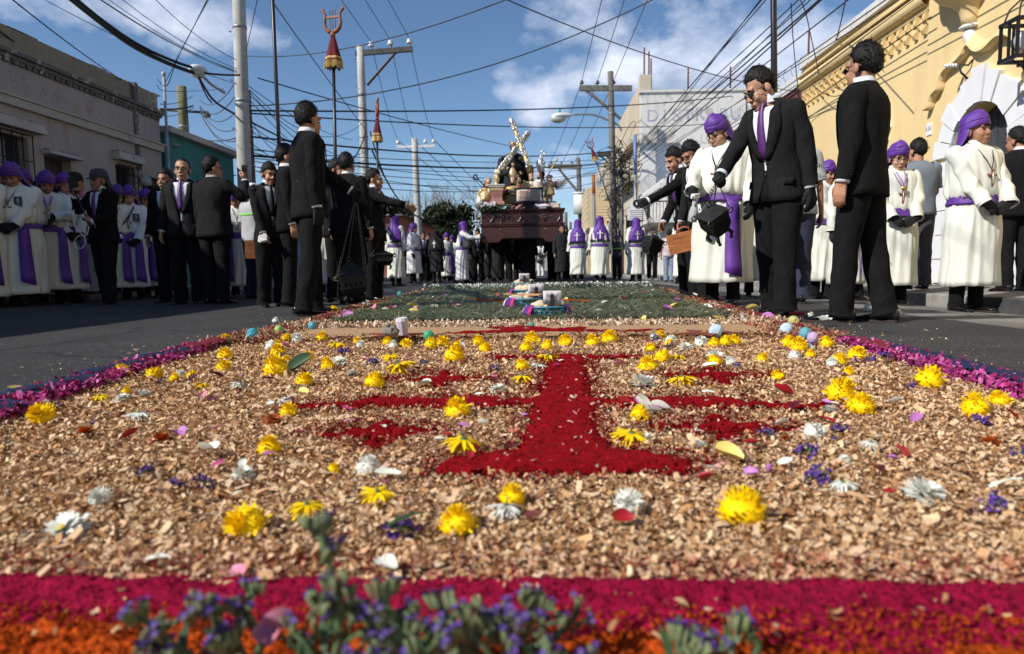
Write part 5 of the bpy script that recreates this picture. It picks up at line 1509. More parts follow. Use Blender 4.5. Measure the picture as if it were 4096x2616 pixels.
  if hood=='turban':
   for(z,w,d,half,yo)in((.06,.098,.120,100,.016),(.0,.102,.128,98,.018),(-.06,.112,.140,86,.02),(-.12,.135,.150,74,.03),(-.19,.17,.165,64,.03),(-.27,.20,.172,54,.03),(-.36,.21,.178,46,.025)):
    a=np.linspace(math.radians(90-half),math.radians(90+half),na_)
    wob=1+.03*np.sin(5*a*2+seed+10*z)
    rings.append(np.stack([w*np.cos(a)*wob,yo+d*np.sin(a)*wob,np.full(na_,z)],-1))
  else:
   for(z,w,d,half,yo)in((.05,.100,.122,140,.016),(-.02,.104,.126,135,.016),(-.08,.112,.132,128,.018),(-.13,.150,.150,120,.02),(-.18,.195,.160,112,.02),(-.24,.226,.168,102,.018),(-.33,.236,.174,88,.015),(-.43,.244,.180,80,.015),(-.47,.247,.182,78,.015)):
    a=np.linspace(math.radians(90-half),math.radians(90+half),na_)
    wob=1+.022*np.sin(9*a+seed+4*z)*sstep(-.1,-.35,z)
    rings.append(np.stack([w*np.cos(a)*wob*(1+(fwb-1)*.6*(z<-.1)),yo+d*np.sin(a)*wob,np.full(na_,z)],-1))
  R_=hx(np.array(rings)/.955)
  q.loft(R_,False)
  ob=part(q,'hood',purple);md=ob.modifiers.new('t','SOLIDIFY');md.thickness=.007;md.offset=1
  hoodob=ob
  q=MB();e0=R_[-1];e1=e0+A3(0,.004,-.045)
  for j in range(0,na_-1):
   for f in(.1,.45,.8):
    a0=e0[j]*(1-f)+e0[j+1]*f
    q.tube([a0,a0+A3(RNG.normal(0,.004),.003,-.022),a0+A3(RNG.normal(0,.006),.004,-.05)],.006,4)
  part(q,'fringe',M_FRINGE,True,hoodob)
  if hood=='cape':
   q=MB();c0=R_[:,na_//2];zz=np.linspace(4.6,7.4,9)
   def pt(r_,c_):
    i=int(min(r_,len(R_)-1.001));f=r_-i;j=int(c_);g=c_-j
    A_=R_[i,j]*(1-g)+R_[i,min(j+1,na_-1)]*g;B_=R_[i+1,j]*(1-g)+R_[i+1,min(j+1,na_-1)]*g
    return A_*(1-f)+B_*f+HRn@A3(0,.014,0)
   m_=na_//2
   q.strip(np.array([pt(r_,m_-.55)for r_ in zz]),np.array([pt(r_,m_+.55)for r_ in zz]))
   q.strip(np.array([pt(5.45,c_)+HRn@A3(0,.003,0)for c_ in np.linspace(m_-2.4,m_+2.4,7)]),np.array([pt(5.75,c_)+HRn@A3(0,.003,0)for c_ in np.linspace(m_-2.4,m_+2.4,7)]))
   o=part(q,'hood_cross',M_SATW,True,hoodob);md=o.modifiers.new('t','SOLIDIFY');md.thickness=.004;md.offset=0
 if kind=='robe' and cross and lod<2:
  zc=1.25;W_,D_,B_=prof('robe',zc,fw,belly);yf=-D_*B_-.016
  q=MB();W2,D2,B2=prof('robe',1.42,fw,belly)
  for sd in(1,-1):
   q.tube(bend(np.array([(sd*.075,.02,1.52),(sd*.085,-.055,1.475),(sd*.066,-D2*B2*.93,1.42),(sd*.035,(yf-D2)/2-.01,1.33),(0,yf,zc)])),.0045,5)
  cordo=part(q,'cord',M_CORD)
  q=MB();c=bend(A3(0,yf-.006,zc-.075))
  q.box(c,(.018,.012,.155));q.box(c+A3(0,-.0005,.028),(.088,.0125,.018));cr=part(q,'crucifix',M_WOOD,False)
  q=MB();q.caps(c+A3(0,-.010,.03),.006,c+A3(0,-.010,-.045),.005,6);q.caps(c+A3(0,-.009,.024),.004,c+A3(.03,-.009,.034),.003,5);q.caps(c+A3(0,-.009,.024),.004,c+A3(-.03,-.009,.034),.003,5);q.ball(c+A3(0,-.012,.042),.008,6,5)
  part(q,'corpus',M_SILVER,True,cr)
  if medal:
   q=MB();q.tube([c+A3(0,-.012,.085),c+A3(0,-.018,.085)],.026,14);part(q,'medal',M_GOLD)
   q=MB()
   for sd in(1,-1):q.strip(bend(np.array([(sd*.06,-.07,1.475),(sd*.045,yf+.02,1.38),(sd*.008,yf-.01,zc+.02)])),bend(np.array([(sd*.04,-.075,1.475),(sd*.022,yf+.014,1.38),(-sd*.004,yf-.01,zc+.02)])))
   part(q,'ribbon',M_LILAC)
 if badge:
  z0=1.27;W_,D_,B_=prof('robe',z0,fw,belly);c=bend(A3(.105,-D_*B_*.93-.014,z0))
  q=MB();q.box(c,(.085,.006,.12));bo=part(q,'badge',mat('badge_dark',(.03,.025,.035),.4),False)
  q=MB();q.ball(c+A3(0,-.004,.01),(.018,.003,.035),8,6);q.box(c+A3(0,-.0045,-.045),(.06,.002,.012));part(q,'print',mat('badge_print',(.35,.30,.34),.5),True,bo)
 if cap:
  q=MB();nh=28;ph=np.arange(nh)*2*PI/nh;rings=[]
  for(z,a)in((.05,1.17),(.075,1.19),(.11,1.16),(.145,1.02),(.165,.8),(.178,.45),(.182,.05)):
   rings.append(np.stack([.084*a*np.cos(ph),.016+.102*a*np.sin(ph),np.full(nh,z)],-1))
  q.loft(hx(np.array(rings)),True,False,True)
  sgn={'back':1}.get(cap[1],-1)
  br=[]
  for t in np.linspace(0,1,5):
   a=np.linspace(-1.0,1.0,11)
   br.append(np.stack([(.095+.008*t)*np.sin(a),.016+sgn*(.110*np.cos(a)+.075*t*np.cos(a*.9)),np.full(11,.052-.018*t)],-1))
  q.loft(hx(np.array(br)),False)
  if cap[1]=='flap':
   fl=[]
   for(z,r_)in((.05,.124),(-.02,.14),(-.09,.155)):
    a=np.linspace(.15,PI-.15,15);fl.append(np.stack([.8*r_*np.cos(a),.016+r_*np.sin(a),np.full(15,z)],-1))
   q.loft(hx(np.array(fl)),False)
  o=part(q,'cap',cap[0]);md=o.modifiers.new('t','SOLIDIFY');md.thickness=.005
 k=H/1.75
 X=Matrix.Translation((p.x,p.y,pz))@Matrix.Rotation(psi_r,4,'Z')@Matrix.Scale(k,4)
 info=dict(root=root,X=X,wr=wr,el=el,hd=hd,HC=HC,k=k,hx=hx,bend=bend,part=part,prof=prof,fw=fw,belly=belly,sh=sh)
 info['hand']={sd:X@Vector(wr[sd]+hd[sd]*.075)for sd in(1,-1)}
 PERSONS.append(info)
 return info
CL=dict(poleL=(.9,.35,-.2),poleR=(-.9,.35,-.2),pnL=(0,1,0),pnR=(0,1,0),hdL=(-.75,-.15,-.5),hdR=(.75,-.15,-.5),curlL=.5,curlR=.5)
def clasp(z=.94,y=-.24,x=.09):return dict(L=(x,y,z),R=(-x,y,z),**CL)
P={}
P['swinger']=person('tall man in black suit, back turned, dangling the pyramid lidded censer',312,119.5,126,H=1.80,lod=0,head=(4,20),L=(.02,-.46,.98),hdL=(.1,-.6,-.5),R=(-.26,.02,.80),gloveL=True,gloveR=True,skin=M_SKIN,step=.16,jm=M_SUIT,curlL=.9)
P['boy']=person('young boy in black suit holding a folded white paper',272,96,38,H=1.53,lod=0,fw=.92,head=(10,8),R=(-.12,-.16,.82),skin=M_SKIN,tie=M_TIEB,hair='fringe')
P["behind_boy"]=person("man in black suit behind the boy, tall black pole beside him",290,95,115,H=1.73,lod=1,head=(0,0),skin=M_SKIN)
P['filmer']=person('man in charcoal suit seen from behind, filming with a raised phone',217,87,164,H=1.73,lod=0,head=(-4,-28),R=(-.30,-.20,1.46),L=(.24,-.05,.84),curlR=.7,hdR=(.1,-.2,.95),poleR=(-.6,.1,-1),glasses='clear',skin=M_SKIN,jm=M_SUIT2,fw=1.1)
P['worried']=person('balding man with glasses and purple tie facing the camera',188,85.5,8,H=1.74,lod=0,head=(-2,6),R=(-.27,-.04,.84),glasses='clear',skin=M_SKIN3,hair='bald',fw=1.05)
P['curly']=person('curly haired youth in black suit behind the balding man',171,80,0,H=1.70,lod=1,head=(2,-4),hair='curly',skin=M_SKIN2)
P['hat']=person('man in black suit and neck flap hat filming with a phone on a stick',106,83,-12,H=1.66,lod=0,head=(2,-10),R=(-.10,-.30,1.38),L=(.10,-.27,1.06),hdR=(.2,-.2,.95),hdL=(-.6,-.3,.6),curlR=.9,curlL=1.1,cap=(mat('hat_cloth',(.045,.045,.05),.8),'flap'),skin=M_SKIN2,hair=None,step=.22,stance=.13)
P['fatrobe']=person('stout robed man with bowed head and picture badge at the far left',22,86.5,14,'robe',H=1.70,fw=1.28,belly=.35,lod=0,head=(26,0),badge=True,skin=M_SKIN2,sashside=1,hem=.16,**clasp(.98,-.30,.10))
P['edge']=person('robed man cut off by the left edge of the picture',-14,90,25,'robe',H=1.70,fw=1.1,lod=1,hem=.14,**clasp(.95,-.25,.12))
P['second']=person('purple hooded head looking right behind the stout robed man',30,78,60,'robe',H=1.73,lod=1,skin=M_SKIN2)
P['gloveup']=person('robed man looking down with a black glove raised to his chest',51,81.5,42,'robe',H=1.67,fw=1.12,lod=0,head=(24,6),L=(.04,-.27,1.14),R=(-.16,-.24,.98),hdL=(-.3,-.3,-.9),medal=True,skin=M_SKIN2,poleL=(.9,.3,-.1))
P['rightlook']=person('robed man with moustache standing next to the hatted filmer, looking right',69,79,58,'robe',H=1.66,lod=0,head=(0,6),skin=M_SKIN,**clasp(.95,-.24,.08))
P['hoodback']=person('purple hood just behind the hatted filmer',119,72,30,'robe',H=1.62,lod=1,head=(15,30),robe=M_ROBE,skin=M_SKIN2)
P['badge2']=person('robed man in whiter gown with strap and badge',133,71,25,'robe',H=1.62,lod=1,head=(12,10),robe=M_ROBEW,badge=True,skin=M_SKIN,**clasp(.9,-.22,.12))
P['peaked']=person('robed man with peaked hood and glasses in front of the barred window',151,66.5,4,'robe',H=1.64,lod=1,head=(4,0),glasses='clear',skin=M_SKIN2,**clasp(.9,-.22,.10))
P['sashtail']=person('robed man with long hanging sash behind the man filming',241,69,15,'robe',H=1.60,lod=1,head=(30,-10),tail=1,sashside=-1,skin=M_SKIN2,hem=.2)
P['whitecap']=person('person in white cap and grey top with neon stripe behind the boy',256,72,150,'casual',H=1.62,lod=1,fw=1.12,belly=.1,cap=(M_WHITEC,'front'),shirt=M_LGREY,lower=M_NAVY,hair='short',head=(8,0))
P['phoneup']=person('onlooker by the wall holding a phone overhead',40,69,-20,'casual',H=1.66,lod=1,R=(-.10,-.22,1.72),L=(.18,-.25,1.58),shirt=M_NAVY,lower=M_NAVY,curlR=.8,hdR=(.3,-.2,.9),skin=M_SKIN2,z=.1)
P['leftedge']=person('dark haired onlooker at the very left edge by the window',3,74,40,'casual',H=1.72,lod=1,shirt=M_NAVY,lower=M_NAVY,skin=M_SKIN2,z=.1)
P['whitered']=person('onlooker in white and red jersey and dark cap behind the hatted filmer',81,75,160,'casual',H=1.66,lod=1,shirt=mat('jersey',(.62,.62,.66),.8,col2=(.55,.04,.03),scale=3.0),lower=M_JEANS,cap=(M_BLKCLOTH,'back'),skin=M_SKIN2,z=.1)
P['face72']=person('bearded onlooker in black shirt between two purple hoods',72,72,55,'casual',H=1.70,lod=1,shirt=M_BLKCLOTH,lower=M_NAVY,skin=M_SKIN2,z=.1)
P['darkhair']=person('dark haired onlooker half hidden behind the whiter gown',138,65,60,'casual',H=1.58,lod=1,shirt=M_LGREY,lower=M_NAVY,skin=M_SKIN2,z=.1)
P['tallback']=person('broad man in black suit seen from behind, next to the near censer',350,89,165,H=1.71,lod=0,fw=1.08,head=(0,8),L=(.26,-.06,.84),skin=M_SKIN,jm=M_SUIT,step=.1)
P['sunglass']=person('man with dark glasses and black suit holding the tall lyre pole',340,84,62,H=1.72,lod=1,head=(0,12),glasses='dark',R=(-.05,-.2,1.05),curlR=1.2,skin=M_SKIN2)
P['pointing']=person('young man in black suit with one arm stretched to the right',376,82,80,H=1.62,lod=0,head=(2,10),R=(-.10,-.50,1.25),L=(.02,-.20,1.22),hdR=(0,-.8,-.55),hdL=(0,-.5,-.8),curlR=.6,curlL=.8,gloveL=True,skin=M_SKIN,poleR=(-.4,.5,-.7))
P['lyreholder']=person('man in black suit behind the arm stretching youth, small lyre pole beside him',371,58,60,H=1.66,lod=2,skin=M_SKIN2)
P['hiddenrobe']=person('robed man showing between the legs of two black suits',327,66,20,'robe',H=1.64,lod=1,hem=.2)
P['capeL']=person('robed man seen from behind with long hood, leftmost of those near the float',396,41.5,158,'robe',H=1.72,lod=1,hood='cape',head=(-4,-20),cross=False,tail=0)
P['strapL']=person('robed man in profile with black bag strap across his chest',414,35.5,82,'robe',H=1.68,fw=1.15,belly=.2,lod=1,head=(4,0),robe=M_ROBEW,R=(-.26,-.06,.84),cross=False,tail=0,hem=.3)
P['pusher']=person('robed man leaning with both arms against the float',462,36.3,86,'robe',H=1.70,lod=1,hood='cape',lean=8,head=(-12,0),robe=M_ROBEW,L=(.16,-.52,1.34),R=(-.16,-.54,1.28),cross=False,tail=0,hem=.10,step=.3)
P['capeR1']=person('robed man with tall purple hood, left of the pair right of the float',578,37,172,'robe',H=1.68,lod=1,hood='cape',cross=False,tail=0,hem=.22)
P['capeR2']=person('robed man with widest purple cape and white cross, right of the pair near the float',600,38.2,178,'robe',H=1.71,fw=1.12,lod=1,hood='cape',cross=False,tail=0,hem=.2)
P['capeR3']=person('robed man with purple cape standing alone beside the smoking censer',636,37.2,186,'robe',H=1.70,fw=1.05,lod=1,hood='cape',cross=False,tail=0,hem=.2)
P['capman']=person('man in blue cap and dark green striped shirt holding the leaning lyre pole',617,31,-12,'casual',H=1.42,lod=1,R=(-.14,-.16,1.86),L=(.16,-.24,1.02),cap=(mat('blue_cap',(.10,.13,.32),.7),'front'),shirt=mat('dark_green_shirt',(.035,.045,.05),.8),lower=M_BLKCLOTH,skin=M_SKIN2,curlR=1.2)
P['jeans']=person('person in pale pink tee and light jeans behind the smoking censer',669,33,170,'casual',H=1.56,lod=1,shirt=M_PINKT,lower=M_JEANS,skin=M_SKIN2,hair='short')
P['midrobe']=person('robed man with fringed hood half hidden by the two suited youths',682,40,190,'robe',H=1.68,lod=1,hood='cape',cross=False,tail=1,sashside=1,hem=.2)
P['youthA']=person('bowing youth in black suit with gloved arm stretched over a censer',688,86,-72,H=1.76,lod=0,lean=14,head=(14,4),L=(.06,-.56,1.10),hdL=(0,-.8,-.4),gloveL=True,curlL=.9,R=(-.2,-.2,.9),skin=M_SKIN,hair='fringe',poleL=(.4,.3,-.8))
P['youthB']=person('youth in black suit and glasses carrying the wooden case',703,92,-66,H=1.74,lod=0,lean=10,head=(24,0),L=(.24,-.10,.80),R=(-.2,-.15,.85),curlL=1.2,glasses='clear',skin=M_SKIN,hair='fringe',step=.15)
P['bigrobe']=person('stout robed man with glasses and tall purple hood holding a spray bottle',722,104,-32,'robe',H=1.79,fw=1.30,belly=.22,lod=0,head=(24,-26),R=(-.16,-.40,1.02),L=(.30,-.18,.92),curlR=1.1,hdR=(.1,-.8,-.2),glasses='clear',skin=M_SKIN3,hem=.22,poleR=(-.8,.3,-.5),sashside=1)
P['tall']=person('tall man in black suit leaning over, lowering the square black censer',776,137,-58,H=1.81,lod=0,lean=9,head=(24,-26),R=(-.13,-.48,.90),hdR=(.1,-.6,-.65),gloveR=True,gloveL=True,curlR=1.0,L=(.27,.02,.82),glasses='dark',skin=M_SKIN3,tie=M_TIE,step=.12,poleR=(-.6,.3,-.8))
P['backman']=person('man in black suit with his back turned, nearest of those on the right',859,156,-134,H=1.75,lod=0,fw=1.02,head=(0,-18),L=(.27,-.02,.83),skin=M_SKIN,hair='spiky',glasses='dark',step=.2,jm=M_SUIT)
P['bookrobe']=person('robed man with thin moustache holding a small black book',823,78,24,'robe',H=1.70,lod=0,head=(6,4),L=(.12,-.24,.98),R=(.0,-.26,.92),skin=M_SKIN2,hem=.24,poleL=CL['poleL'],poleR=CL['poleR'],hdL=(-.6,-.3,-.6),hdR=(.7,-.2,-.5),curlL=.6,curlR=.6)
P['striding']=person('robed man striding behind the nearest black suit',846,82,20,'robe',H=1.66,lod=1,step=.3,hem=.22)
P['medalrobe']=person('robed man with glasses, lilac ribbon and round medal',893,92,-4,'robe',H=1.70,fw=1.08,belly=.08,lod=0,head=(14,0),glasses='clear',medal=True,skin=M_SKIN3,hem=.22,tail=2,sashside=1,**clasp(.92,-.25,.12))
P['greytee']=person('man in blue grey tee with his back turned by the yellow wall',914,84,178,'casual',H=1.74,lod=0,fw=1.08,head=(0,20),lower=mat('dark_grey_trousers',(.05,.05,.055),.85),skin=M_SKIN,L=(.2,-.2,.95),R=(-.2,-.2,.95),z=.075)
P['bigright']=person('robed man looking aside before the white arched doorway, long hood tail',970,108.5,12,'robe',H=1.76,fw=1.12,belly=.12,lod=0,head=(-4,16),skin=M_SKIN2,hem=.24,tail=2,sashside=1,**clasp(.93,-.27,.12))
P['edgeR']=person('man in black suit with his back turned at the right edge by the dark door',1014,93,176,H=1.72,lod=0,head=(6,30),skin=M_SKIN2,z=.06,jm=M_SUIT,fw=1.12)
P['printtee']=person('man in light grey printed shirt with neon band behind the tall suited man',791,101,172,'casual',H=1.76,lod=1,fw=1.12,shirt=M_LGREY,lower=M_NAVY,skin=M_SKIN2,head=(4,0),L=(.26,-.1,.84))
P['gaprobe']=person('robed man half hidden between the stout robed man and the tall suited man',757,79,-10,'robe',H=1.60,lod=1,hem=.22)
P['tealtee']=person('person in teal tee behind the robed man with the book',806,60,170,'casual',H=1.5,lod=2,shirt=M_TEALC,lower=M_BLKCLOTH,skin=M_SKIN2)
P['taillean']=person('robed man hidden behind the printed grey shirt, purple sash tail showing',799,76,160,'robe',H=1.55,lod=2,hood='turban',tail=2,sashside=-1,hem=.22)
for i,(lab,u,s,psi,H,sh_,cp)in enumerate((('onlooker in maroon top by the wall, left of the raised phone',14,70,30,1.64,mat('maroon_top',(.14,.02,.03),.8),None),('onlooker in white cap by the wall behind the bowed robed man',58,66,40,1.62,M_NAVY,(M_WHITEC,'front')),('grey shirted onlooker right of the hatted filmer',111,66,20,1.66,M_LGREY,None),('onlooker in dark cap between the badge robe and the barred window',144,60,-20,1.62,M_BLKCLOTH,(M_NAVY,'front')),('dark shirted onlooker behind the curly haired youth',163,64,10,1.66,M_NAVY,None),('onlooker in blue top in front of the teal wall',203,60,-10,1.60,M_GREYT,None),('onlooker in white shirt before the far wooden pole',262,60,30,1.58,M_SHIRT,(M_BLKCLOTH,'front')))):
 person(lab,u,s,psi,'casual',H=H,lod=2,shirt=sh_,lower=M_NAVY,cap=cp,head=(4,10*(-1)**i),z=.1 if u<190 else None)
P['mantilla']=person('woman in black dress and black lace veil left of the float',437,33.5,165,'robe',H=1.58,lod=2,hood='cape',robe=M_BLKCLOTH,purple=M_BLKCLOTH,cross=False,tail=0,hem=.35)
P['mantilla2']=person('woman in black touching her hair right of the float',562,35.5,20,'robe',H=1.60,lod=2,hood=None,hair='long',robe=M_BLKCLOTH,purple=M_BLKCLOTH,cross=False,tail=0,hem=.3,L=(.10,-.12,1.58),gloveL=False,gloveR=False)
P['suitfar']=person('bearded man in black suit beside the veiled woman',424,33,20,H=1.55,lod=2,skin=M_SKIN2)
P['robefar']=person('small robed man behind the leaning robed man',447,31,30,'robe',H=1.55,lod=2,hem=.2,tail=1,cross=False)
P['robefar2']=person('small robed man under the arm of the leaning robed man',453,30,-30,'robe',H=1.5,lod=2,hem=.2,cross=False)
P['drummer']=person('bandsman in white suit with a drum seen under the float',541,20.5,0,H=1.66,lod=2,head=(0,0),jm=M_ROBEW,lower=M_ROBEW,shirt=M_ROBEW,tie=M_TIEB,skin=M_SKIN2,L=(.12,-.26,.98),R=(-.12,-.26,1.0))
P['bearer']=person('black suited bearer under the float, first of the front row',478,33,4,H=1.62,lod=2,head=(18,10),skin=M_SKIN2,jm=M_SUIT,group='bearers in black under the float')
P['bearer2']=person('black veiled bearer under the float, second of the front row',497,32.7,-6,'robe',H=1.62,lod=2,head=(10,-14),skin=M_SKIN2,hood='cape',robe=M_BLKCLOTH,purple=M_BLKCLOTH,cross=False,tail=0,hem=.1,group='bearers in black under the float')
def on_back(pi,mb_pts):pass
pi=P['printtee']
z0=1.30
for(z,s_,sz)in((1.40,'apoyo',.085),(1.30,'recolección',.075)):
 W_,D_,B_=prof('suit',z,pi['fw'],0)
 text('print',s_,sz,mat('shirt_print',(.03,.09,.06),.8),pi['root'],(-.05,D_+.022,z),(PI/2,0,PI),.001)
def band(pi,z,h,m,name='stripe',kind='suit'):
 q=MB();th=np.arange(36)*2*PI/36;rings=[]
 for zz in(z,z+h):
  W_,D_,B_=prof(kind,zz,pi['fw'],pi['belly']);rings.append(sring(W_+.012,D_+.012,.004,zz,th,B_))
 q.loft(rings,True);pi['part'](q,name,m)
band(P['printtee'],1.18,.03,M_NEON);band(P['printtee'],1.225,.02,M_NEON)
band(P['capman'],1.20,.035,M_NEON)
band(P['whitecap'],1.27,.02,M_NEON)
def strap(pi,m):
 q=MB();pts=[(.07,.02,1.51),(.08,-.09,1.44),(.02,-.165,1.30),(-.10,-.19,1.12),(-.2,-.10,1.0)]
 q.tube(smooth_path([A3(x*pi['fw'],y*(1+pi['belly'])*1.12,z)for x,y,z in pts],2),.012,6);pi['part'](q,'strap',m)
strap(P['badge2'],mat('brown_strap',(.06,.025,.02),.6));strap(P['strapL'],M_BLKCLOTH)
finish_remesh()
k_=0
bl=[('bearer','black suited bearer under the float, third of the front row',513,32.8,-8),('bearer2','black veiled bearer under the float, fourth of the front row',529,33.1,12),('bearer','black suited bearer under the float, last of the front row',553,32.7,10),('bearer2','black veiled bearer at the left corner of the float',471,31.5,20),('bearer','black suited bearer deep under the float, left of the bandsman',505,28.5,0),('bearer2','black veiled bearer deep under the float, at its left',487,28,5),('bearer','black suited bearer deep under the float, right of the bandsman',556,28,-5),('bearer2','black veiled bearer deep under the float, in the middle',520,27.5,5),('bearer','black suited man walking behind the veiled woman left of the float',428,30,30),('bearer2','second woman in black veil left of the float',447,29,10),('bearer','black suited man between the float and the hooded pair',571,31,-10),('bearer','black suited man behind the leaning robed man',470,30,10),('bearer','black suited man far behind the smoking censer',652,30,-5)]
for(src,lab,u,s,psi)in bl:
 o=copy_tree(P[src]['root']);q=ahead(u,s)
 o.location=(q.x,q.y,0);o.rotation_euler=(0,0,math.radians(psi));o['label']=lab
 sc=random.uniform(.96,1.03);o.scale=[v*sc for v in o.scale]
M_MAHO=mat('mahogany',(0.050,0.011,0.008),.5,.35,5,spec=.45,stretch=(.5,.5,3),coat=.15)
M_MAHOD=mat('carved_mahogany',(0.05,0.014,0.011),.22,.3,8,spec=.8,coat=.5)
M_GILT=mat('gilded_wood',(0.64,0.49,0.25),.42,.3,18,metal=.4)
M_GOLDCLOTH=mat('gold_brocade',(0.50,0.36,0.14),.55,.5,26,.4,40,metal=.3)
M_PINKST=mat('pink_stone',(0.32,0.15,0.125),.6,.25,12)
M_BLKVEL=mat('black_velvet',(0.010,0.010,0.018),.9,sheen=.1)
M_REDV=mat('red_velvet',(0.22,0.012,0.022),.8,.3,9)
M_PAGE=mat('book_page',(0.58,0.44,0.38),.8,.12,5)
M_FLESH=mat('painted_flesh',(0.56,0.33,0.23),.45,.1,8)
M_IVORY=mat('ivory_cloth',(0.68,0.63,0.53),.7,.2,9)
M_LEAFD=mat('flower_leaves',(0.03,0.065,0.02),.6,.4,20)
FY=19.4
KF=FY/16.6
def fz(v,Y=FY):return at(520,v,Y).z
XL,XR=at(480.3,225,FY).x,at(564.5,225,FY).x
FC=Vector(((XL+XR)/2,FY,0));HWD=(XR-XL)/2
FTOP=1.98
def float_platform():
 root=empty('float',tuple(FC));tag(root,'carved dark mahogany processional float carried on shoulders','float')
 D=8.0;w=HWD
 z_mid=fz(224.5);z_top=fz(209.0);z_bot=fz(241)
 b=MB();b.bbox(-w+.03,w-.03,.04,D,z_mid-.02,z_top-.02);b.build('carved_body',M_MAHO,root)
 def mould(name,z,prof):
  q=MB();rings=[]
  for(sx,sy)in((-1,1),(-1,0),(1,0),(1,1)):
   rings.append([(sx*(w-.03+p),D if sy else .04-p,z+h)for p,h in prof])
  q.loft(rings,False);q.build(name,M_MAHO,root)
 mould('top_moulding',z_top-.11,[(0,0),(.02,.0),(.03,.03),(.015,.05),(.05,.075),(.055,.11),(.04,.125),(-.2,.125)])
 mould('middle_moulding',z_mid-.06,[(0,0),(.03,0),(.05,.03),(.03,.055),(.05,.075),(.045,.10),(0,.11)])
 t=MB();t.bbox(-w+.1,w-.1,.1,D,z_top-.03,z_top+.005);t.build('deck',M_LEDGE,root)
 pts=[(-w+.02,z_mid-.02),(-w+.02,z_bot+.01),(-w+.06,z_bot-.03),(-w*.60,z_bot-.03),(-w*.54,z_bot),(-w*.50,z_bot+.07),(-w*.44,z_bot+.09)]
 pts+=[(-x,z)for x,z in reversed(pts)]
 q=MB();q.loft([[(x,0.02,z)for x,z in pts],[(x,0.07,z)for x,z in pts]],True,True,True);q.build('front_skirt',M_MAHO,root)
 for sx in(-1,1):
  q=MB();q.bbox(min(sx*(w-.02),sx*(w-.07)),max(sx*(w-.02),sx*(w-.07)),.08,D,z_bot+.02,z_mid-.025);q.build('side_skirt',M_MAHO,root)
 q=MB();q.bbox(-w+.08,w-.08,.3,D-.1,z_bot+.10,z_mid-.03);q.build('bearing_frame',M_BLKVEL,root)
 def scroll(cx,cz,sgn,L,n=16):
  q=MB()
  p=[(cx+sgn*(i/n-.5)*L,-.0,cz-.10*math.sin(PI*i/n)+.05*math.cos(2.4*PI*i/n))for i in range(n+1)]
  q.tube([(x,.012,z)for x,y,z in p],[.006+.013*math.sin(PI*i/n)for i in range(n+1)],6)
  for e,s2 in((p[0],-1),(p[-1],1)):
   q.tube([(e[0]+.05*(1-k/11)*math.cos(k*.75)-.05,.01,e[2]+.05*(1-k/11)*math.sin(k*.75))for k in range(11)],.010,5)
  for i in range(2,n-1,2):q.ball((p[i][0],.01,p[i][2]+.028),(.02,.012,.014),6,4)
  return q
 zc=(z_mid+z_top)/2-.02
 for cx,sg,L in((-.82,1,.34),(-.16,-1,.36),(.16,1,.36),(.82,-1,.34)):
  scroll(cx*w/1.05,zc,sg,L).build('scroll_carving',M_MAHOD,root,True)
 for cx in(-.5,.5):
  q=MB();x0=cx*w
  for k in range(8):
   a=k*PI/4
   q.ball((x0+.06*math.cos(a),.012,zc+.06*math.sin(a)),(.032,.014,.032),7,5)
  q.ball((x0,0,zc),(.03,.022,.03),8,6);q.ball((x0,.01,zc-.14),(.02,.014,.045),6,5)
  q.tube([(x0-.22,.012,zc+.02),(x0-.1,.008,zc+.05),(x0+.1,.008,zc+.05),(x0+.22,.012,zc+.02)],.012,6)
  q.build('rosette_carving',M_MAHOD,root,True)
 for i in range(22):
  q=MB();x=-w+.08+(2*w-.16)*i/21
  q.ball((x,-.012,z_top-.045+.02*(i%2)),(.022,.012,.016),6,4);q.build('leaf_carving',M_MAHOD,root,True)
 for x in(-w*.53,w*.55):
  q=MB();q.ball((x,.015,z_mid-.13),(.014,.01,.014),8,6);q.build('bolt',M_SILVER,root,True)
 q=MB();q.tube([(-w-.02,.3,z_top-.22),(-w-.10,.28,z_top-.22)],[.03,.05],8);q.build('horn',mat('copper',(.3,.12,.06),.4,metal=.7),root,True)
 return z_top
FT_Z=float_platform()
def st(u,v,dy=0.0):return at(u,v,FY+dy)
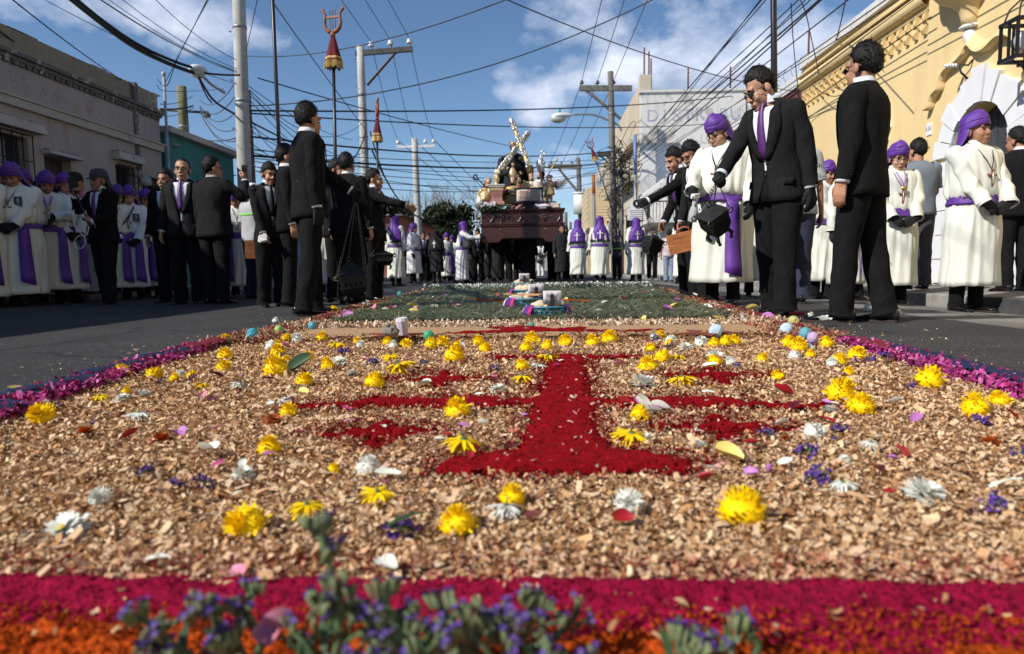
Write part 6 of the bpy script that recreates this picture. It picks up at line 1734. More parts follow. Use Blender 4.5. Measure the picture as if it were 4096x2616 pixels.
def statue(label,u,v_foot,v_head,dy,robe_m,skin_m,hat=None,hat_m=None,beard=True,hair=True,lean=0,yaw=0,arms=None,w=.26,mantle=None,trim=None,group=None):
 """figure on the float: robe, mantle, head with beard and headgear, hands"""
 base=st(u,v_foot,dy);top=st(u,v_head,dy);H=top.z-base.z;w*=KF
 root=empty('statue',tuple(base),math.radians(yaw));tag(root,label,'statue',group)
 n=32;th=np.arange(n)*2*PI/n;s0=RNG.random()*6
 hr=.108*KF
 hs=H-hr*2.1
 rings=[]
 for i in range(12):
  t=i/11;z=hs*t
  ww=np.interp(t,[0,.3,.6,.85,.95,1],[w,w*.85,w*.70,w*.78,w*.42,.055]);dd=ww*np.interp(t,[0,.8,1],[.8,.7,.95])
  a=.10*(1-t)+.02
  r_=1+a*(np.sin(5*th+s0+2*t)*.6+.5*np.sin(9*th-s0+t))
  rings.append(np.stack([ww*np.cos(th)*r_,dd*np.sin(th)*r_-lean*t*t*.3,np.full(n,z)],-1))
 q=MB();q.loft(rings,True,True,True);q.build('robe',robe_m,root,True)
 hc=A3(0,-lean*.34,hs+hr*.95)
 q=MB();q.ball(hc+A3(0,.015,.02),(hr*.78,hr*.92,hr*.95),14,10);q.ball(hc+A3(0,-.03,-.035),(hr*.6,hr*.6,hr*.8),12,8);q.caps(hc+A3(0,-.09,.01),.010,hc+A3(0,-.108,-.02),.014,6)
 q.caps(hc+A3(0,.02,-.05),.045,hc+A3(0,.03,-.16),.05,8)
 hd_=q.build('head',skin_m,root,True)
 if beard:q=MB();q.ball(hc+A3(0,-.055,-.085),(.055,.05,.075),10,7);q.build('beard',M_HAIR,hd_,True)
 if hair:q=MB();q.ball(hc+A3(0,.04,.025),(hr*.9,hr*.92,hr*.92),12,8);q.ball(hc+A3(0,.07,-.1),(.085,.06,.12),10,7);q.build('hair',M_HAIR,hd_,True)
 for sd in(1,-1):
  e_,h_=(arms or{}).get(sd,((sd*w*.9,-.06,hs*.62),(sd*.08,-w*.9,hs*.60)))
  q=MB();shd=A3(sd*w*.60,0,hs*.90)
  cloth_tube(q,[shd,A3(*e_),A3(*e_)*.3+A3(*h_)*.7],[.075,.075,.085],14,.06,s0+sd);q.build('sleeve',mantle or robe_m,root,True)
  q=MB();d_=unit(A3(*h_)-A3(*e_));hand_caps(q,A3(*h_)*.75+A3(*e_)*.25,d_,A3(-sd,0,-.3),sd,.5,.002);q.build('hand',skin_m,root,True)
 if mantle:
  q=MB();rings=[]
  for i in range(8):
   t=i/7;z=hs*(.97-.80*t);rr_=np.interp(t,[0,.12,.5,1],[.09,w*.88,w*1.02,w*1.12]);a=np.linspace(math.radians(-35+8*t),math.radians(215-8*t),22)
   k=1+.05*np.sin(7*a+s0+t)
   rings.append(np.stack([rr_*np.cos(a)*k,rr_*.82*np.sin(a)*k-lean*(1-t)**2*.28,np.full(22,z)],-1))
  q.loft(rings,False);o=q.build('mantle',mantle,root,True);md=o.modifiers.new('t','SOLIDIFY');md.thickness=.02
 if trim:
  for i in range(46):
   a=random.uniform(-PI,0);t=random.uniform(.05,.85);z=hs*t;ww=np.interp(t,[0,.3,.6,.85,1],[w,w*.85,w*.70,w*.78,.2])
   q=MB();c=A3(ww*1.08*math.cos(a),ww*.85*math.sin(a)-lean*t*t*.3,z);r0=random.uniform(.03,.055)
   q.tube([c+A3(r0*(1-k/10)*math.cos(k*.9),-.01,r0*(1-k/10)*1.3*math.sin(k*.9))for k in range(9)],.017,5);q.build('embroidery',trim,root,True)
 if hat:
  kind,hh=hat
  q=MB();m=18;ph=np.arange(m)*2*PI/m;c0=hc+A3(0,.02,hr*.55)
  prof_={'tiara':[(.085,0),(.10,.06),(.125,.14),(.13,.22),(.11,.30),(.06,.36),(.015,.39),(.03,.42),(.004,.45)],'mitre':[(.095,0),(.11,.05),(.125,.13),(.10,.22),(.05,.30),(.004,.34)],'crown':[(.1,0),(.105,.03),(.115,.07),(.10,.05)]}[kind]
  q.loft([np.stack([r_*np.cos(ph),(.8 if kind=='mitre' else 1)*r_*np.sin(ph),np.full(m,z*hh)],-1)+c0 for r_,z in prof_],True,True,True);ho=q.build({'tiara':'tiara','mitre':'mitre','crown':'crown'}[kind],hat_m,hd_,True)
  if kind=='crown':
   for k in range(14):
    a=k*PI/7;q=MB();p0=c0+A3(.105*math.cos(a),.105*math.sin(a),.04);q.tube([p0,p0+A3(.05*math.cos(a+.5),.05*math.sin(a+.5),random.uniform(.01,.06))],.008,4);q.build('thorn',hat_m,hd_)
  if kind=='tiara':
   for zb in(.05,.15,.25):
    q=MB();r_=np.interp(zb,[0,.06,.14,.22,.3],[.085,.1,.125,.13,.11])+.006
    for k in range(10):q.ball(c0+A3(r_*math.cos(k*.628),r_*math.sin(k*.628),zb*hh),(.022,.022,.02),6,4)
    q.build('tiara_band',hat_m,hd_,True)
 return root
CHR=statue('dark robed Christ statue with crown of thorns bowed under the cross',514,205,143,1.6,M_BLKVEL,mat('dark_painted_flesh',(.14,.07,.045),.45),('crown',1),M_GILT,True,True,lean=.25,yaw=6,w=.42,mantle=M_BLKVEL,trim=M_GILT,arms={1:((.30,-.2,.95),(.16,-.42,1.12)),-1:((-.30,-.2,.9),(-.05,-.42,1.02))})
def cross():
 a0,a1=st(512.2,122.5,1.0),st(529.5,168,.6);b0,b1=st(527.5,134,1.9),st(496.3,174,.4)
 o=(a0+a1)/2
 root=empty('cross',tuple(o));tag(root,'tall gold and silver cross leaning over the Christ statue','cross')
 for(p,e,r)in((a0,a1,.064),(b0,b1,.064)):
  q=MB();p,e=p-o,e-o
  q.tube([p.lerp(e,t)for t in np.linspace(0,1,9)],r,12);bm=q.build('beam',M_GILT,root,True)
  d=(e-p).normalized();L=(e-p).length
  x=d.cross(Vector((0,1,0))).normalized();y=d.cross(x)
  q=MB()
  for i in range(int(L/.024)):
   t=i*.024;a=i*2.1+random.uniform(-.4,.4);c=p+d*t
   if(t%.42)<.30:q.ball(c+(x*math.cos(a)+y*math.sin(a))*r*.90,(random.uniform(.034,.056),)*3,6,4)
  og=q.build('silver_ornament',M_SILVER,bm,True);tag(og,kind='stuff')
  q=MB();q.tube([p-d*.01,p-d*.05,p-d*.10,p-d*.14,p-d*.17,p-d*.20],[r*1.3,r*1.35,r*1.15,r*.8,r*.3,.012],12);q.tube([p+d*.0,p+d*.03],r*1.35,12);q.build('end_cap',M_SILVER,bm,True)
cross()
q=MB()
def rays():
 c=st(514,180,2.2);root=empty('sunburst',tuple(c));tag(root,'fan of thin silver rays behind the Christ statue','sunburst')
 for i in range(34):
  a=math.radians(-8+196*i/33)
  q=MB();d=Vector((math.cos(a),0,math.sin(a)));q.tube([d*.35,d*random.uniform(.85,1.05)],[.008,.005],4);q.build('ray',M_SILVER,root)
rays()
statue('seated church father statue in gold robe with red and gold mitre',513,204,176,.75,M_GOLDCLOTH,M_FLESH,('mitre',1.0),M_GILT,True,True,w=.30,mantle=M_REDV,yaw=4)
statue('church father statue with dark gold mitre near the silver tiara',531,203,172,1.3,M_IVORY,M_FLESH,('mitre',1.0),mat('dark_gold',(.22,.16,.04),.35,.3,20,metal=.7),True,True,w=.26,yaw=40,mantle=M_GOLDCLOTH)
statue('pope statue with tall round silver tiara',540.5,203,170,1.1,M_IVORY,M_FLESH,('tiara',1.15),M_SILVER,True,True,w=.28,yaw=-50,mantle=M_IVORY)
statue('crouching dark haired statue low behind the open book',523,206,187,.9,M_REDV,M_FLESH,None,None,False,True,w=.30,yaw=0)
def crozier(label,a,b,curl_r,m,sgn=1):
 root=empty('crozier',tuple(a));tag(root,label,'staff')
 b=b-a;d=b.normalized()
 q=MB();q.tube([Vector((0,0,0)),b],.016,6);q.build('staff',m,root,True)
 x=Vector((d.z,0,-d.x))*sgn
 q=MB();q.tube([b+d*curl_r+d*(-curl_r*math.cos(t))*(1-t/9)+x*curl_r*math.sin(t)*(1-t/9)for t in np.arange(0,7.5,.4)],[.022]*19,6);q.ball(b,(.035,)*3,8,6);q.build('curl',m,root,True)
crozier('silver crozier with curled head above the tiara',st(541.5,190,1.3),st(542.5,155,1.3),.075,M_SILVER,1)
crozier('thin black crozier leaning left off the float',st(490,192,.3),st(478,179,.2),.09,M_IRON,-1)
crozier('gilded sceptre held up by the cherub',st(546.5,178,.4),st(556,160.5,.3),.03,M_GILT)
def cherub(label,u,vf,vh,dy,sit=False,yaw=0,wing=True):
 base=st(u,vf,dy);H=st(u,vh,dy).z-base.z
 k=H/1.0
 o=MB()
 if sit:
  o.caps((0,0,.35),.15,(0,-.02,.62),.15);o.caps((.08,-.05,.36),.085,(.12,-.38,.38),.07);o.caps((.12,-.38,.38),.065,(.13,-.42,.06),.045);o.caps((-.08,-.05,.36),.085,(-.14,-.34,.42),.07);o.caps((-.14,-.34,.42),.065,(-.16,-.40,.10),.045)
 else:
  o.caps((0,0,.45),.14,(0,-.02,.65),.13);o.caps((.07,0,.42),.085,(.08,-.03,.22),.06);o.caps((.08,-.03,.22),.055,(.08,.0,.04),.04);o.caps((-.07,0,.42),.085,(-.09,-.05,.24),.06);o.caps((-.09,-.05,.24),.055,(-.1,.0,.04),.04)
  for s_ in(1,-1):o.caps((s_*.09,-.0,.035),.035,(s_*.1,-.09,.025),.028)
 o.caps((0,-.02,.72),.05,(0,-.03,.80),.05);o.ball((0,-.03,.87),(.105,.115,.12),12,9);o.ball((0,-.145,.86),(.014,.016,.014),6,5)
 for s_,e,h in((1,(.22,-.08,.62),(.20,-.25,.72)),(-1,(-.22,-.06,.62),(-.22,-.22,.86))):
  o.caps((s_*.12,-.01,.70),.055,e,.045);o.caps(e,.042,h,.032);hand_caps(o,A3(*h),unit(A3(*h)-A3(*e)),A3(-s_,0,0),s_,.6,.001)
 ob=o.build('cherub',M_FLESH,None,True);remesh_later(ob,.013,3,.5)
 ob.location=base;ob.rotation_euler=(0,0,math.radians(yaw));ob.scale=(k,k,k)
 tag(ob,label,'statue')
 q=MB()
 for i in range(22):
  a=i*2.4;z=.90+.07*(i/22);r_=.11*math.sqrt(max(.05,1-(i/22)**2));q.ball((r_*math.cos(a),-.02+r_*abs(math.sin(a))*.9,z),(.035,.035,.03),6,4)
 q.build('hair',M_HAIR,ob,True)
 q=MB();n=20;th=np.arange(n)*2*PI/n
 q.loft([np.stack([(.155+.05*t)*np.cos(th)*(1+.08*np.sin(5*th+4*t)),-.01+(.14+.05*t)*np.sin(th)*(1+.08*np.sin(5*th+4*t)),np.full(n,.52-.26*t)+.06*np.cos(th)],-1)for t in(0,.3,.7,1)],True);q.build('drapery',M_GOLDCLOTH,ob,True)
 if wing:
  for s_ in(1,-1):
   w_=empty('wing');w_.parent=ob
   for i in range(8):
    t=i/7;L=.30+.25*(1-t);a=math.radians(25-75*t)
    p0=A3(s_*(.06+.10*(1-t)),.12,.72-.08*t);p1=p0+A3(s_*math.cos(a)*L,.10,math.sin(a)*L*.6-.05)
    q=MB();mid=(p0+p1)/2;q.strip([p0+A3(0,0,.02),mid+A3(0,.01,.035),p1+A3(0,0,.005)],[p0-A3(0,0,.02),mid+A3(0,.01,-.035),p1-A3(0,0,.012)])
    fo=q.build('feather',mat('wing_feather',(.30,.27,.25),.7,.3,9),w_,True);md=fo.modifiers.new('t','SOLIDIFY');md.thickness=.012
 return ob
cherub('winged cherub statue standing right of the open book, dark feathered wings',549.5,203,174.5,.35,False,-25)
cherub('bare legged cherub statue sitting at the left end of the float',488.5,205.5,178,.5,True,30,False)
def lion():
 base=st(485.5,206.5,.25);root=empty('lion_head',tuple(base));root.scale=(KF,)*3;tag(root,'gilded lion head statue at the left end of the float','statue')
 q=MB();q.ball((0,0,.22),(.15,.15,.17),14,10);q.ball((0,-.14,.17),(.085,.09,.075),10,8);q.ball((0,-.22,.20),(.03,.02,.02),6,5)
 for s_ in(1,-1):q.ball((s_*.10,0,.38),(.045,.03,.045),8,6);q.ball((s_*.055,-.13,.26),(.018,.014,.014),6,4)
 q.build('head',M_GILT,root,True)
 for i in range(30):
  a=i*.209;q=MB();q.tube([(.15*math.cos(a),.02,.22+.16*math.sin(a)),(.21*math.cos(a+.2),.04,.22+.22*math.sin(a+.2)),(.23*math.cos(a+.5),.02,.20+.24*math.sin(a+.5))],[.03,.024,.006],5);q.build('mane_lock',M_GILT,root,True)
 q=MB();q.ball((-.12,.1,.1),(.16,.2,.2),10,7);q.build('body',M_SILVER,root,True)
lion()
def pedestal():
 b=st(497,205.5,.15);root=empty('pedestal',tuple(b));tag(root,'pink stone pedestal with gold frieze and gilded flame on the float','pedestal')
 h=st(497,185,.15).z-b.z;wd=.155
 q=MB();th=[(1,1),(-1,1),(-1,-1),(1,-1)];wd=.18
 q.loft([[(sx*r_,sy*r_,z*h)for sx,sy in th]for r_,z in((wd*1.25,0),(wd*1.25,.06),(wd*1.15,.1),(wd*.95,.2),(wd*.86,.35),(wd*.95,.62),(wd*1.0,.70))],True,True,True);q.build('shaft',M_PINKST,root,False)
 q=MB();q.bbox(-wd*1.02,wd*1.02,-wd*1.02,wd*1.02,.702*h,.82*h);q.build('frieze',M_GILT,root)
 for i in range(7):
  q=MB();q.ball((-wd+2*wd*i/6,-wd*1.03,.76*h),(.018,.012,.022),6,5);q.build('frieze_bead',M_GILT,root,True)
 q=MB();q.loft([[(sx*r_,sy*r_,z*h)for sx,sy in th]for r_,z in((wd*1.05,.822),(wd*1.18,.87),(wd*1.2,.92),(wd*1.28,.94),(wd*1.3,.99),(wd*1.1,1.0))],True,True,True);q.build('cap',M_IVORY,root)
 q=MB()
 q.loft([[(r_*math.cos(a),r_*math.sin(a),z)for a in np.arange(12)*PI/6]for r_,z in((.11,h),(.06,h+.04),(.05,h+.07),(.085,h+.12))],True,True,True)
 fl=q.build('flame_cup',M_GILT,root,True)
 for i in range(9):
  a=i*2.4;q=MB();r0=.05;q.tube([(r0*math.cos(a),r0*math.sin(a),h+.10),(.07*math.cos(a+.5),.07*math.sin(a+.5),h+.18),(.045*math.cos(a+1),.045*math.sin(a+1),h+.26),(.05*math.cos(a+1.5),.05*math.sin(a+1.5),h+random.uniform(.28,.36))],[.03,.03,.02,.004],6);q.build('flame',M_GILT,fl,True)
pedestal()
def big_book():
 c=st(529,195,.12);root=empty('open_book',tuple(c));tag(root,'large open book in a black frame, lines of writing on pinkish pages','book')
 W=st(543.5,195,.12).x-st(514.8,195,.12).x;Hh=st(529,187,.12).z-st(529,202,.12).z
 tl=Matrix.Rotation(math.radians(-14),3,'X')
 root.rotation_euler=(math.radians(-14),0,0)
 q=MB();t=.035;w,h=W/2,Hh/2
 q.bbox(-w,w,.03,.06,-h,h);q.bbox(-w,-w+t,-.03,.028,-h,h);q.bbox(w-t,w,-.03,.028,-h,h);q.bbox(-w+t,w-t,-.03,.028,h-t,h);q.bbox(-w-.03,w+.03,-.08,.028,-h-.05,-h+.01);q.build('frame',M_BLKVEL,root)
 q=MB();q.bbox(-.05,.05,.06,.3,-h-.2,-h+.05);q.bbox(-w*.3,w*.3,-.02,.03,-h-.2,-h-.055);q.build('stand',M_BLKVEL,root)
 for s_ in(-1,1):
  q=MB();nx=9;xs_=np.linspace(.012,w-t-.07,nx);ys_=[-.035*math.sin(PI*min(1,(x/(w-t))**.6))-.0 for x in xs_]
  q.strip([(s_*x,y,h-t-.02)for x,y in zip(xs_,ys_)],[(s_*x,y,-h+.02)for x,y in zip(xs_,ys_)]);pg=q.build('page',M_PAGE,root,True);md=pg.modifiers.new('t','SOLIDIFY');md.thickness=.006
  q=MB();q.bbox(min(s_*(w-t-.065),s_*(w-t-.01)),max(s_*(w-t-.065),s_*(w-t-.01)),-.012,.02,-h+.02,h-t-.02);q.build('page_edge',M_IVORY,root)
  for i in range(7):
   q=MB();z=h-t-.07-i*(2*h-.14)/8;L=random.uniform(.5,.72)*(w-t)
   x0=.045;q.strip([(s_*x,-.035*math.sin(PI*min(1,(x/(w-t))**.6))-.008,z+.006)for x in np.linspace(x0,x0+L,6)],[(s_*x,-.035*math.sin(PI*min(1,(x/(w-t))**.6))-.008,z-.008)for x in np.linspace(x0,x0+L,6)]);q.build('text_line',mat('brown_ink',(.16,.08,.06),.8),pg)
 q=MB();q.strip([(-.012,-.012,h-t),(-.012,-.012,-h),(-.01,-.09,-h-.03)],[(.012,-.012,h-t),(.012,-.012,-h),(.014,-.09,-h-.03)]);q.build('ribbon',M_GILT,root)
big_book()
for i,(u,v,ang,L)in enumerate(((520,206,50,.34),(526,207,20,.30),(534,206,-42,.36),(511,207.5,10,.26))):
 c=st(u,v,.05+.05*i);root=empty('scroll',tuple(c));tag(root,('leaning','flat','slanting','short')[i]+' rolled pink parchment lying in front of the open book','scroll')
 q=MB();a=math.radians(ang);d=Vector((math.cos(a),.1,math.sin(a)*.8));q.tube([-d*L/2,d*L/2],.05,12);q.build('roll',M_PINKST,root,True)
 q=MB();q.tube([d*(L/2-.004),d*(L/2+.004)],.03,10);q.build('roll_end',M_IVORY,root,True)
for nm,lab,u,v,sz,m,rz in(('book','green bound book lying at the right end of the float',551.5,204.8,(.26,.16,.20),mat('green_cover',(.03,.12,.10),.6),.3),('book','small brown book stack behind the green book',556,205.5,(.22,.22,.12),M_IVORY,-.2)):
 c=st(u,v,.25);root=empty(nm,tuple(c),rz);tag(root,lab,'book')
 q=MB();q.box((0,0,sz[2]/2-.014),(sz[0],sz[1],.02));q.box((0,0,-sz[2]/2+.014),(sz[0],sz[1],.02));q.box((-sz[0]/2+.01,0,0),(.018,sz[1],sz[2]-.05));q.build('cover',m,root)
 q=MB();q.box((.008,0,0),(sz[0]-.04,sz[1]-.02,sz[2]-.054));q.build('pages',M_PAGE,root)
c=st(544,207,.05);q=MB();n=24;th=np.arange(n)*2*PI/n
q.loft([np.stack([r_*1.5*np.cos(th)*(1+.12*np.sin(5*th)),r_*np.sin(th)*(1+.12*np.sin(4*th)),np.full(n,z)],-1)for r_,z in((.15,0),(.14,.03),(.08,.08),(.01,.10))],True,True,True)
o=q.build('cloth',mat('pink_white_cloth',(.62,.46,.47),.7,.15,9),None,True,loc=c);tag(o,'crumpled pink white cloth in front of the cherub','cloth')
def float_flowers():
 c=st(492,207.5,-.02);root=empty('flower_arrangement',tuple(c));tag(root,'arrangement of white and lilac flowers over dark leaves on the float','flowers')
 rg=np.random.default_rng(3);n=700
 Pn=rg.normal(0,1,(n,3))*np.array([.17,.07,.06])+np.array([0,0,-.01]);a=rg.normal(0,1,(n,3));a/=np.linalg.norm(a,axis=1)[:,None];b=np.cross(a,rg.normal(0,1,(n,3)));b/=np.linalg.norm(b,axis=1)[:,None]
 s_=.05;V=np.stack([Pn-b*s_*.25,Pn+a*s_,Pn+b*s_*.25,Pn-a*s_],1).reshape(-1,3)
 tag(link('leaves',big_mesh('leaves',V,np.arange(n*4).reshape(n,4),M_LEAFD),root),kind='stuff')
 for i in range(34):
  p=A3(rg.normal(0,.14),rg.normal(-.05,.05),.03+abs(rg.normal(0,.055)));q=MB();m=random.choice([M_SATW,M_SATW,mat('lilac_bloom',(.45,.16,.42),.6)])
  for k in range(6):q.ball(p+A3(.02*math.cos(k),-.012,.02*math.sin(k)),(.017,.010,.017),6,4)
  q.build('bloom',m,root,True)
float_flowers()
finish_remesh()
M_REDVEL=mat('crimson_velvet',(0.12,0.006,0.014),.85,.3,12)
M_FRGOLD=mat('gold_fringe',(0.52,0.36,0.12),.7,.2,30)
M_LYREW=mat('lyre_wood',(0.27,0.095,0.045),.55,.25,12)
M_POLEB=mat('black_lacquered_pole',(0.012,0.012,0.016),.35)
M_CENS=mat('blackened_metal',(0.022,0.022,0.022),.55,.4,20,metal=.5)
M_CHAIN=mat('chain_metal',(0.12,0.11,0.10),.45,metal=.8)
M_WAL=mat('walnut_case',(0.36,0.125,0.035),.42,.3,7,stretch=(1,6,6))
def standard(label,base,top,r=.019,yaw=0.0,lyre=True):
 """tall black pole with a wooden lyre over a crimson, gold fringed skirt"""
 root=empty('lyre_standard',tuple(base));tag(root,label,'standard',None)
 d=Vector(top)-Vector(base);L=d.length
 R=d.to_track_quat('Z','Y').to_matrix()@Matrix.Rotation(yaw,3,'Z')
 root.rotation_euler=R.to_euler()
 Lp=L-.34
 q=MB();q.tube([(0,0,0),(0,0,Lp*.5),(0,0,Lp)],[r*1.1,r,r*.9],12);q.build('pole',M_POLEB,root,True)
 z=Lp-.02
 q=MB();q.tube([(0,0,z),(0,0,z+.04),(0,0,z+.08)],[.028,.035,.022],10);q.build('ferrule',M_LYREW,root,True)
 ly=MB()
 def arm(s):return[(s*.010,z+.06),(s*.055,z+.075),(s*.095,z+.115),(s*.112,z+.17),(s*.105,z+.225),(s*.098,z+.265),(s*.112,z+.30),(s*.135,z+.325)]
 for s in(1,-1):
  ly.tube([(x,0,zz)for x,zz in arm(s)],[.026,.030,.028,.024,.021,.020,.019,.020],8,True,.8);ly.ball((s*.137,0,z+.333),(.026,.02,.026),8,6)
 lyo=ly.build('lyre',M_LYREW,root,True)
 q=MB();q.box((0,0,z+.245),(.20,.022,.022));q.build('crossbar',M_LYREW,lyo)
 for x in(-.035,0,.035):
  q=MB();q.tube([(x,0,z+.10),(x,0,z+.33)],.0055,5);q.build('string',M_STEELD,lyo)
 q=MB();n=26;th=np.arange(n)*2*PI/n;z0=z
 rings=[np.stack([rr*np.cos(th)*(1+a*np.sin(6*th)),rr*.8*np.sin(th)*(1+a*np.sin(6*th)),np.full(n,z0-h)],-1)for rr,h,a in((.032,.0,.02),(.045,.05,.06),(.062,.13,.1),(.085,.22,.12),(.100,.29,.12))]
 q.loft(rings,True);sk=q.build('velvet_skirt',M_REDVEL,root,True)
 q=MB();q.loft([np.stack([rr*np.cos(th)*(1+.12*np.sin(6*th)),rr*.8*np.sin(th)*(1+.12*np.sin(6*th)),np.full(n,z0-h)],-1)for rr,h in((.0925,.235),(.0975,.262))],True);q.build('gold_band',M_FRGOLD,sk,True)
 q=MB()
 for k in range(60):
  a=k*2*PI/60;rr=.101*(1+.12*math.sin(6*a));q.tube([(rr*math.cos(a),rr*.8*math.sin(a),z0-.285),(rr*1.05*math.cos(a+.03),rr*.85*math.sin(a+.03),z0-.37-.012*math.sin(k*5))],.006,4)
 fo=q.build('fringe',M_FRGOLD,sk);tag(fo,kind='stuff')
 return root
def gnd(u,s):return ahead(u,s)
b=gnd(285,94);standard('tall black pole rising out of the picture beside the pale lamp post',b,Vector((at(277.5,0,b.y).x-.06,b.y,5.0)),.020)
b=gnd(337.5,80);standard('lyre standard with crimson skirt, tallest of those on the left',b,at(332.3,7.5,b.y),.021,1.35)
b=gnd(377.5,57);standard('smaller lyre standard turned edgewise beside the slim pale pole',b,at(377,99,b.y),.021,.35)
b=gnd(777,127);standard('tall black pole behind the leaning tall man, top out of the picture',b,Vector((at(770.5,0,b.y).x-.03,b.y+.02,4.6)),.024)
b=gnd(634,30)+Vector((0,0,.12));standard('lyre standard leaning left, held by the man in the blue cap',b,at(588.5,139,b.y-.3),.022,1.75)
def chain(mb,a,b,step=.020,r=.0055,sag=0.0):
 a,b=Vector(a),Vector(b);n=max(2,int((b-a).length/step))
 for i in range(n):
  t=(i+.5)/n;p=a.lerp(b,t)-Vector((0,0,sag*4*t*(1-t)))
  mb.ball(p,(r,r,step*.62)if i%2 else(r*.6,r*1.2,step*.62),5,3)
def censer(label,hand,c,w=.24,hb=.15,hr=.11,tilt=(0,0,0),k=1.0,lid=True):
 """square hanging censer: box with pierced sides, pyramid lid, feet and rings, hung on chains"""
 root=empty('censer',tuple(c));tag(root,label,'censer')
 R=Matrix.Rotation(tilt[2],3,'Z')@Matrix.Rotation(tilt[0],3,'X')@Matrix.Rotation(tilt[1],3,'Y')
 inv=R.inverted();root.rotation_euler=R.to_euler()
 h=w/2;hand_l=inv@(Vector(hand)-Vector(c))
 q=MB();sq=[(1,1),(-1,1),(-1,-1),(1,-1)]
 q.loft([[(sx*r_,sy*r_,z)for sx,sy in sq]for r_,z in((h*.62,-hb*.62),(h*.70,-hb*.55),(h*.92,-hb*.3),(h,-hb*.2),(h,hb*.28),(h*1.08,hb*.30),(h*1.08,hb*.38))],True,True,True)
 body=q.build('box',M_CENS,root)
 q=MB();q.loft([[(sx*r_,sy*r_,z)for sx,sy in sq]for r_,z in((h*1.16,hb*.39),(h*1.16,hb*.43),(h*.7,hb*.43+hr*.45),(h*.3,hb*.43+hr*.88),(h*.12,hb*.43+hr))],True,True,True);ld=q.build('lid',M_CENS,root)
 q=MB();q.tube([(.018*math.cos(a),0,hb*.43+hr+.018+.018*math.sin(a))for a in np.linspace(0,6.28,10)],.005,5);q.build('ring',M_CHAIN,ld,True)
 M_HOLE=mat('pierced_hole',(.002,.002,.002),1)
 for sx,sy in((1,0),(-1,0),(0,1),(0,-1)):
  for i in range(4):
   q=MB();o=(i-1.5)*w*.2
   p=Vector((sx*(h+.0015)+sy*o,sy*(h+.0015)+sx*o,.0));q.box(p,(.003 if sx else .018,.003 if sy else .018,.035));q.build('slot',M_HOLE,body)
 for sx,sy in sq:
  q=MB();q.tube([(sx*h*.62,sy*h*.62,-hb*.5),(sx*h*.8,sy*h*.8,-hb*.72),(sx*h*.66,sy*h*.66,-hb*.92)],[.014,.014,.008],6);q.ball((sx*h*.68,sy*h*.68,-hb*.93),(.014,.014,.011),6,5);q.build('foot',M_CENS,root,True)
  q=MB();cx_,cy_=sx*h*1.16,sy*h*1.16;q.tube([(cx_+.02*math.cos(a)*sx,cy_+.02*math.cos(a)*sy*.2,hb*.34+.02*math.sin(a))for a in np.linspace(0,6.28,10)],.005,5);q.build('side_ring',M_CHAIN,root,True)
  q=MB();chain(q,(cx_,cy_,hb*.36),hand_l);o=q.build('chain',M_CHAIN,root,True);tag(o,kind='stuff')
 q=MB();chain(q,(0,0,hb*.43+hr+.03),hand_l);o=q.build('lid_chain',M_CHAIN,root,True);tag(o,kind='stuff')
 q=MB();q.tube([hand_l+Vector((.022*math.cos(a),0,.022*math.sin(a)))for a in np.linspace(0,6.28,12)],.004,5);q.build('hand_ring',M_CHAIN,root,True)
 return root
hS=P['swinger']['hand'][1]
censer('large black censer with pyramid lid hanging low from the tall man on the left',hS,at(352.5,284,hS.y-.02),.225,.18,.13,(.0,-.12,.35))
hP=P['pointing']['hand'][1]
censer('flat black censer hanging beside the youth with the outstretched arm',hP,at(383.5,259,hP.y),.23,.13,.05,(0,0,.2))
hT=P['tall']['hand'][-1]
censer('square black censer tilted over in front of the stout robed man',hT,at(714.5,221,hT.y-.02),.155,.17,.05,(.30,-.62,.45))
hA=P['youthA']['hand'][1]
censer('smoking black censer hanging below the bowing youth',hA,at(652,245,hA.y),.165,.16,.04,(.12,.25,.5))
def hand_piece(lab,name,cat,c,yaw,fn):
 root=empty(name,tuple(c),yaw);tag(root,lab,cat);fn(root);return root
def case(root):
 w,h,d=.37,.205,.12
 q=MB();a=.015
 q.loft([[(x,y,z)for x,z in((-w/2,-h/2+a),(-w/2+a,-h/2),(w/2-a,-h/2),(w/2,-h/2+a),(w/2,h/2-a),(w/2-a,h/2),(-w/2+a,h/2),(-w/2,h/2-a))]for y in(-d/2,d/2)],True,True,True);q.build('body',M_WAL,root)
 q=MB();q.bbox(-w/2-.001,w/2+.001,-d/2-.001,d/2+.001,h*.22,h*.235);q.build('lid_seam',M_SOLE,root)
 q=MB();q.tube([(-.06,0,h/2),(-.055,0,h/2+.035),(0,0,h/2+.05),(.055,0,h/2+.035),(.06,0,h/2)],.011,8);q.build('handle',M_LYREW,root,True)
 q=MB();q.bbox(.055,.165,-d/2-.008,-d/2-.001,-.085,.075);pl=q.build('plaque',M_WAL,root)
 q=MB();y=-d/2-.0105;sh_=[(.065,.065),(.11,.055),(.155,.065),(.155,.0),(.148,-.04),(.11,-.078),(.072,-.04),(.065,0),(.065,.065)]
 q.tube([(x,y,z)for x,z in sh_],.003,4);q.build('shield_line',M_SOLE,pl)
 ink=mat('burnt_letters',(.05,.02,.01),.7)
 text('lettering','JHS',.046,ink,pl,(.11,-d/2-.0095,.025),(PI/2,0,0),.0012,spacing=.95);text('lettering','NAS',.036,ink,pl,(.11,-d/2-.0095,-.025),(PI/2,0,0),.0012)
 q=MB();q.box((.11,-d/2-.010,.048),(.004,.003,.04));q.box((.11,-d/2-.0102,.056),(.018,.003,.004));q.build('small_cross',ink,pl)
hB=P['youthB']['hand'][1]
r_=hand_piece('reddish wooden case with carved shield lettered JHS, carried by its handle','wooden_case','case',at(686,241.5,hB.y-.08),math.radians(-14),case);r_.rotation_euler=(0,math.radians(-13),math.radians(-10))
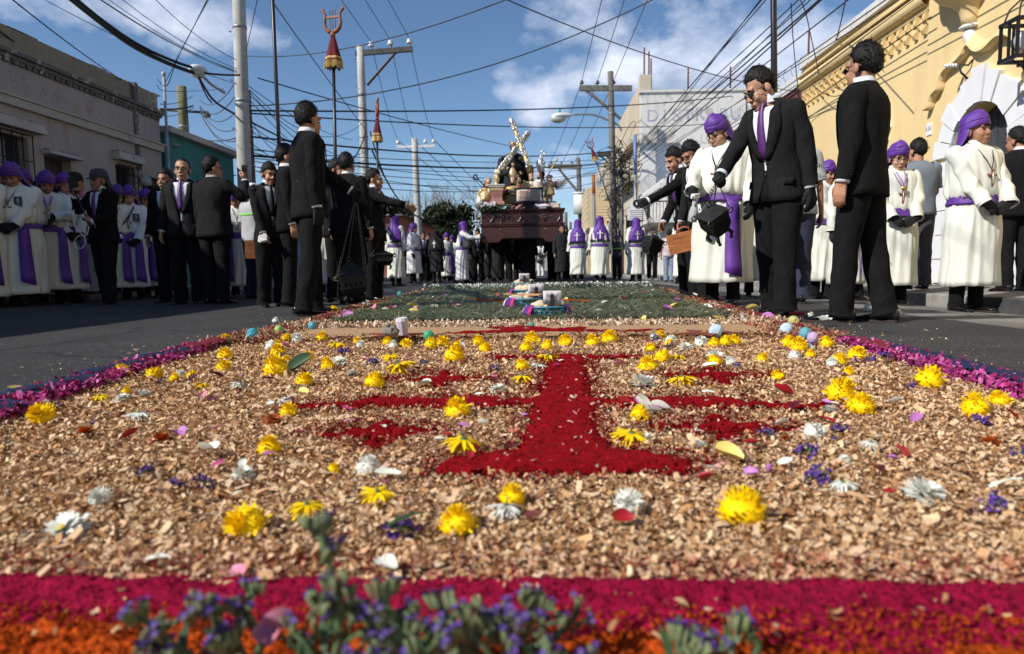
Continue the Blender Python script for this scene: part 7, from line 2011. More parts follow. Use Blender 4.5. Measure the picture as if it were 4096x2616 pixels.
r_=hand_piece('plain reddish wooden case carried behind the boy','wooden_case','case',at(262.5,249.5,7.75),math.radians(20),lambda r:case(r))
for ch in list(r_.children):
 if ch.name.startswith(('plaque',)):
  for c2 in list(ch.children):bpy.data.objects.remove(c2)
  bpy.data.objects.remove(ch)
def spray(root):
 m=mat('milky_plastic',(.62,.64,.66),.25,trans=.35)
 q=MB();n=16;th=np.arange(n)*2*PI/n
 q.loft([np.stack([r_*np.cos(th),r_*.75*np.sin(th),np.full(n,z)],-1)for r_,z in((.040,-.13),(.044,-.125),(.044,-.05),(.034,.0),(.016,.045),(.014,.06))],True,True,True);q.build('bottle',m,root,True)
 q=MB();q.bbox(-.018,.018,-.075,.03,.085,.125);q.tube([(0,0,.06),(0,0,.088)],.017,10);q.tube([(0,-.075,.105),(0,-.095,.105)],.009,8);hd=q.build('spray_head',M_WHITEC,root)
 q=MB();q.box((0,-.04,.06),(.012,.012,.055));q.build('trigger',M_WHITEC,hd)
hR=P['bigrobe']['hand'][-1]
r_=hand_piece('milky plastic spray bottle in the black glove of the stout robed man','spray_bottle','bottle',at(694.5,207.5,hR.y-.03),math.radians(-38),spray);r_.rotation_euler=(math.radians(8),math.radians(14),math.radians(-38))
def phone(lab,p,yaw,k=1.0,tilt=0):
 root=empty('phone',tuple(p),yaw);tag(root,lab,'phone');root.rotation_euler=(tilt,0,yaw)
 q=MB();w,h=.038*k,.078*k
 q.loft([[(x,y,z)for x,z in((-w,-h+.008),(-w+.008,-h),(w-.008,-h),(w,-h+.008),(w,h-.008),(w-.008,h),(-w+.008,h),(-w,h-.008))]for y in(-.005,.005)],True,True,True);q.build('body',M_PHONE,root)
 q=MB();q.bbox(-w+.004,w-.004,-.0065,-.0055,-h+.006,h-.006);q.build('screen',M_LENS,root)
 q=MB();q.bbox(-w+.006,-w+.024,.0055,.008,h-.032,h-.008);q.build('camera_bump',M_SOLE,root)
 return root
h_=P['filmer']['hand'][-1];phone('black phone raised by the man in the charcoal suit',h_+Vector((-.015,.03,.05)),math.radians(160),1.05)
h_=P['phoneup']['hand'][-1];phone('phone held overhead by the onlooker at the wall',h_+Vector((.0,.0,.04)),math.radians(-20),1.1)
h_=P['hat']['hand'][-1]
ph=phone('black phone in front of the face of the man with the flap hat',h_+Vector((.0,-.02,.06)),math.radians(10),1.25,.15)
h2=P['hat']['hand'][1]
a_=h_+Vector((.02,-.02,-.03));b_=h2+(h2-a_)*.9
q=MB();q.tube([Vector((0,0,0)),b_-a_],.010,8);o=q.build('selfie_stick',M_POLEB,None,True,loc=a_);tag(o,'thin black stick under the phone of the man with the flap hat','stick')
q=MB();pts=[A3(-.02,-.02,-.2),A3(-.01,-.05,-.3),A3(.02,-.05,-.45),A3(.10,-.04,-.50),A3(.12,-.04,-.62),A3(.03,-.05,-.68),A3(-.03,-.05,-.6),A3(.03,-.05,-.5),A3(.14,-.04,-.52),A3(.16,-.03,-.4)]
q.tube(smooth_path(pts,2),.0055,5);o=q.build('white_cable',M_SATW,None,True,loc=a_);tag(o,'looped white cable hanging from the phone stick','cable')
h_=P['boy']['hand'][-1]
q=MB();q.strip([(-.05,0,.03),(-.045,-.01,-.045),(-.03,.0,-.05)],[(.035,-.01,.045),(.05,.0,-.03),(.05,.01,-.035)]);q.strip([(-.045,-.02,.02),(-.05,-.03,-.04)],[(.03,-.025,.035),(.045,-.02,-.02)])
o=q.build('folded_paper',M_SATW,None,False,loc=h_+Vector((.0,-.03,.0)));md=o.modifiers.new('t','SOLIDIFY');md.thickness=.003;tag(o,'folded white paper in the hand of the boy','paper')
hk=P['bookrobe']['hand'][1]
root=empty('prayer_book',tuple(hk+Vector((.0,-.03,.0))),math.radians(20));tag(root,'small black book with silver emblem held at the sash','book')
q=MB();q.box((0,-.02,0),(.13,.012,.17));q.box((0,.02,0),(.13,.012,.17));q.box((-.062,0,0),(.008,.03,.17));q.build('cover',M_PHONE,root)
q=MB();q.box((.004,0,0),(.118,.026,.16));q.build('pages',M_IVORY,root)
q=MB();q.ball((.01,-.028,.01),(.02,.004,.024),8,6);q.build('emblem',M_SILVER,root,True)
c=P['drummer']['root'].location+Vector((-.05,-.36,.88));root=empty('drum',tuple(c));tag(root,'grey snare drum at the waist of the bandsman','drum')
root.rotation_euler=(.5,.3,0)
q=MB();q.tube([(0,0,-.16),(0,0,.16)],.2,18);q.build('shell',M_STEEL,root,True)
for z in(-.16,.16):
 q=MB();q.tube([(0,0,z-.02),(0,0,z+.02)],.215,18);q.build('hoop',M_POLEB,root,True)
rc=np.random.default_rng(21)
def xl(y):return np.interp(y,[.5,1.2,1.8,3.4,4.5,6.65,12.6],[-1.15,-1.35,-1.49,-1.70,-1.64,-1.84,-2.1])
def xr(y):return np.interp(y,[.5,1.2,2.0,3.0,4.1,6.3,9.9,12.6],[1.15,1.3,1.40,1.47,1.51,1.67,1.95,2.05])
def wob(x,s=1.0,a=1.0):
 return a*(.5*np.sin(9.1*x*s+1.3)+.3*np.sin(23.7*x*s+.4)+.2*np.sin(51*x*s+2.2))
M_SHAVB=mat('shaving_bed',(0.30,0.155,0.075),.95,.35,22,.8,60)
M_CHIP=mat('wood_shaving',(1,1,1),.75,attr='tint',spec=.25)
M_SAND=mat('tan_sawdust',(0.42,0.26,0.135),.95,.16,60,.6,130,bdist=.006)
M_RED=mat('red_sawdust',(0.235,0.0025,0.006),.95,.30,90,.8,150,bdist=.008,spec=.1)
M_MAG=mat('magenta_sawdust',(0.28,0.005,0.038),.95,.28,60,.8,130,bdist=.008,spec=.1)
M_ORA=mat('orange_sawdust',(0.50,0.075,0.008),.95,.32,60,.9,110,bdist=.01,spec=.1)
M_BLU=mat('blue_sawdust',(0.005,0.015,0.060),.95,.3,80,.8,150,bdist=.008)
M_CRIM=mat('crimson_sawdust',(0.17,0.006,0.018),.95,.3,80,.8,150,bdist=.008)
M_PINEB=mat('pine_bed',(0.040,0.052,0.026),.95,.4,16,.6,80)
def noise2(x,y,f):
 return(np.sin(x*f*1.7+1.3*np.sin(y*f*1.1))*np.sin(y*f*1.9+1.7*np.sin(x*f*.9+2))*.6+.4*np.sin(x*f*4.3+y*f*2.9)*np.sin(y*f*4.9-x*f*2.1))
def heap(name,m,inside,x0,x1,y0,y1,step,z,amp,rough=.004,edge=True):
 """bumpy layer of sawdust over the cells where inside(x, y) holds"""
 nx,ny=int((x1-x0)/step)+1,int((y1-y0)/step)+1
 X,Y=np.meshgrid(np.linspace(x0,x1,nx),np.linspace(y0,y1,ny))
 jx=X+rc.normal(0,step*.22,X.shape);jy=Y+rc.normal(0,step*.22,Y.shape)
 d=inside(jx,jy)
 Z=z+amp*noise2(X,Y,9)+amp*.8*noise2(X,Y,27)+rc.normal(0,rough,X.shape)
 Z=Z*sstep(-.002,.035,d)+(z-.012)*(1-sstep(-.002,.035,d))if edge else Z
 V=np.stack([jx,jy,Z],-1).reshape(-1,3)
 idx=np.arange(nx*ny).reshape(ny,nx)
 F=np.stack([idx[:-1,:-1],idx[:-1,1:],idx[1:,1:],idx[1:,:-1]],-1).reshape(-1,4)
 keep=(d[:-1,:-1]>0).ravel()&(d[1:,1:]>0).ravel()
 F=F[keep]
 used,inv=np.unique(F,return_inverse=True)
 return link(name,big_mesh(name,V[used],inv.reshape(-1,4),m,None,True))
def seg_dist(x,y,a,b,wa,wb):
 ax,ay=a;bx,by=b;dx,dy=bx-ax,by-ay
 t=np.clip(((x-ax)*dx+(y-ay)*dy)/(dx*dx+dy*dy),0,1)
 return(wa+(wb-wa)*t)-np.hypot(x-ax-t*dx,y-ay-t*dy)
def strokes(S,rag=.018):
 def f(x,y):
  d=np.full(x.shape,-9.0)
  for s in S:d=np.maximum(d,seg_dist(x,y,*s))
  return d+rag*noise2(x,y,34)+rag*.7*noise2(x,y,83)
 return f
def bed(name,m,ys,lo,hi,z,kind='structure'):
 q=MB();ys=np.asarray(ys)
 L_=[(lo(y),y,z)for y in ys];R_=[(hi(y),y,z)for y in ys]
 q.strip(R_,L_);o=q.build(name,m);tag(o,kind=kind);return o
bed('shaving_bed',M_SHAVB,np.linspace(.66,4.45,40),lambda y:xl(y)+.012*math.sin(31*y),lambda y:xr(y)+.012*math.sin(27*y),.010)
bed('shaving_border',M_SHAVB,np.linspace(4.452,12.5,60),lambda y:xl(y)+.02*math.sin(23*y),lambda y:xr(y)+.02*math.sin(21*y),.011)
bed('pine_bed',M_PINEB,np.linspace(4.40,12.4,60),lambda y:xl(y)+.30+.03*math.sin(9*y),lambda y:xr(y)-.30+.03*math.sin(8*y),.020)
PAL=np.array([(.62,.39,.23),(.70,.47,.30),(.56,.33,.18),(.44,.23,.11),(.76,.57,.41),(.30,.14,.06),(.66,.45,.30),(.72,.52,.36)])*np.array([1.0,1.0,.90])
def chips(name,xs,ys,lo,hi,z0,z1,dark=0.0,tint=None,tilt=.42,pal=PAL,sg=4):
 n=len(xs)
 ln=np.exp(rc.normal(math.log(lo),.45,n)).clip(lo*.45,hi);wd=ln*rc.uniform(.20,.62,n);wd=np.minimum(wd,.012)
 kap=rc.normal(0,2.0,n);az=rc.uniform(0,2*PI,n)
 tl=rc.normal(0,tilt,n);rl=rc.normal(0,tilt,n)
 t=np.linspace(-.5,.5,sg)
 ang=kap[:,None]*t[None]
 k_=np.where(np.abs(kap)<1e-2,1e-2,kap)[:,None]
 u=np.sin(k_*t[None])/k_*ln[:,None];h=(1-np.cos(k_*t[None]))/k_*ln[:,None]
 w0=wd[:,None]*(1-.5*np.abs(t[None])*rc.uniform(0,1.6,n)[:,None])
 P0=np.stack([u,-w0/2,h],-1);P1=np.stack([u,w0/2,h],-1)
 V=np.concatenate([P0,P1],1)
 c,s=np.cos(rl)[:,None],np.sin(rl)[:,None];V=np.stack([V[...,0],V[...,1]*c-V[...,2]*s,V[...,1]*s+V[...,2]*c],-1)
 c,s=np.cos(tl)[:,None],np.sin(tl)[:,None];V=np.stack([V[...,0]*c+V[...,2]*s,V[...,1],-V[...,0]*s+V[...,2]*c],-1)
 c,s=np.cos(az)[:,None],np.sin(az)[:,None];V=np.stack([V[...,0]*c-V[...,1]*s,V[...,0]*s+V[...,1]*c,V[...,2]],-1)
 zz=rc.uniform(z0,z1,n)
 zz=zz+np.maximum(0,.006-(zz+V[...,2].min(1)))
 V=V+np.stack([xs,ys,zz],-1)[:,None]
 F=np.array([[i,i+1,sg+i+1,sg+i]for i in range(sg-1)])[None]+(np.arange(n)*2*sg)[:,None,None]
 C=pal[rc.integers(0,len(pal),n)]*rc.uniform(.72,1.18,n)[:,None]
 if tint is not None:
  f,col=tint(xs,ys);C=C*(1-f[:,None])+np.array(col)*f[:,None]
 C=np.repeat(C,2*sg,0)
 o=link(name,big_mesh(name,V.reshape(-1,3),F.reshape(-1,4),M_CHIP,C))
 return tag(o,kind='stuff')
def scatter(n,y0,y1,lo=None,hi=None,power=1.0):
 """points on the carpet, more per square metre near the camera, inside the view"""
 y=y0+(y1-y0)*rc.random(n)**power
 a=np.maximum(xl(y)if lo is None else lo(y),-.82*y-.12);b=np.minimum(xr(y)if hi is None else hi(y),.74*y+.12)
 return a+(b-a)*rc.random(n),y
EMB=[((-.15,2.70),(.36,2.70),.050,.045),((.11,2.70),(.06,1.8),.075,.085),((.06,1.8),(.045,1.45),.085,.085),((.045,1.45),(.05,1.28),.085,.115),((-.135,1.20),(.225,1.22),.062,.062),((-.08,1.25),(.18,1.26),.05,.05),((-.66,1.755),(0,1.80),.026,.068),((.72,1.715),(.05,1.80),.026,.068),((-.45,1.80),(-.15,1.81),.055,.06),((.2,1.79),(.5,1.78),.06,.05)]
def small_cross(cx,cy,w,h,s=.0):
 return[((cx-w,cy-s),(cx+w,cy+s),.026,.026),((cx+s,cy-h),(cx-s,cy+h),.030,.030),((cx-.05,cy),(cx+.05,cy),.048,.048)]
SC=[(-.32,2.19,.17,.15,.01),(.57,2.23,.16,.14,-.01),(-.355,1.46,.115,.10,.01),(.40,1.50,.14,.10,-.01)]
emb_all=strokes(EMB+[s for c in SC for s in small_cross(*c)])
def red_tint(x,y):
 d=emb_all(x,y);f=np.clip(1-np.abs(d)/.05,0,1)*(d<0)*.55*(rc.random(len(x))<.5)
 f2=np.clip(1-(y-.74)/.12,0,1)*.45*(rc.random(len(x))<.35)
 return np.maximum(f,f2),(.48,.05,.06)
def keep_off(x,y,keep=.05):
 d=emb_all(x,y);front=y>.735+.018*noise2(x,y*0,7)+.03*sstep(.15,.6,x)*0
 m=((d<.006)|(rc.random(len(x))<keep))&front
 return x[m],y[m]
x,y=scatter(64000,.70,1.7,power=1.25);x,y=keep_off(x,y);chips('wood_shavings',x,y,.0090,.032,.006,.024,tint=red_tint)
x,y=scatter(72000,1.7,3.52,power=1.2);x,y=keep_off(x,y);chips('wood_shavings',x,y,.0110,.034,.006,.024,tint=red_tint,sg=3)
x,y=scatter(9000,4.04,4.46);chips('pale_shavings',x,y,.022,.05,.012,.05,pal=np.array([(.66,.50,.36),(.72,.58,.44),(.55,.38,.25),(.60,.46,.34),(.38,.22,.12)]),tilt=.8,sg=3)
x,y=scatter(3500,3.38,3.60);chips('brown_shavings',x,y,.014,.03,.012,.040,pal=np.array([(.20,.085,.035),(.26,.12,.055),(.15,.06,.025)]))
DK=np.array([(.36,.17,.085),(.28,.12,.06),(.48,.28,.16),(.22,.09,.05),(.55,.38,.26),(.30,.05,.05)])
for nm,lo,hi in(('border_shavings',xl,lambda y:xl(y)+.33),('border_shavings',lambda y:xr(y)-.33,xr)):
 x,y=scatter(11000,3.3,12.4,lo,hi,1.35);chips(nm,x,y,.020,.05,.014,.045,pal=DK,tilt=.7,sg=3)
x,y=scatter(70,.60,.74);chips('stray_shavings',x,y,.010,.024,.028,.034,tilt=.35)
x=rc.uniform(-.3,.4,260);y=rc.uniform(1.1,2.75,260);chips('stray_shavings',x,y,.011,.03,.026,.034,tilt=.3,pal=np.array([(.66,.42,.34),(.6,.3,.24),(.7,.55,.45)]))
y=rc.uniform(1.4,7,900);sd=rc.random(900)<.5;x=np.where(sd,xl(y)-np.abs(rc.normal(0,.22,900)),xr(y)+np.abs(rc.normal(0,.25,900)));chips('stray_shavings',x,y,.010,.026,.002,.006,tilt=.2,sg=3)
o=heap('magenta_sawdust',M_MAG,lambda x,y:np.minimum(.765+.012*noise2(x,y,12)-y,y-(.635-.045*sstep(.1,.45,x)+.020*noise2(x,y*.3,9))),-.85,.85,.54,.80,.0045,.026,.0035,.0016);tag(o,kind='structure')
o=heap('orange_sawdust',M_ORA,lambda x,y:(.66-.045*sstep(.1,.45,x)+.025*noise2(x,y*.3,9))-y,-.75,.75,.30,.70,.0045,.024,.007,.0022);tag(o,kind='structure')
def grains(name,m,x,y,z0,z1,s):
 n=len(x);V=rc.normal(0,s,(n,4,3))+np.stack([x,y,rc.uniform(z0,z1,n)],-1)[:,None];V[...,2]=np.maximum(V[...,2],.012)
 F=np.array([[0,1,2],[0,2,3],[0,3,1],[1,3,2]])[None]+(np.arange(n)*4)[:,None,None]
 return tag(link(name,big_mesh(name,V.reshape(-1,3),F.reshape(-1,3),m,None,False,3)),kind='stuff')
x,y=scatter(5200,.50,.66);grains('orange_grains',M_ORA,x,y,.024,.036,.0022)
x,y=scatter(3200,.61,.79);grains('magenta_grains',M_MAG,x,y,.027,.034,.0016)
emb_main=strokes(EMB)
root=heap('sawdust_emblem',M_RED,emb_main,-.75,.80,1.05,2.80,.0095,.026,.004,.0022)
tag(root,'large red sawdust cross with flat foot laid on the wood shavings','sawdust emblem')
for c,l in zip(SC,('upper left of the four small red sawdust crosses beside the large one','upper right of the four small red sawdust crosses beside the large one','lower left of the four small red sawdust crosses beside the large one','lower right of the four small red sawdust crosses beside the large one')):
 o=heap('sawdust_cross',M_RED,strokes(small_cross(*c)),c[0]-.3,c[0]+.3,c[1]-.3,c[1]+.3,.0085,.025,.004,.0022);tag(o,l,'sawdust cross')
x=rc.uniform(-.75,.8,26000);y=rc.uniform(1.05,2.8,26000);d=emb_all(x,y);m_=(d>-.035)&(d<.025);grains('red_grains',M_RED,x[m_],y[m_],.020,.032,.0026)
o=heap('sand_strip',M_SAND,lambda x,y:np.minimum(np.minimum(y-3.52,4.06-y)+.02*noise2(x,y,6),np.minimum(x-xl(y)-.25,xr(y)-.12-x)),-1.6,1.6,3.45,4.12,.018,.034,.002,.0012);tag(o,kind='structure')
orn=[((-.42,3.60),(.0,3.72),.03,.06),((.0,3.72),(.42,3.62),.05,.03),((-.28,3.92),(-.1,3.76),.03,.05),((-.05,3.90),(.05,3.74),.035,.05),((.24,3.84),(.12,3.72),.03,.05),((.42,3.62),(.66,3.68),.03,.025),((-.28,3.92),(-.05,3.93),.025,.025),((-.42,3.6),(-.5,3.62),.03,.02)]
o=heap('sawdust_ornament',M_RED,strokes(orn,.014),-.7,.85,3.45,4.1,.014,.046,.002,.0012);tag(o,'spread winged red sawdust ornament on the tan sand strip','sawdust emblem')
MG=np.array([(.38,.03,.20),(.48,.07,.28),(.26,.015,.12),(.50,.15,.34),(.32,.02,.10)])
for lo,hi in((lambda y:xl(y),lambda y:xl(y)+.14),(lambda y:xr(y)-.14,lambda y:xr(y))):
 x,y=scatter(4200,1.25,3.15,lo,hi,1.2);chips('dyed_shavings',x,y,.020,.042,.014,.046,pal=MG,tilt=.7)
k_=0
for sd in(0,1):
 f=xl if sd==0 else xr
 for i,yy in enumerate((1.55,1.98,2.35,2.75)if sd==0 else(2.0,2.28,2.62)):
  xx=float(f(yy))+(.05 if sd==0 else-.03)
  dr=.04
  o=heap('blue_patch',M_BLU,strokes([((xx-dr*.3,yy-.13),(xx+dr*.3,yy+.13),.055,.05)],.012),xx-.2,xx+.2,yy-.3,yy+.3,.012,.050,.004,.002)
  tag(o,('nearest','second nearest','third nearest','farthest')[i]+' patch of dark blue sawdust on the '+('left' if sd==0 else 'right')+' carpet edge','sawdust patch','blue patches on the carpet edges')
 for i,yy in enumerate((3.15,4.1,5.0,6.1,7.3)if sd==0 else(2.95,3.95,4.7,5.7,6.8)):
  xx=float(f(yy))+(.10 if sd==0 else-.08)
  o=heap('crimson_patch',M_CRIM,strokes([((xx,yy-.14),(xx+(-.02 if sd==0 else .02),yy+.14),.06,.05)],.012),xx-.2,xx+.2,yy-.3,yy+.3,.014,.050,.004,.002)
  tag(o,('nearest','second nearest','third nearest','fourth nearest','farthest')[i]+' patch of crimson sawdust on the '+('left' if sd==0 else 'right')+' carpet edge','sawdust patch','crimson patches on the carpet edges')
def needles(name,n,y0,y1,m,L,w,z0,z1,lo,hi,power=1.0):
 x,y=scatter(n,y0,y1,lo,hi,power);az=rc.normal(0,.75,n)+np.where(rc.random(n)<.12,PI/2,0);l=L*rc.uniform(.5,1.2,n)
 e=rc.normal(0,.16,n);d=np.stack([np.cos(az)*np.cos(e),np.sin(az)*np.cos(e),np.sin(e)],-1);s=np.stack([-np.sin(az),np.cos(az),np.zeros(n)],-1)*w
 c=np.stack([x,y,rc.uniform(z0,z1,n)],-1);a=c-d*l[:,None]/2;b=c+d*l[:,None]/2;mid=c+np.stack([np.zeros(n),np.zeros(n),l*.07],-1)+s*rc.normal(0,3,n)[:,None]
 V=np.stack([a-s,a+s,mid-s,mid+s,b-s*.3,b+s*.3],1);V[...,2]=np.maximum(V[...,2],.021)
 F=np.array([[0,1,3,2],[2,3,5,4]])[None]+(np.arange(n)*6)[:,None,None]
 C=np.array([(.12,.15,.055),(.07,.095,.035),(.20,.22,.10),(.035,.05,.02),(.32,.31,.20)])[rc.integers(0,5,n)]*rc.uniform(.7,1.25,n)[:,None]
 return tag(link(name,big_mesh(name,V.reshape(-1,3),F.reshape(-1,4),m,np.repeat(C,6,0))),kind='stuff')
M_NEED=mat('pine_needle',(1,1,1),.5,attr='tint',spec=.4)
lo_,hi_=(lambda y:xl(y)+.27+.05*np.sin(9*y)),(lambda y:xr(y)-.27+.05*np.sin(8*y))
needles('pine_needles',26000,4.38,7.0,M_NEED,.20,.0030,.022,.055,lo_,hi_,1.2)
needles('pine_needles',26000,7.0,12.4,M_NEED,.24,.0042,.022,.075,lo_,hi_,1.2)
n=2600;x=rc.uniform(-1.75,1.75,n);y=10.6+.5*rc.random(n)+.25*np.sin(x*2);z=rc.uniform(.05,.15,n)
P_=np.stack([x,y,z],-1);a=rc.normal(0,1,(n,3));a/=np.linalg.norm(a,axis=1)[:,None];b=np.cross(a,rc.normal(0,1,(n,3)));b/=np.linalg.norm(b,axis=1)[:,None];s=.013*rc.uniform(.6,1.4,n)[:,None]
V=np.stack([P_-b*s,P_+a*s,P_+b*s,P_-a*s],1).reshape(-1,3);tag(link('white_blossoms',big_mesh('white_blossoms',V,np.arange(n*4).reshape(n,4),M_SATW)),kind='stuff')
n=5000;x=rc.uniform(-1.8,1.8,n);y=10.55+.6*rc.random(n)+.25*np.sin(x*2);z=rc.uniform(.03,.13,n)
P_=np.stack([x,y,z],-1);a=rc.normal(0,1,(n,3));a/=np.linalg.norm(a,axis=1)[:,None];b=np.cross(a,rc.normal(0,1,(n,3)));b/=np.linalg.norm(b,axis=1)[:,None];s=.035*rc.uniform(.6,1.4,n)[:,None]
V=np.stack([P_-b*s*.2,P_+a*s,P_+b*s*.2,P_-a*s],1).reshape(-1,3);tag(link('blossom_leaves',big_mesh('blossom_leaves',V,np.arange(n*4).reshape(n,4),mat('grey_green_leaf',(.10,.15,.08),.7,.3,20))),kind='stuff')
M_YSD=mat('yellow_sawdust',(.62,.40,.02),.95,.2,60,.6,130)
for lab,m,a,b in(('near left strip of orange sawdust among the pine needles',M_ORA,(477,300.5),(505,302.5)),('near right strip of orange sawdust among the pine needles',M_ORA,(556,301),(583,302)),('left strip of yellow sawdust among the pine needles',M_YSD,(480,294),(497,294)),('right strip of yellow sawdust among the pine needles',M_YSD,(557,293.5),(572,293.3))):
 p,q_=on_ground(*a,.05),on_ground(*b,.05)
 o=heap('sawdust_strip',m,strokes([((p.x,p.y),(q_.x,q_.y),.09,.09)],.02),min(p.x,q_.x)-.2,max(p.x,q_.x)+.2,min(p.y,q_.y)-.25,max(p.y,q_.y)+.25,.025,.068,.004,.003);tag(o,lab,'sawdust strip')
rf=np.random.default_rng(77)
M_YF=mat('yellow_petal',(0.90,0.62,0.004),.6,.06,30,spec=.15)
M_WF=mat('white_petal',(0.76,0.77,0.70),.6,.05,30)
M_PF=mat('purple_petal',(0.095,0.035,0.26),.6,.3,40)
M_OF=mat('orange_petal',(0.55,0.12,0.015),.6,.2,30)
M_GR=mat('calyx_green',(0.075,0.13,0.055),.6,.3,40)
M_GRD=mat('leaf_green',(0.04,0.085,0.03),.55,.3,20)
M_YC=mat('flower_centre',(0.50,0.42,0.03),.7)
PETM={'red':mat('red_petal',(.36,.006,.016),.5,.2,20),'dark red':mat('dark_red_petal',(.10,.004,.012),.5,.2,20),'pink':mat('pink_petal',(.62,.23,.33),.5,.2,20),'white':mat('cream_petal',(.72,.74,.64),.5,.06,20),'yellow':mat('pale_yellow_petal',(.74,.60,.16),.5,.1,20),'lilac':mat('lilac_petal',(.46,.17,.46),.5,.2,20),'magenta':mat('magenta_petal',(.42,.03,.20),.5,.2,20)}
def petal_strip(mb,p,az,el0,el1,L,w,tw=0.0):
 k=4;q=np.array(p,float);Lp,Rp=[],[]
 side=A3(-math.sin(az),math.cos(az),0)
 for i in range(k):
  t=i/(k-1);e=el0+(el1-el0)*t
  ww=w*(.55,1.0,.95,.35)[i]
  s_=side*ww*math.cos(tw*t)+A3(0,0,ww*math.sin(tw*t))
  Lp.append(q-s_);Rp.append(q+s_)
  q=q+A3(math.cos(az)*math.cos(e),math.sin(az)*math.cos(e),math.sin(e))*L/(k-1)
 mb.strip(Lp,Rp)
def mum_mesh(kind,m,seed):
 """chrysanthemum head 1 unit wide: domed, open, or lying face down with the calyx up"""
 r=np.random.default_rng(seed);mb=MB()
 mats=[m,M_GR,M_YC]
 if kind=='up':
  for lay,(n,el,L,h)in enumerate(((34,-4,.47,.14),(34,12,.46,.20),(32,28,.43,.26),(30,44,.39,.31),(26,62,.34,.35),(16,80,.29,.37))):
   for i in range(n):
    e=math.radians(el+r.normal(0,9));petal_strip(mb,(0,0,h),2*PI*i/n+r.normal(0,.16),e-.1,e+r.normal(.35,.45),L*r.uniform(.82,1.05),.044,r.normal(0,.7))
  mb.ball((0,0,.22),(.36,.36,.26),12,7)
 elif kind=='open':
  for lay,(n,el,L,h)in enumerate(((26,0,.50,.10),(26,13,.47,.14),(24,28,.40,.18),(20,46,.30,.20))):
   for i in range(n):
    e=math.radians(el+r.normal(0,6));petal_strip(mb,(0,0,h),2*PI*i/n+r.normal(0,.1),e,e-.2,L*r.uniform(.85,1.08),.055,r.normal(0,.3))
  mb.cur=2;mb.ball((0,0,.27),(.10,.10,.05),10,6)
 else:
  for lay,(n,el,L,h)in enumerate(((30,-20,.54,.31),(30,-34,.52,.28),(24,-52,.44,.24))):
   for i in range(n):
    e=math.radians(el+r.normal(0,6));petal_strip(mb,(0,0,h),2*PI*i/n+r.normal(0,.16),e+.35,e-.25,L*r.uniform(.85,1.1),.045,r.normal(0,.4))
  mb.cur=1;mb.ball((0,0,.325),(.085,.085,.05),9,6);mb.tube([(0,0,.34),(.01,.01,.42),(.03,.0,.50)],[.028,.022,.02],6)
 me=mb.mesh('bloom',mats,True)
 return me
MUMS={(c,k):[mum_mesh(k,m,10*i+hash_)for i in range(2)]for hash_,(c,m)in enumerate((('yellow',M_YF),('white',M_WF),('orange',M_OF)))for k in('up','open','down')}
ROWS={}
def rowed(o,label,what,p,cat):
 zn=zone(p.x,p.y);tag(o,label,cat,'%ss %s'%(what,zn))
 if not label:ROWS.setdefault((what,zn),[]).append(o)
ORD='leftmost second third fourth fifth sixth seventh eighth ninth tenth eleventh twelfth thirteenth fourteenth'.split()
def name_rows():
 for(what,zn),L_ in ROWS.items():
  L_.sort(key=lambda o:o.location.x/o.location.y)
  for i,o in enumerate(L_):
   if len(L_)==1:o['label']='%s lying %s'%(what,zn)
   elif len(L_)<=len(ORD):o['label']='%s %s %s'%(ORD[i]if i==0 or i<len(L_)-1 else 'rightmost',what,zn)
   else:o['label']='%s lying %s'%(what,zn)
def zone(x,y):
 if y>4.4:return 'on the %s %s pine needles'%('near' if y<5.6 else 'middle' if y<8 else 'far','left' if x<-.5 else 'right' if x>.6 else 'central')
 if y>3.5:return 'by the tan sand strip'
 if y>2.72:return 'before the sand strip, '+('left part' if x<-.45 else 'right part' if x>.62 else 'middle part')
 side='left' if x<.04 else 'right'
 if y>1.85:return '%s of the red cross stem'%side
 if y>1.28:return 'below the %s arm of the red cross'%side
 return 'at the front, %s of the cross foot'%side
POSE={'up':'domed','open':'open daisy faced','down':'upturned','side':'tipped over'}
def put(color,px,py,wpx,pose='up',label=None,z0=.026):
 u,v,w=px*.42525,py*.42525,wpx*.42525
 p=on_ground(u,v+w*.12,z0);s=w/FPX*p.y
 k='up' if pose=='side' else pose
 flower=link('chrysanthemum' if color!='orange' else 'gerbera',MUMS[(color,k)][rf.integers(0,2)])
 flower.location=p-Vector((0,0,.008+.10*s));sc=s*1.05
 flower.scale=(sc,sc,sc*rf.uniform(.9,1.15))
 t={'up':.30,'open':.35,'down':.15,'side':1.0}[pose]
 flower.rotation_euler=(rf.normal(.25 if pose!='down' else 0,t*.7),rf.normal(0,t*.7),rf.uniform(0,6.28))
 if pose=='side':flower.rotation_euler=(1.05,rf.normal(0,.4),rf.normal(0,.6));flower.location.z+=s*.12
 nm='gerbera' if color=='orange' else 'chrysanthemum';rowed(flower,label,'%s %s %s'%(POSE[pose],color,nm),p,'flower')
 return flower
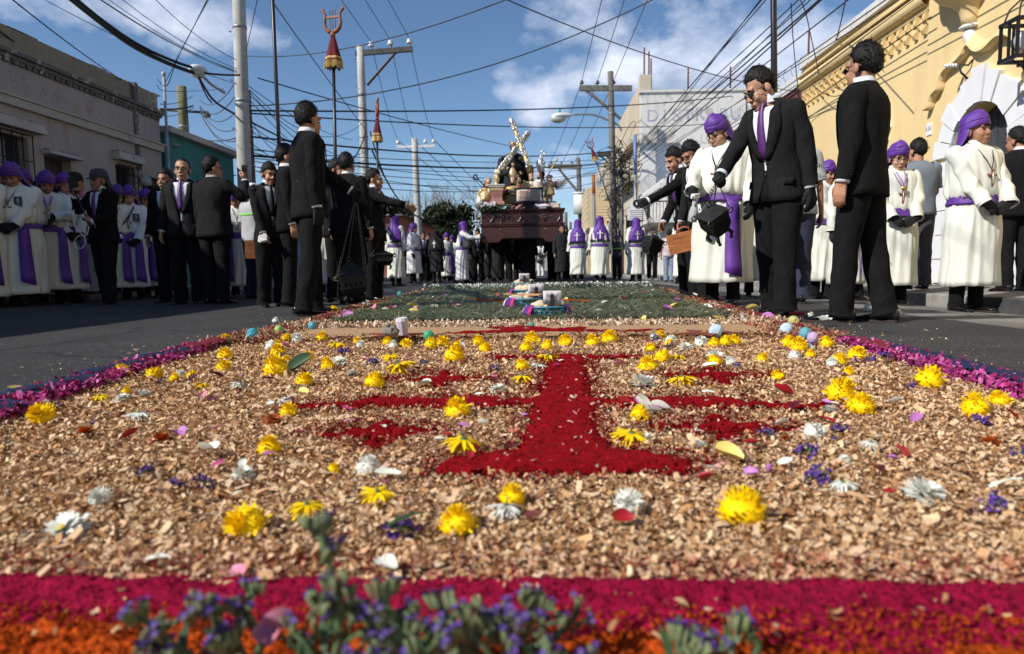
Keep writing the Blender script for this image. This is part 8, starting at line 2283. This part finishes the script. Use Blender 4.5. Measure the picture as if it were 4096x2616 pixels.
Y_UP=[(352,874,50),(410,885,32),(445,880,32),(295,916,26),(530,795,36),(530,832,50),(525,856,46),(668,795,30),(648,806,30),(656,824,48),(669,841,30),(652,862,72),(727,834,34),(758,793,36),(842,798,28),(772,856,42),(914,801,34),(957,806,40),(1012,808,40),(1042,803,42),(1074,806,26),(1065,836,62),(714,889,52),(877,894,60),(782,1092,36),(1127,800,36),(1137,815,40),(1256,795,46),(1286,812,36),(1236,814,40),(1334,801,46),(1399,801,44),(1436,792,48),(1231,857,44),(1554,786,30),(1534,815,36),(1551,836,48),(1526,856,60),(1571,806,30),(1679,806,36),(1703,803,36),(1731,800,36),(1684,849,46),(1649,788,28),(1791,838,34),(1853,804,46),(1881,812,50),(1946,806,40),(2013,830,52),(1906,831,30),(1968,846,44),(1833,879,40),(2178,890,80),(1996,869,30),(1501,972,56),(2358,936,56),(787,725,22),(884,716,14)]
for a in Y_UP:put('yellow',*a)
for a in((475,900,38),(790,806,44),(918,834,46),(942,861,74),(1291,834,62),(1231,884,60),(1596,834,40),(1606,887,76),(1484,1015,90),(235,928,42)):put('yellow',*a,'down')
for a in(((293,872,52),'yellow chrysanthemum head leaning at the left end of the row by the magenta border'),((680,958,52),'orange yellow chrysanthemum next to the rust gerbera on the left'),((1082,957,78),'ragged yellow chrysanthemum standing left of the red cross stem'),((635,1042,70),'flat spidery yellow chrysanthemum left of the cross foot'),((1968,917,82),'larger yellow chrysanthemum of the touching pair on the right'),((2023,947,80),'rounder yellow chrysanthemum in front of the touching pair on the right'),((2296,955,76),'yellow chrysanthemum with loose petals near the right edge')):put('yellow',*a[0],'up',a[1])
put('yellow',105,967,76,'side','large tipped over yellow chrysanthemum at the far left')
put('yellow',1090,1036,96,'down','upturned yellow chrysanthemum touching the upper left of the cross foot')
put('yellow',600,1214,122,'side','biggest yellow chrysanthemum, tipped on its side at the front left');put('yellow',722,1182,88,'down','upturned yellow chrysanthemum right of the biggest yellow one');put('yellow',885,1152,78,'down','half covered yellow chrysanthemum front left of the cross foot')
put('yellow',1205,1160,82,'up','yellow chrysanthemum resting against a white one before the cross foot');put('yellow',1085,1218,112,'up','large domed yellow chrysanthemum at the front centre');put('yellow',1735,1192,142,'up','wide yellow chrysanthemum at the front right')
for a in((702,795,34),(634,813,36),(924,810,28),(849,807,26),(420,876,28),(108,944,26),(1574,799,36),(1646,801,40),(1721,847,32),(1908,814,26),(1958,850,34),(1536,789,24),(1866,835,36),(1640,1003,16),(980,722,26),(1065,714,18),(648,752,22),(862,714,22),(2046,722,30),(2110,735,34),(1680,716,16),(1746,745,24),(1905,738,16)):put('white',*a,'up')
for a in((797,846,46),(828,871,38),(1172,906,46),(1611,809,38),(1951,957,46),(1679,829,46),(1988,1067,26),(336,921,42),(289,929,44),(1511,892,80)):put('white',*a,'open')
for a in((672,936,46),(1266,855,42),(562,898,48)):put('white',*a,'down')
for px,py,w,po,l in((327,967,58,'down','upturned white chrysanthemum with green stub left of the rust gerbera'),(1651,1036,46,'open','white daisy faced flower between the lower right small cross and the cross foot'),(1526,1022,42,'open','white flower touching the yellow upturned pair right of the stem'),(1906,1006,58,'side','tall white flower leaning below the lower right small cross'),(2046,1035,52,'down','upturned white flower near the deep red petal on the right'),(160,1222,118,'open','large white chrysanthemum with green centre at the front left'),(240,1157,64,'side','white flower on its side above the large white one at the left'),(862,1090,72,'up','ragged white chrysanthemum left of the cross foot'),(570,1102,62,'open','white flower under a pale green petal left of the cross foot'),(1190,1187,92,'down','upturned white chrysanthemum beside the yellow one before the cross foot'),(1478,1168,84,'side','tall white chrysanthemum standing on edge before the cross foot'),(1985,1132,62,'down','upturned white flower next to the purple statice at the front right'),(2163,1140,104,'open','large cream chrysanthemum with yellow centre at the front right')):put('white',px,py,w,po,l)
for px,py,w,l in((375,1022,68,'bright orange gerbera beside a lilac bloom on the left'),(640,977,54,'rust orange gerbera left of the red cross arm'),(200,1006,56,'faded orange gerbera lying flat at the far left'),(822,760,18,'small orange gerbera before the pine needles'),(1590,712,16,'small orange flower on the right half of the pine needles'),(2330,1030,50,'orange flower with a purple bud near the right edge'),(1848,1020,26,'small orange bud left of the purple statice on the right')):put('orange',px,py,w,'open',l)
def statice_head(seed,n=26,R=.5):
 r=np.random.default_rng(seed);mb=MB();mats=[M_PF,M_GR]
 for i in range(n):
  d=unit(r.normal(0,1,3)*A3(1,1,.6)+A3(0,0,.35));p=d*R*r.uniform(.45,.95)*A3(1,1,.75);p[2]=max(p[2],.05)
  a=np.cross(d,A3(.3,.1,1));a=unit(a);b=np.cross(d,a);c=R*.30
  mb.cur=1;mb.caps(p-d*c*.9,c*.18,p,c*.22,5)
  mb.cur=0;m_=7
  rim=[p+d*c*(.55+.25*(k%2))+(a*math.cos(k*2*PI/m_)+b*math.sin(k*2*PI/m_))*c*(.62+.2*(k%2))for k in range(m_)]
  mb.add(np.array([p]+rim),[(0,k+1,(k+1)%m_+1)for k in range(m_)])
 return mb.mesh('bloom',mats,False)
STAT=[statice_head(i)for i in range(3)]
PU=[(454,887,26),(378,896,18),(144,951,18),(222,991,20),(876,849,30),(1163,864,28),(664,832,14),(807,824,30),(1426,753,26),(1614,761,26),(1574,813,24),(1734,856,20),(1801,1014,36),(2011,845,24),(2048,842,26),(2083,836,32),(1976,1004,40),(2308,982,38),(1898,1057,56),(345,1104,46),(412,1132,42),(475,1128,46),(1925,1112,58),(2335,1175,68),(1112,760,16),(1690,730,18),(1708,736,16),(1326,712,14),(646,784,18),(997,848,20),(1908,809,18),(2145,905,24),(1542,793,22),(2395,1066,44),(1150,720,12),(1960,1025,16)]
for i,(px,py,w)in enumerate(PU):
 p=on_ground(px*.42525,(py+w*.1)*.42525,.024);s=w*.42525/FPX*p.y
 o=link('statice',STAT[i%3],None,p-Vector((0,0,.004)),(rf.normal(0,.5),rf.normal(0,.5),rf.uniform(0,6)),(s*1.1,)*3)
 rowed(o,None,'purple statice cluster',p,'flower')
put_st=on_ground(945*.42525,1250*.42525,.024);s=.042;o=link('statice',STAT[1],None,put_st,(.3,.2,1),(s*1.6,s,s));tag(o,'purple statice with a green leaf at the front centre','flower')
q=MB();petal_strip(q,(-.5,0,.3),.1,.5,-.5,1.2,.10);q.build('leaf',M_GRD,o,True)
def petal_mesh(seed,L=1.0,W=.62,cup=.35,curl=.5):
 r=np.random.default_rng(seed);n,m=7,5;V=[]
 for i in range(n):
  t=i/(n-1);w=W*math.sin(PI*min(.97,.10+.84*t))**.75*.5
  for j in range(m):
   s_=j/(m-1)*2-1;V.append((t*L-L/2,s_*w,cup*(s_*s_)*w+curl*.35*(t-.5)**2+.03*math.sin(5*t+seed)*s_))
 F=[(i*m+j,i*m+j+1,(i+1)*m+j+1,(i+1)*m+j)for i in range(n-1)for j in range(m-1)]
 return MB().add(V,F)
PETS={c:[petal_mesh(k,1,(.55,.75,.42)[k],(.5,.9,.3)[k],(.6,1.1,-.5)[k]).mesh('petal',m)for k in range(3)]for c,m in PETM.items()}
def put_petal(c,px,py,w,label=None,up=.0,tilt=.3):
 p=on_ground(px*.42525,(py+w*.08)*.42525,.030 if py>730 else .055);s=w*.42525/FPX*p.y
 o=link('petal',PETS[c][rf.integers(0,3)],None,p,(rf.normal(0,tilt),rf.normal(0,tilt),rf.normal(0,.7)+(PI if rf.random()<.5 else 0)),(s*1.1,)*3)
 rowed(o,label,c+' petal',p,'petal');return o
for c,px,py,w,l in(('red',304,1019,42,'curled red petal left of the orange gerbera'),('dark red',510,877,36,None),('dark red',371,899,34,None),('dark red',145,1069,28,'dark maroon petal clump at the far left'),('red',1471,942,38,'red petal arched over the white one right of the stem'),('white',1552,957,44,'rear one of the folded white petals right of the cross stem'),('white',1530,963,46,'front one of the folded white petals right of the cross stem'),('white',1510,952,50,'smaller white petal next to the arched red petal'),('red',1771,1037,42,'red petal touching purple statice right of the cross foot'),('red',1943,980,54,'long red petal under the touching yellow pair'),('red',2118,1051,68,'deep red petal by itself at the right'),('lilac',2153,980,40,'lilac freesia bloom with a green stem at the right'),('pink',2060,1088,78,'long pink petal at the right'),('red',2381,970,46,'red petal at the right edge'),('white',2106,943,30,None),('red',1465,1217,48,'red petal at the base of the tall white chrysanthemum'),('pink',1250,1209,54,'pink bud below the upturned white chrysanthemum'),('yellow',1712,1067,62,'cupped pale yellow petal right of the cross foot'),('white',2365,1128,64,'large greenish white petal near the right edge'),('white',490,1055,58,'long white petal left of the cross foot'),('white',912,1110,56,'white petals right of the ragged white chrysanthemum'),('white',905,1312,100,'broad white petal at the front edge of the shavings'),('white',360,1307,84,'white petal with pink tip at the front left'),('pink',335,1318,36,'pink petal tucked under the front left white petal'),('pink',478,930,30,'pale pink petal beside a lilac bloom at the left'),('lilac',497,938,32,'lilac bloom beside the pale pink petal at the left'),('lilac',424,1018,40,'lilac bloom next to the orange gerbera'),('yellow',45,912,44,'yellow petal on the magenta border at the left edge'),('white',318,830,26,'white petal lying on the asphalt at the left'),('yellow',714,918,34,None),('dark red',632,888,28,None),('red',618,868,24,None),('pink',670,812,24,None),('lilac',780,768,22,None),('red',850,772,36,None),('white',1000,902,34,'upright cream petal beside the upper left small cross'),('white',1669,857,34,None),('pink',1456,855,26,None),('white',1666,918,30,'white petal lying on the right arm of the red cross'),('yellow',2000,905,26,None),('pink',2030,850,28,None),('white',2148,893,36,None),('red',1840,918,40,'red petal at the right tip of the cross arm'),('dark red',1866,948,40,'flat dark red petal beyond the right tip of the cross arm'),('pink',560,1340,62,'narrow pink strip of petal on the front magenta border'),('white',570,1085,46,'pale green petal over the white flower left of the cross foot'),('white',1960,945,20,None),('white',210,958,24,'pale greenish bud at the left')):put_petal(c,px,py,w,l)
cols=['white']*5+['pink']*3+['red']*3+['yellow']*3+['lilac','dark red']
for i in range(150):
 py=679+76*rf.random()**1.2;f=(py-679)/76;a,b=1000-330*f,1590+420*f
 put_petal(cols[rf.integers(0,len(cols))],a+(b-a)*rf.random(),py,10+22*f*rf.uniform(.7,1.2))
for i in range(105):
 py=790+380*rf.random()**1.6;hw=640+(py-790)*1.2
 put_petal(['magenta','lilac','pink','white','dark red','red'][rf.integers(0,6)],1240+hw*rf.uniform(-1,1),py,(10+(py-790)*.06)*rf.uniform(.8,1.3))
o=put_petal('white',702,856,72,'broad dark green leaf piece among the yellow flowers left of centre');o.data=petal_mesh(4,1,.5,.8,.3).mesh('leaf',M_GRD);o.name='leaf';o['category']='leaf';del o['group']
def egg(px,py,w,c1,label,c2=None):
 p=on_ground(px*.42525,(py+w*.45)*.42525,.028);s=w*.42525/FPX*p.y/2
 m=mat('paper_%s'%label.split()[0],c1,.6,col2=c2 or tuple(x*.75 for x in c1),scale=30)
 q=MB();n=12;rings=[]
 for i in range(9):
  a=-PI/2+PI*i/8;t=np.arange(n)*2*PI/n;rr=1+rf.normal(0,.05,n)
  rings.append(np.stack([max(math.cos(a),.02)*np.cos(t)*rr,max(math.cos(a),.02)*np.sin(t)*rr,np.full(n,math.sin(a)*1.1)],-1))
 q.loft(rings,True,True,True);o=q.build('paper_ball',m,None,False);o.location=p+Vector((0,0,s*.95));o.scale=(s,)*3;o.rotation_euler=(rf.uniform(-.6,.6),rf.uniform(-.6,.6),rf.uniform(0,6));tag(o,label,'paper ball','paper wrapped balls on the carpet')
for a in((594,786,28,(.05,.36,.50),'blue paper ball at the left edge of the carpet'),(657,776,22,(.34,.55,.16),'lime paper ball at the left end of the sand strip'),(735,767,20,(.08,.36,.50),'turquoise paper ball before the pine needles'),(1009,790,26,(.05,.38,.20),'green paper ball at the middle of the sand strip'),(1849,775,30,(.20,.48,.62),'white and sky blue paper ball at the right end of the sand strip',(.7,.66,.72)),(1893,785,28,(.12,.36,.46),'aqua crumpled foil ball behind the lilac ball'),(1866,757,26,(.62,.32,.16),'orange and green paper ball at the far right',(.25,.5,.15)),(1911,795,26,(.52,.38,.60),'lilac paper ball in front of the aqua one'),(1683,779,32,(.72,.68,.72),'white paper ball on the brown foam at the right'),(940,692,13,(.06,.34,.38),'teal paper ball at the far left end of the needles'),(1652,692,12,(.18,.48,.14),'emerald paper ball far right of the needles'),(1000,672,9,(.3,.3,.42),'grey paper ball at the far left corner of the carpet'),(1410,675,9,(.70,.70,.62),'cream paper ball at the far end, first of two'),(1372,672,8,(.08,.36,.22),'mint paper ball at the far end'),(1534,700,12,(.30,.55,.12),'apple-green paper ball on the far right border'),(1250,765,14,(.06,.36,.30),'sea-green paper ball on the near pine needles')):egg(*a)
name_rows()
M_FOAM=mat('brown_glitter_foam',(0.20,0.045,0.022),.6,.5,160)
def foam(px,py,pts,label,rz=0):
 p=on_ground(px*.42525,py*.42525,.045);n=len(pts)
 q=MB();q.loft([[(x,y,z)for x,y in pts]for z in(0,.006)],True,True,True);o=q.build('foam_cutout',M_FOAM,None,False,loc=p,rot=(0,0,rz));tag(o,label,'foam cut-out')
star=[((.17 if i%2==0 else .075)*math.cos(i*PI/5),(.17 if i%2==0 else .075)*math.sin(i*PI/5))for i in range(10)]
foam(935,788,star,'brown glitter star under the paper cup on the sand strip',.3);foam(1665,783,[(x*1.1,y*.9)for x,y in star],'brown glitter star under the white paper ball',.9);foam(1225,748,[(-.32,-.05),(-.2,-.02),(-.1,-.1),(.12,-.09),(.4,.06),(.2,.07),(-.1,.09),(-.2,.08)],'long brown glitter shape under the nearest basket')
p=on_ground(931*.42525,790*.42525,.05)
q=MB();q.ball((0,0,.03),(.042,.036,.030),9,6);V=q.v[0];q.v[0]=V+rf.normal(0,.005,V.shape);o=q.build('stone',mat('rough_stone',(.20,.17,.15),.9,.3,40),None,False,loc=p+Vector((-.015,-.05,-.005)));tag(o,'rough brown stone leaning on the paper cup','stone')
q=MB();n=10;th=np.arange(n)*2*PI/n;q.loft([np.stack([r_*np.cos(th),r_*np.sin(th),np.full(n,z)],-1)for r_,z in((.022,0),(.032,.075),(.028,.088))],True,True,True);o=q.build('paper_cup',mat('lilac_paper',(.62,.56,.66),.7),None,False,loc=p+Vector((.03,.04,.0)),rot=(.1,-.12,.4));tag(o,'folded pale lilac paper cup beside the stone','paper cup')
M_BSK=mat('turquoise_plastic',(0.035,0.24,0.36),.35,spec=.5);M_BREAD=mat('bread_crust',(0.62,0.40,0.22),.7,col2=(.70,.56,.40),scale=6);M_CLOTHP=mat('purple_weave',(.085,.02,.20),.85,.4,30);M_CLOTHM=mat('magenta_weave',(.42,.02,.16),.85,.3,30);M_STICK=mat('dark_stick',(.035,.012,.010),.6);M_CARD=mat('card_paper',(.60,.56,.58),.8);M_INK=mat('card_ink',(.22,.20,.22),.8)
def basket(label,px,py,w,txt=None,cloth=True,yaw=0.0,seed=0,card_dx=.02):
 p=on_ground(px*.42525,py*.42525,.05);R=w*.42525/FPX*p.y/2
 root=empty('bread_basket',tuple(p),yaw);tag(root,label,'basket','bread baskets in a row on the pine needles');r=np.random.default_rng(seed)
 n=22;H=R*.42
 def P_(a,t):k=.78+.22*t;return(R*k*math.cos(a),R*k*.8*math.sin(a),H*t)
 for sgn in(1,-1):
  q=MB()
  for i in range(n):q.tube([P_(2*PI*(i+sgn*t*1.6)/n,t)for t in np.linspace(0,1,5)],R*.028,4,False)
  q.build('lattice',M_BSK,root,True)
 for t,nm in((1,'rim'),(.02,'base_ring')):
  q=MB();q.tube([P_(2*PI*i/30,t)for i in range(31)],R*.05,6,False);q.build(nm,M_BSK,root,True)
 q=MB();q.loft([[tuple(np.array(P_(2*PI*i/20,.05))*k*A3(1,1,1))for i in range(20)]for k in(.98,.5)],True,False,True);q.build('base',M_BSK,root)
 for i,(x,y,s)in enumerate(((-.35,-.2,.42),(.1,-.3,.40),(.55,.1,.36),(-.1,.3,.42),(-.55,.2,.3))):
  q=MB();q.ball((x*R,y*R*.8,H*.9+s*R*.28),(s*R,s*R*.8,s*R*.62),12,8);V=q.v[0];q.v[0]=V+.03*R*np.sin(V*9/R+i);q.build('bread',M_BREAD,root,True)
 if cloth:
  for a0,a1 in((2.7,3.9),(-.7,.35)):
   for j in range(6):
    b0,b1=a0+(a1-a0)*j/6,a0+(a1-a0)*(j+1)/6;q=MB();aa=np.linspace(b0,b1,4)
    rows=[[(R*k*math.cos(a),R*k*.82*math.sin(a),H*z+.03*R*math.sin(6*a))for a in aa]for k,z in((.7,1.1),(1.02,1.12),(1.14,.85),(1.22,.45),(1.25,.1))]
    q.loft(rows,False);o=q.build('cloth_stripe',(M_CLOTHP,M_CLOTHM,M_SATW,M_CLOTHP,M_CLOTHP,M_CLOTHM)[j],root,True);md=o.modifiers.new('t','SOLIDIFY');md.thickness=.004
 q=MB();sx=R*(.12+card_dx);q.bbox(sx-R*.085,sx+R*.085,-R*.72,-R*.69,H*.55,H*2.35);q.tube([(sx,-R*.72,H*2.35),(sx,-R*.69,H*2.35)],R*.085,10);q.build('stick',M_STICK,root)
 if txt:
  q=MB();q.loft([[(sx+x*R,-R*.66+.05*R*math.cos(x*2),z*H)for x in np.linspace(-.42,.46,8)]for z in(1.3,2.9)],False);cd=q.build('card',M_CARD,root,True);md=cd.modifiers.new('t','SOLIDIFY');md.thickness=.002
  for i,l in enumerate(txt):text('lettering',l,R*.30,M_INK,cd,(sx+.02*R,-R*.62-.004,H*(2.45-.7*i)),(PI/2,0,0),.0006,mirror=True)
 return root
basket('nearest turquoise bread basket with purple striped cloth and pale name card',1288,741,96,('Judas','Iscariote'),True,.1,1)
basket('second turquoise bread basket with grey name card, left of the nearest',1237,721,88,('Judas','Tadeo'),True,.3,2,.25)
basket('third turquoise bread basket with dark stick behind the grey card',1238,697,72,None,True,-.2,3,.4)
basket('farthest turquoise bread basket at the far end of the pine needles',1232,677,56,('Simon','Pedro'),False,.2,4,-.2)
for px,py,l in((1262,707,'white card box lying behind the grey name card'),(1212,722,'small white card propped at the left of the second basket')):
 p=on_ground(px*.42525,py*.42525,.05);q=MB();q.box((0,0,.05),(.20 if px>1250 else .09,.10,.09));o=q.build('card_box',M_SATW,None,False,loc=p,rot=(0,0,.2));tag(o,l,'box')
p=on_ground(1240*.42525,712*.42525,.1);q=MB();q.loft([[(x,y,z+.05*abs(x))for x,y in[(a*1.3,b*1.0)for a,b in star]]for z in(0,.006)],True,True,True);o=q.build('foam_cutout',mat('tan_foam',(.62,.34,.15),.7),None,False,loc=p+Vector((0,0,.06)),rot=(0,0,.2));tag(o,'tan paper star lying on the second basket','foam cut-out')
for px,py,w,l in((1336,744,30,'round pink sweet beside the nearest basket'),(1368,741,22,'twisted candy wrapper at the right of the nearest basket')):put_petal('pink',px,py,w,l)
def sprig(label,u,v_top,Y,dx=.0,n=9,spread=.03,bend=.02,size=.012,dense=1.0):
 n=max(3,int(n*.62));v_top+=(16 if v_top>585 else 26)if v_top>540 else 4
 top=at(u,v_top,Y);base=Vector((top.x+dx,Y+.01,.015));root=empty('statice_sprig',tuple(base));tag(root,label,'flower','statice sprigs at the front edge of the carpet')
 d=top-base;r=np.random.default_rng(int(u*7+v_top))
 pts=[np.array(d*t)+A3(bend*math.sin(PI*t),0,0)for t in np.linspace(0,1,6)]
 q=MB();q.tube(pts,[.0042,.0040,.0036,.0032,.0028,.002],6);q.build('stem',M_GR,root,True)
 q=MB()
 for k in range(3):
  t=.15+.22*k;p=np.array(d*t);petal_strip(q,p,r.uniform(0,6.28),.9,.1,.036,.004)
 q.build('leaf',M_GRD,root,True)
 for i in range(n):
  t=1-(i/n)**1.0*.55;p0=np.array(d*t)+A3(bend*math.sin(PI*t),0,0);o_=A3(r.normal(0,spread)*(1.2-t*.6),r.normal(0,spread*.5),r.uniform(.0,spread*.7))
  if i==0:o_*=.2
  q=MB();q.tube([p0-A3(0,0,.012),p0+o_*.6,p0+o_],.0018,5);q.build('branch',M_GR,root,True)
  s=size*r.uniform(.8,1.25);link('bloom',STAT2[r.integers(0,3)],root,tuple(p0+o_),(r.normal(0,.35),r.normal(0,.35),r.uniform(0,6)),(s*2,)*3)
def sprig_head(seed):
 r=np.random.default_rng(seed);mb=MB();mats=[M_PF,M_GRL,M_WF]
 for i in range(9):
  x=(i-4)*.10;p=A3(x,r.normal(0,.10),r.uniform(.0,.2));d=unit(A3(x*.8,r.normal(0,.3),1));a=unit(np.cross(d,A3(0,1,.2)));b=np.cross(d,a)
  mb.cur=1;mb.caps(p-d*.34,.045,p+d*.05,.085,6)
  if r.random()<.5:
   mb.cur=0;m_=8;c=.15;rim=[p+d*c*(1.1+.3*(k%2))+(a*math.cos(k*2*PI/m_)+b*math.sin(k*2*PI/m_))*c*(.8+.25*(k%2))for k in range(m_)]
   mb.add(np.array([p+d*.03]+rim),[(0,k+1,(k+1)%m_+1)for k in range(m_)])
 return mb.mesh('bloom',mats,True)
M_GRL=mat('pale_calyx',(0.15,0.19,0.085),.6,.3,60)
STAT2=[sprig_head(i+40)for i in range(3)]
SP=[('tallest statice spike left of the middle',315,518,.50,-.010,14,.014),('statice sprig with four heads leaning at the lower left',140,600,.50,.02,9,.03),('low statice sprig at the bottom left corner of the bunch',165,622,.52,.02,10,.035),('statice sprig with pale calyces left of the tallest spike',205,592,.53,.015,9,.028),('short statice sprig in front of the pink rose petal',235,588,.56,.0,8,.025),('statice sprig just right of the tallest spike',330,598,.52,-.02,10,.03),('upright statice sprig at the centre of the bunch',378,566,.50,.0,13,.017),('small upright statice sprig beside the central one',356,580,.53,.01,8,.02),('leafy statice sprig with few flowers right of centre',440,588,.52,.0,9,.028),('statice sprig reaching right from the bunch',528,572,.55,-.05,10,.03),('outermost statice sprig on the right of the bunch',578,586,.58,-.07,7,.024),('low statice sprig filling the centre of the bunch',405,612,.50,.01,12,.045),('low statice sprig under the central one',470,618,.52,.0,10,.04),('low statice sprig under the tallest spike',290,612,.52,.0,10,.04),('separate statice head with four blooms at the lower right',690,618,.55,-.02,10,.026),('single statice bud at the lower right',738,606,.57,.0,6,.009),('smallest statice sprig at the bottom centre right',545,632,.50,.0,6,.03)]
for l,u,v,Y,dx,n,sp in SP:sprig(l,u,v,Y,dx,n,sp)
p=at(279,628,.545);o=link('petal',petal_mesh(2,1,.9,.9,1.1).mesh('petal',PETM['pink']),None,p,(-.75,.3,.4),(.030,)*3);tag(o,'big pink rose petal behind the stem of the tallest statice spike','petal')
p=at(268,634,.56);o=link('petal',petal_mesh(5,1,.9,.7,.9).mesh('petal',PETM['pink']),None,p,(-.3,-.4,2.2),(.026,)*3);tag(o,'second pink rose petal half hidden by the statice leaves','petal')
fonts_to_mesh()
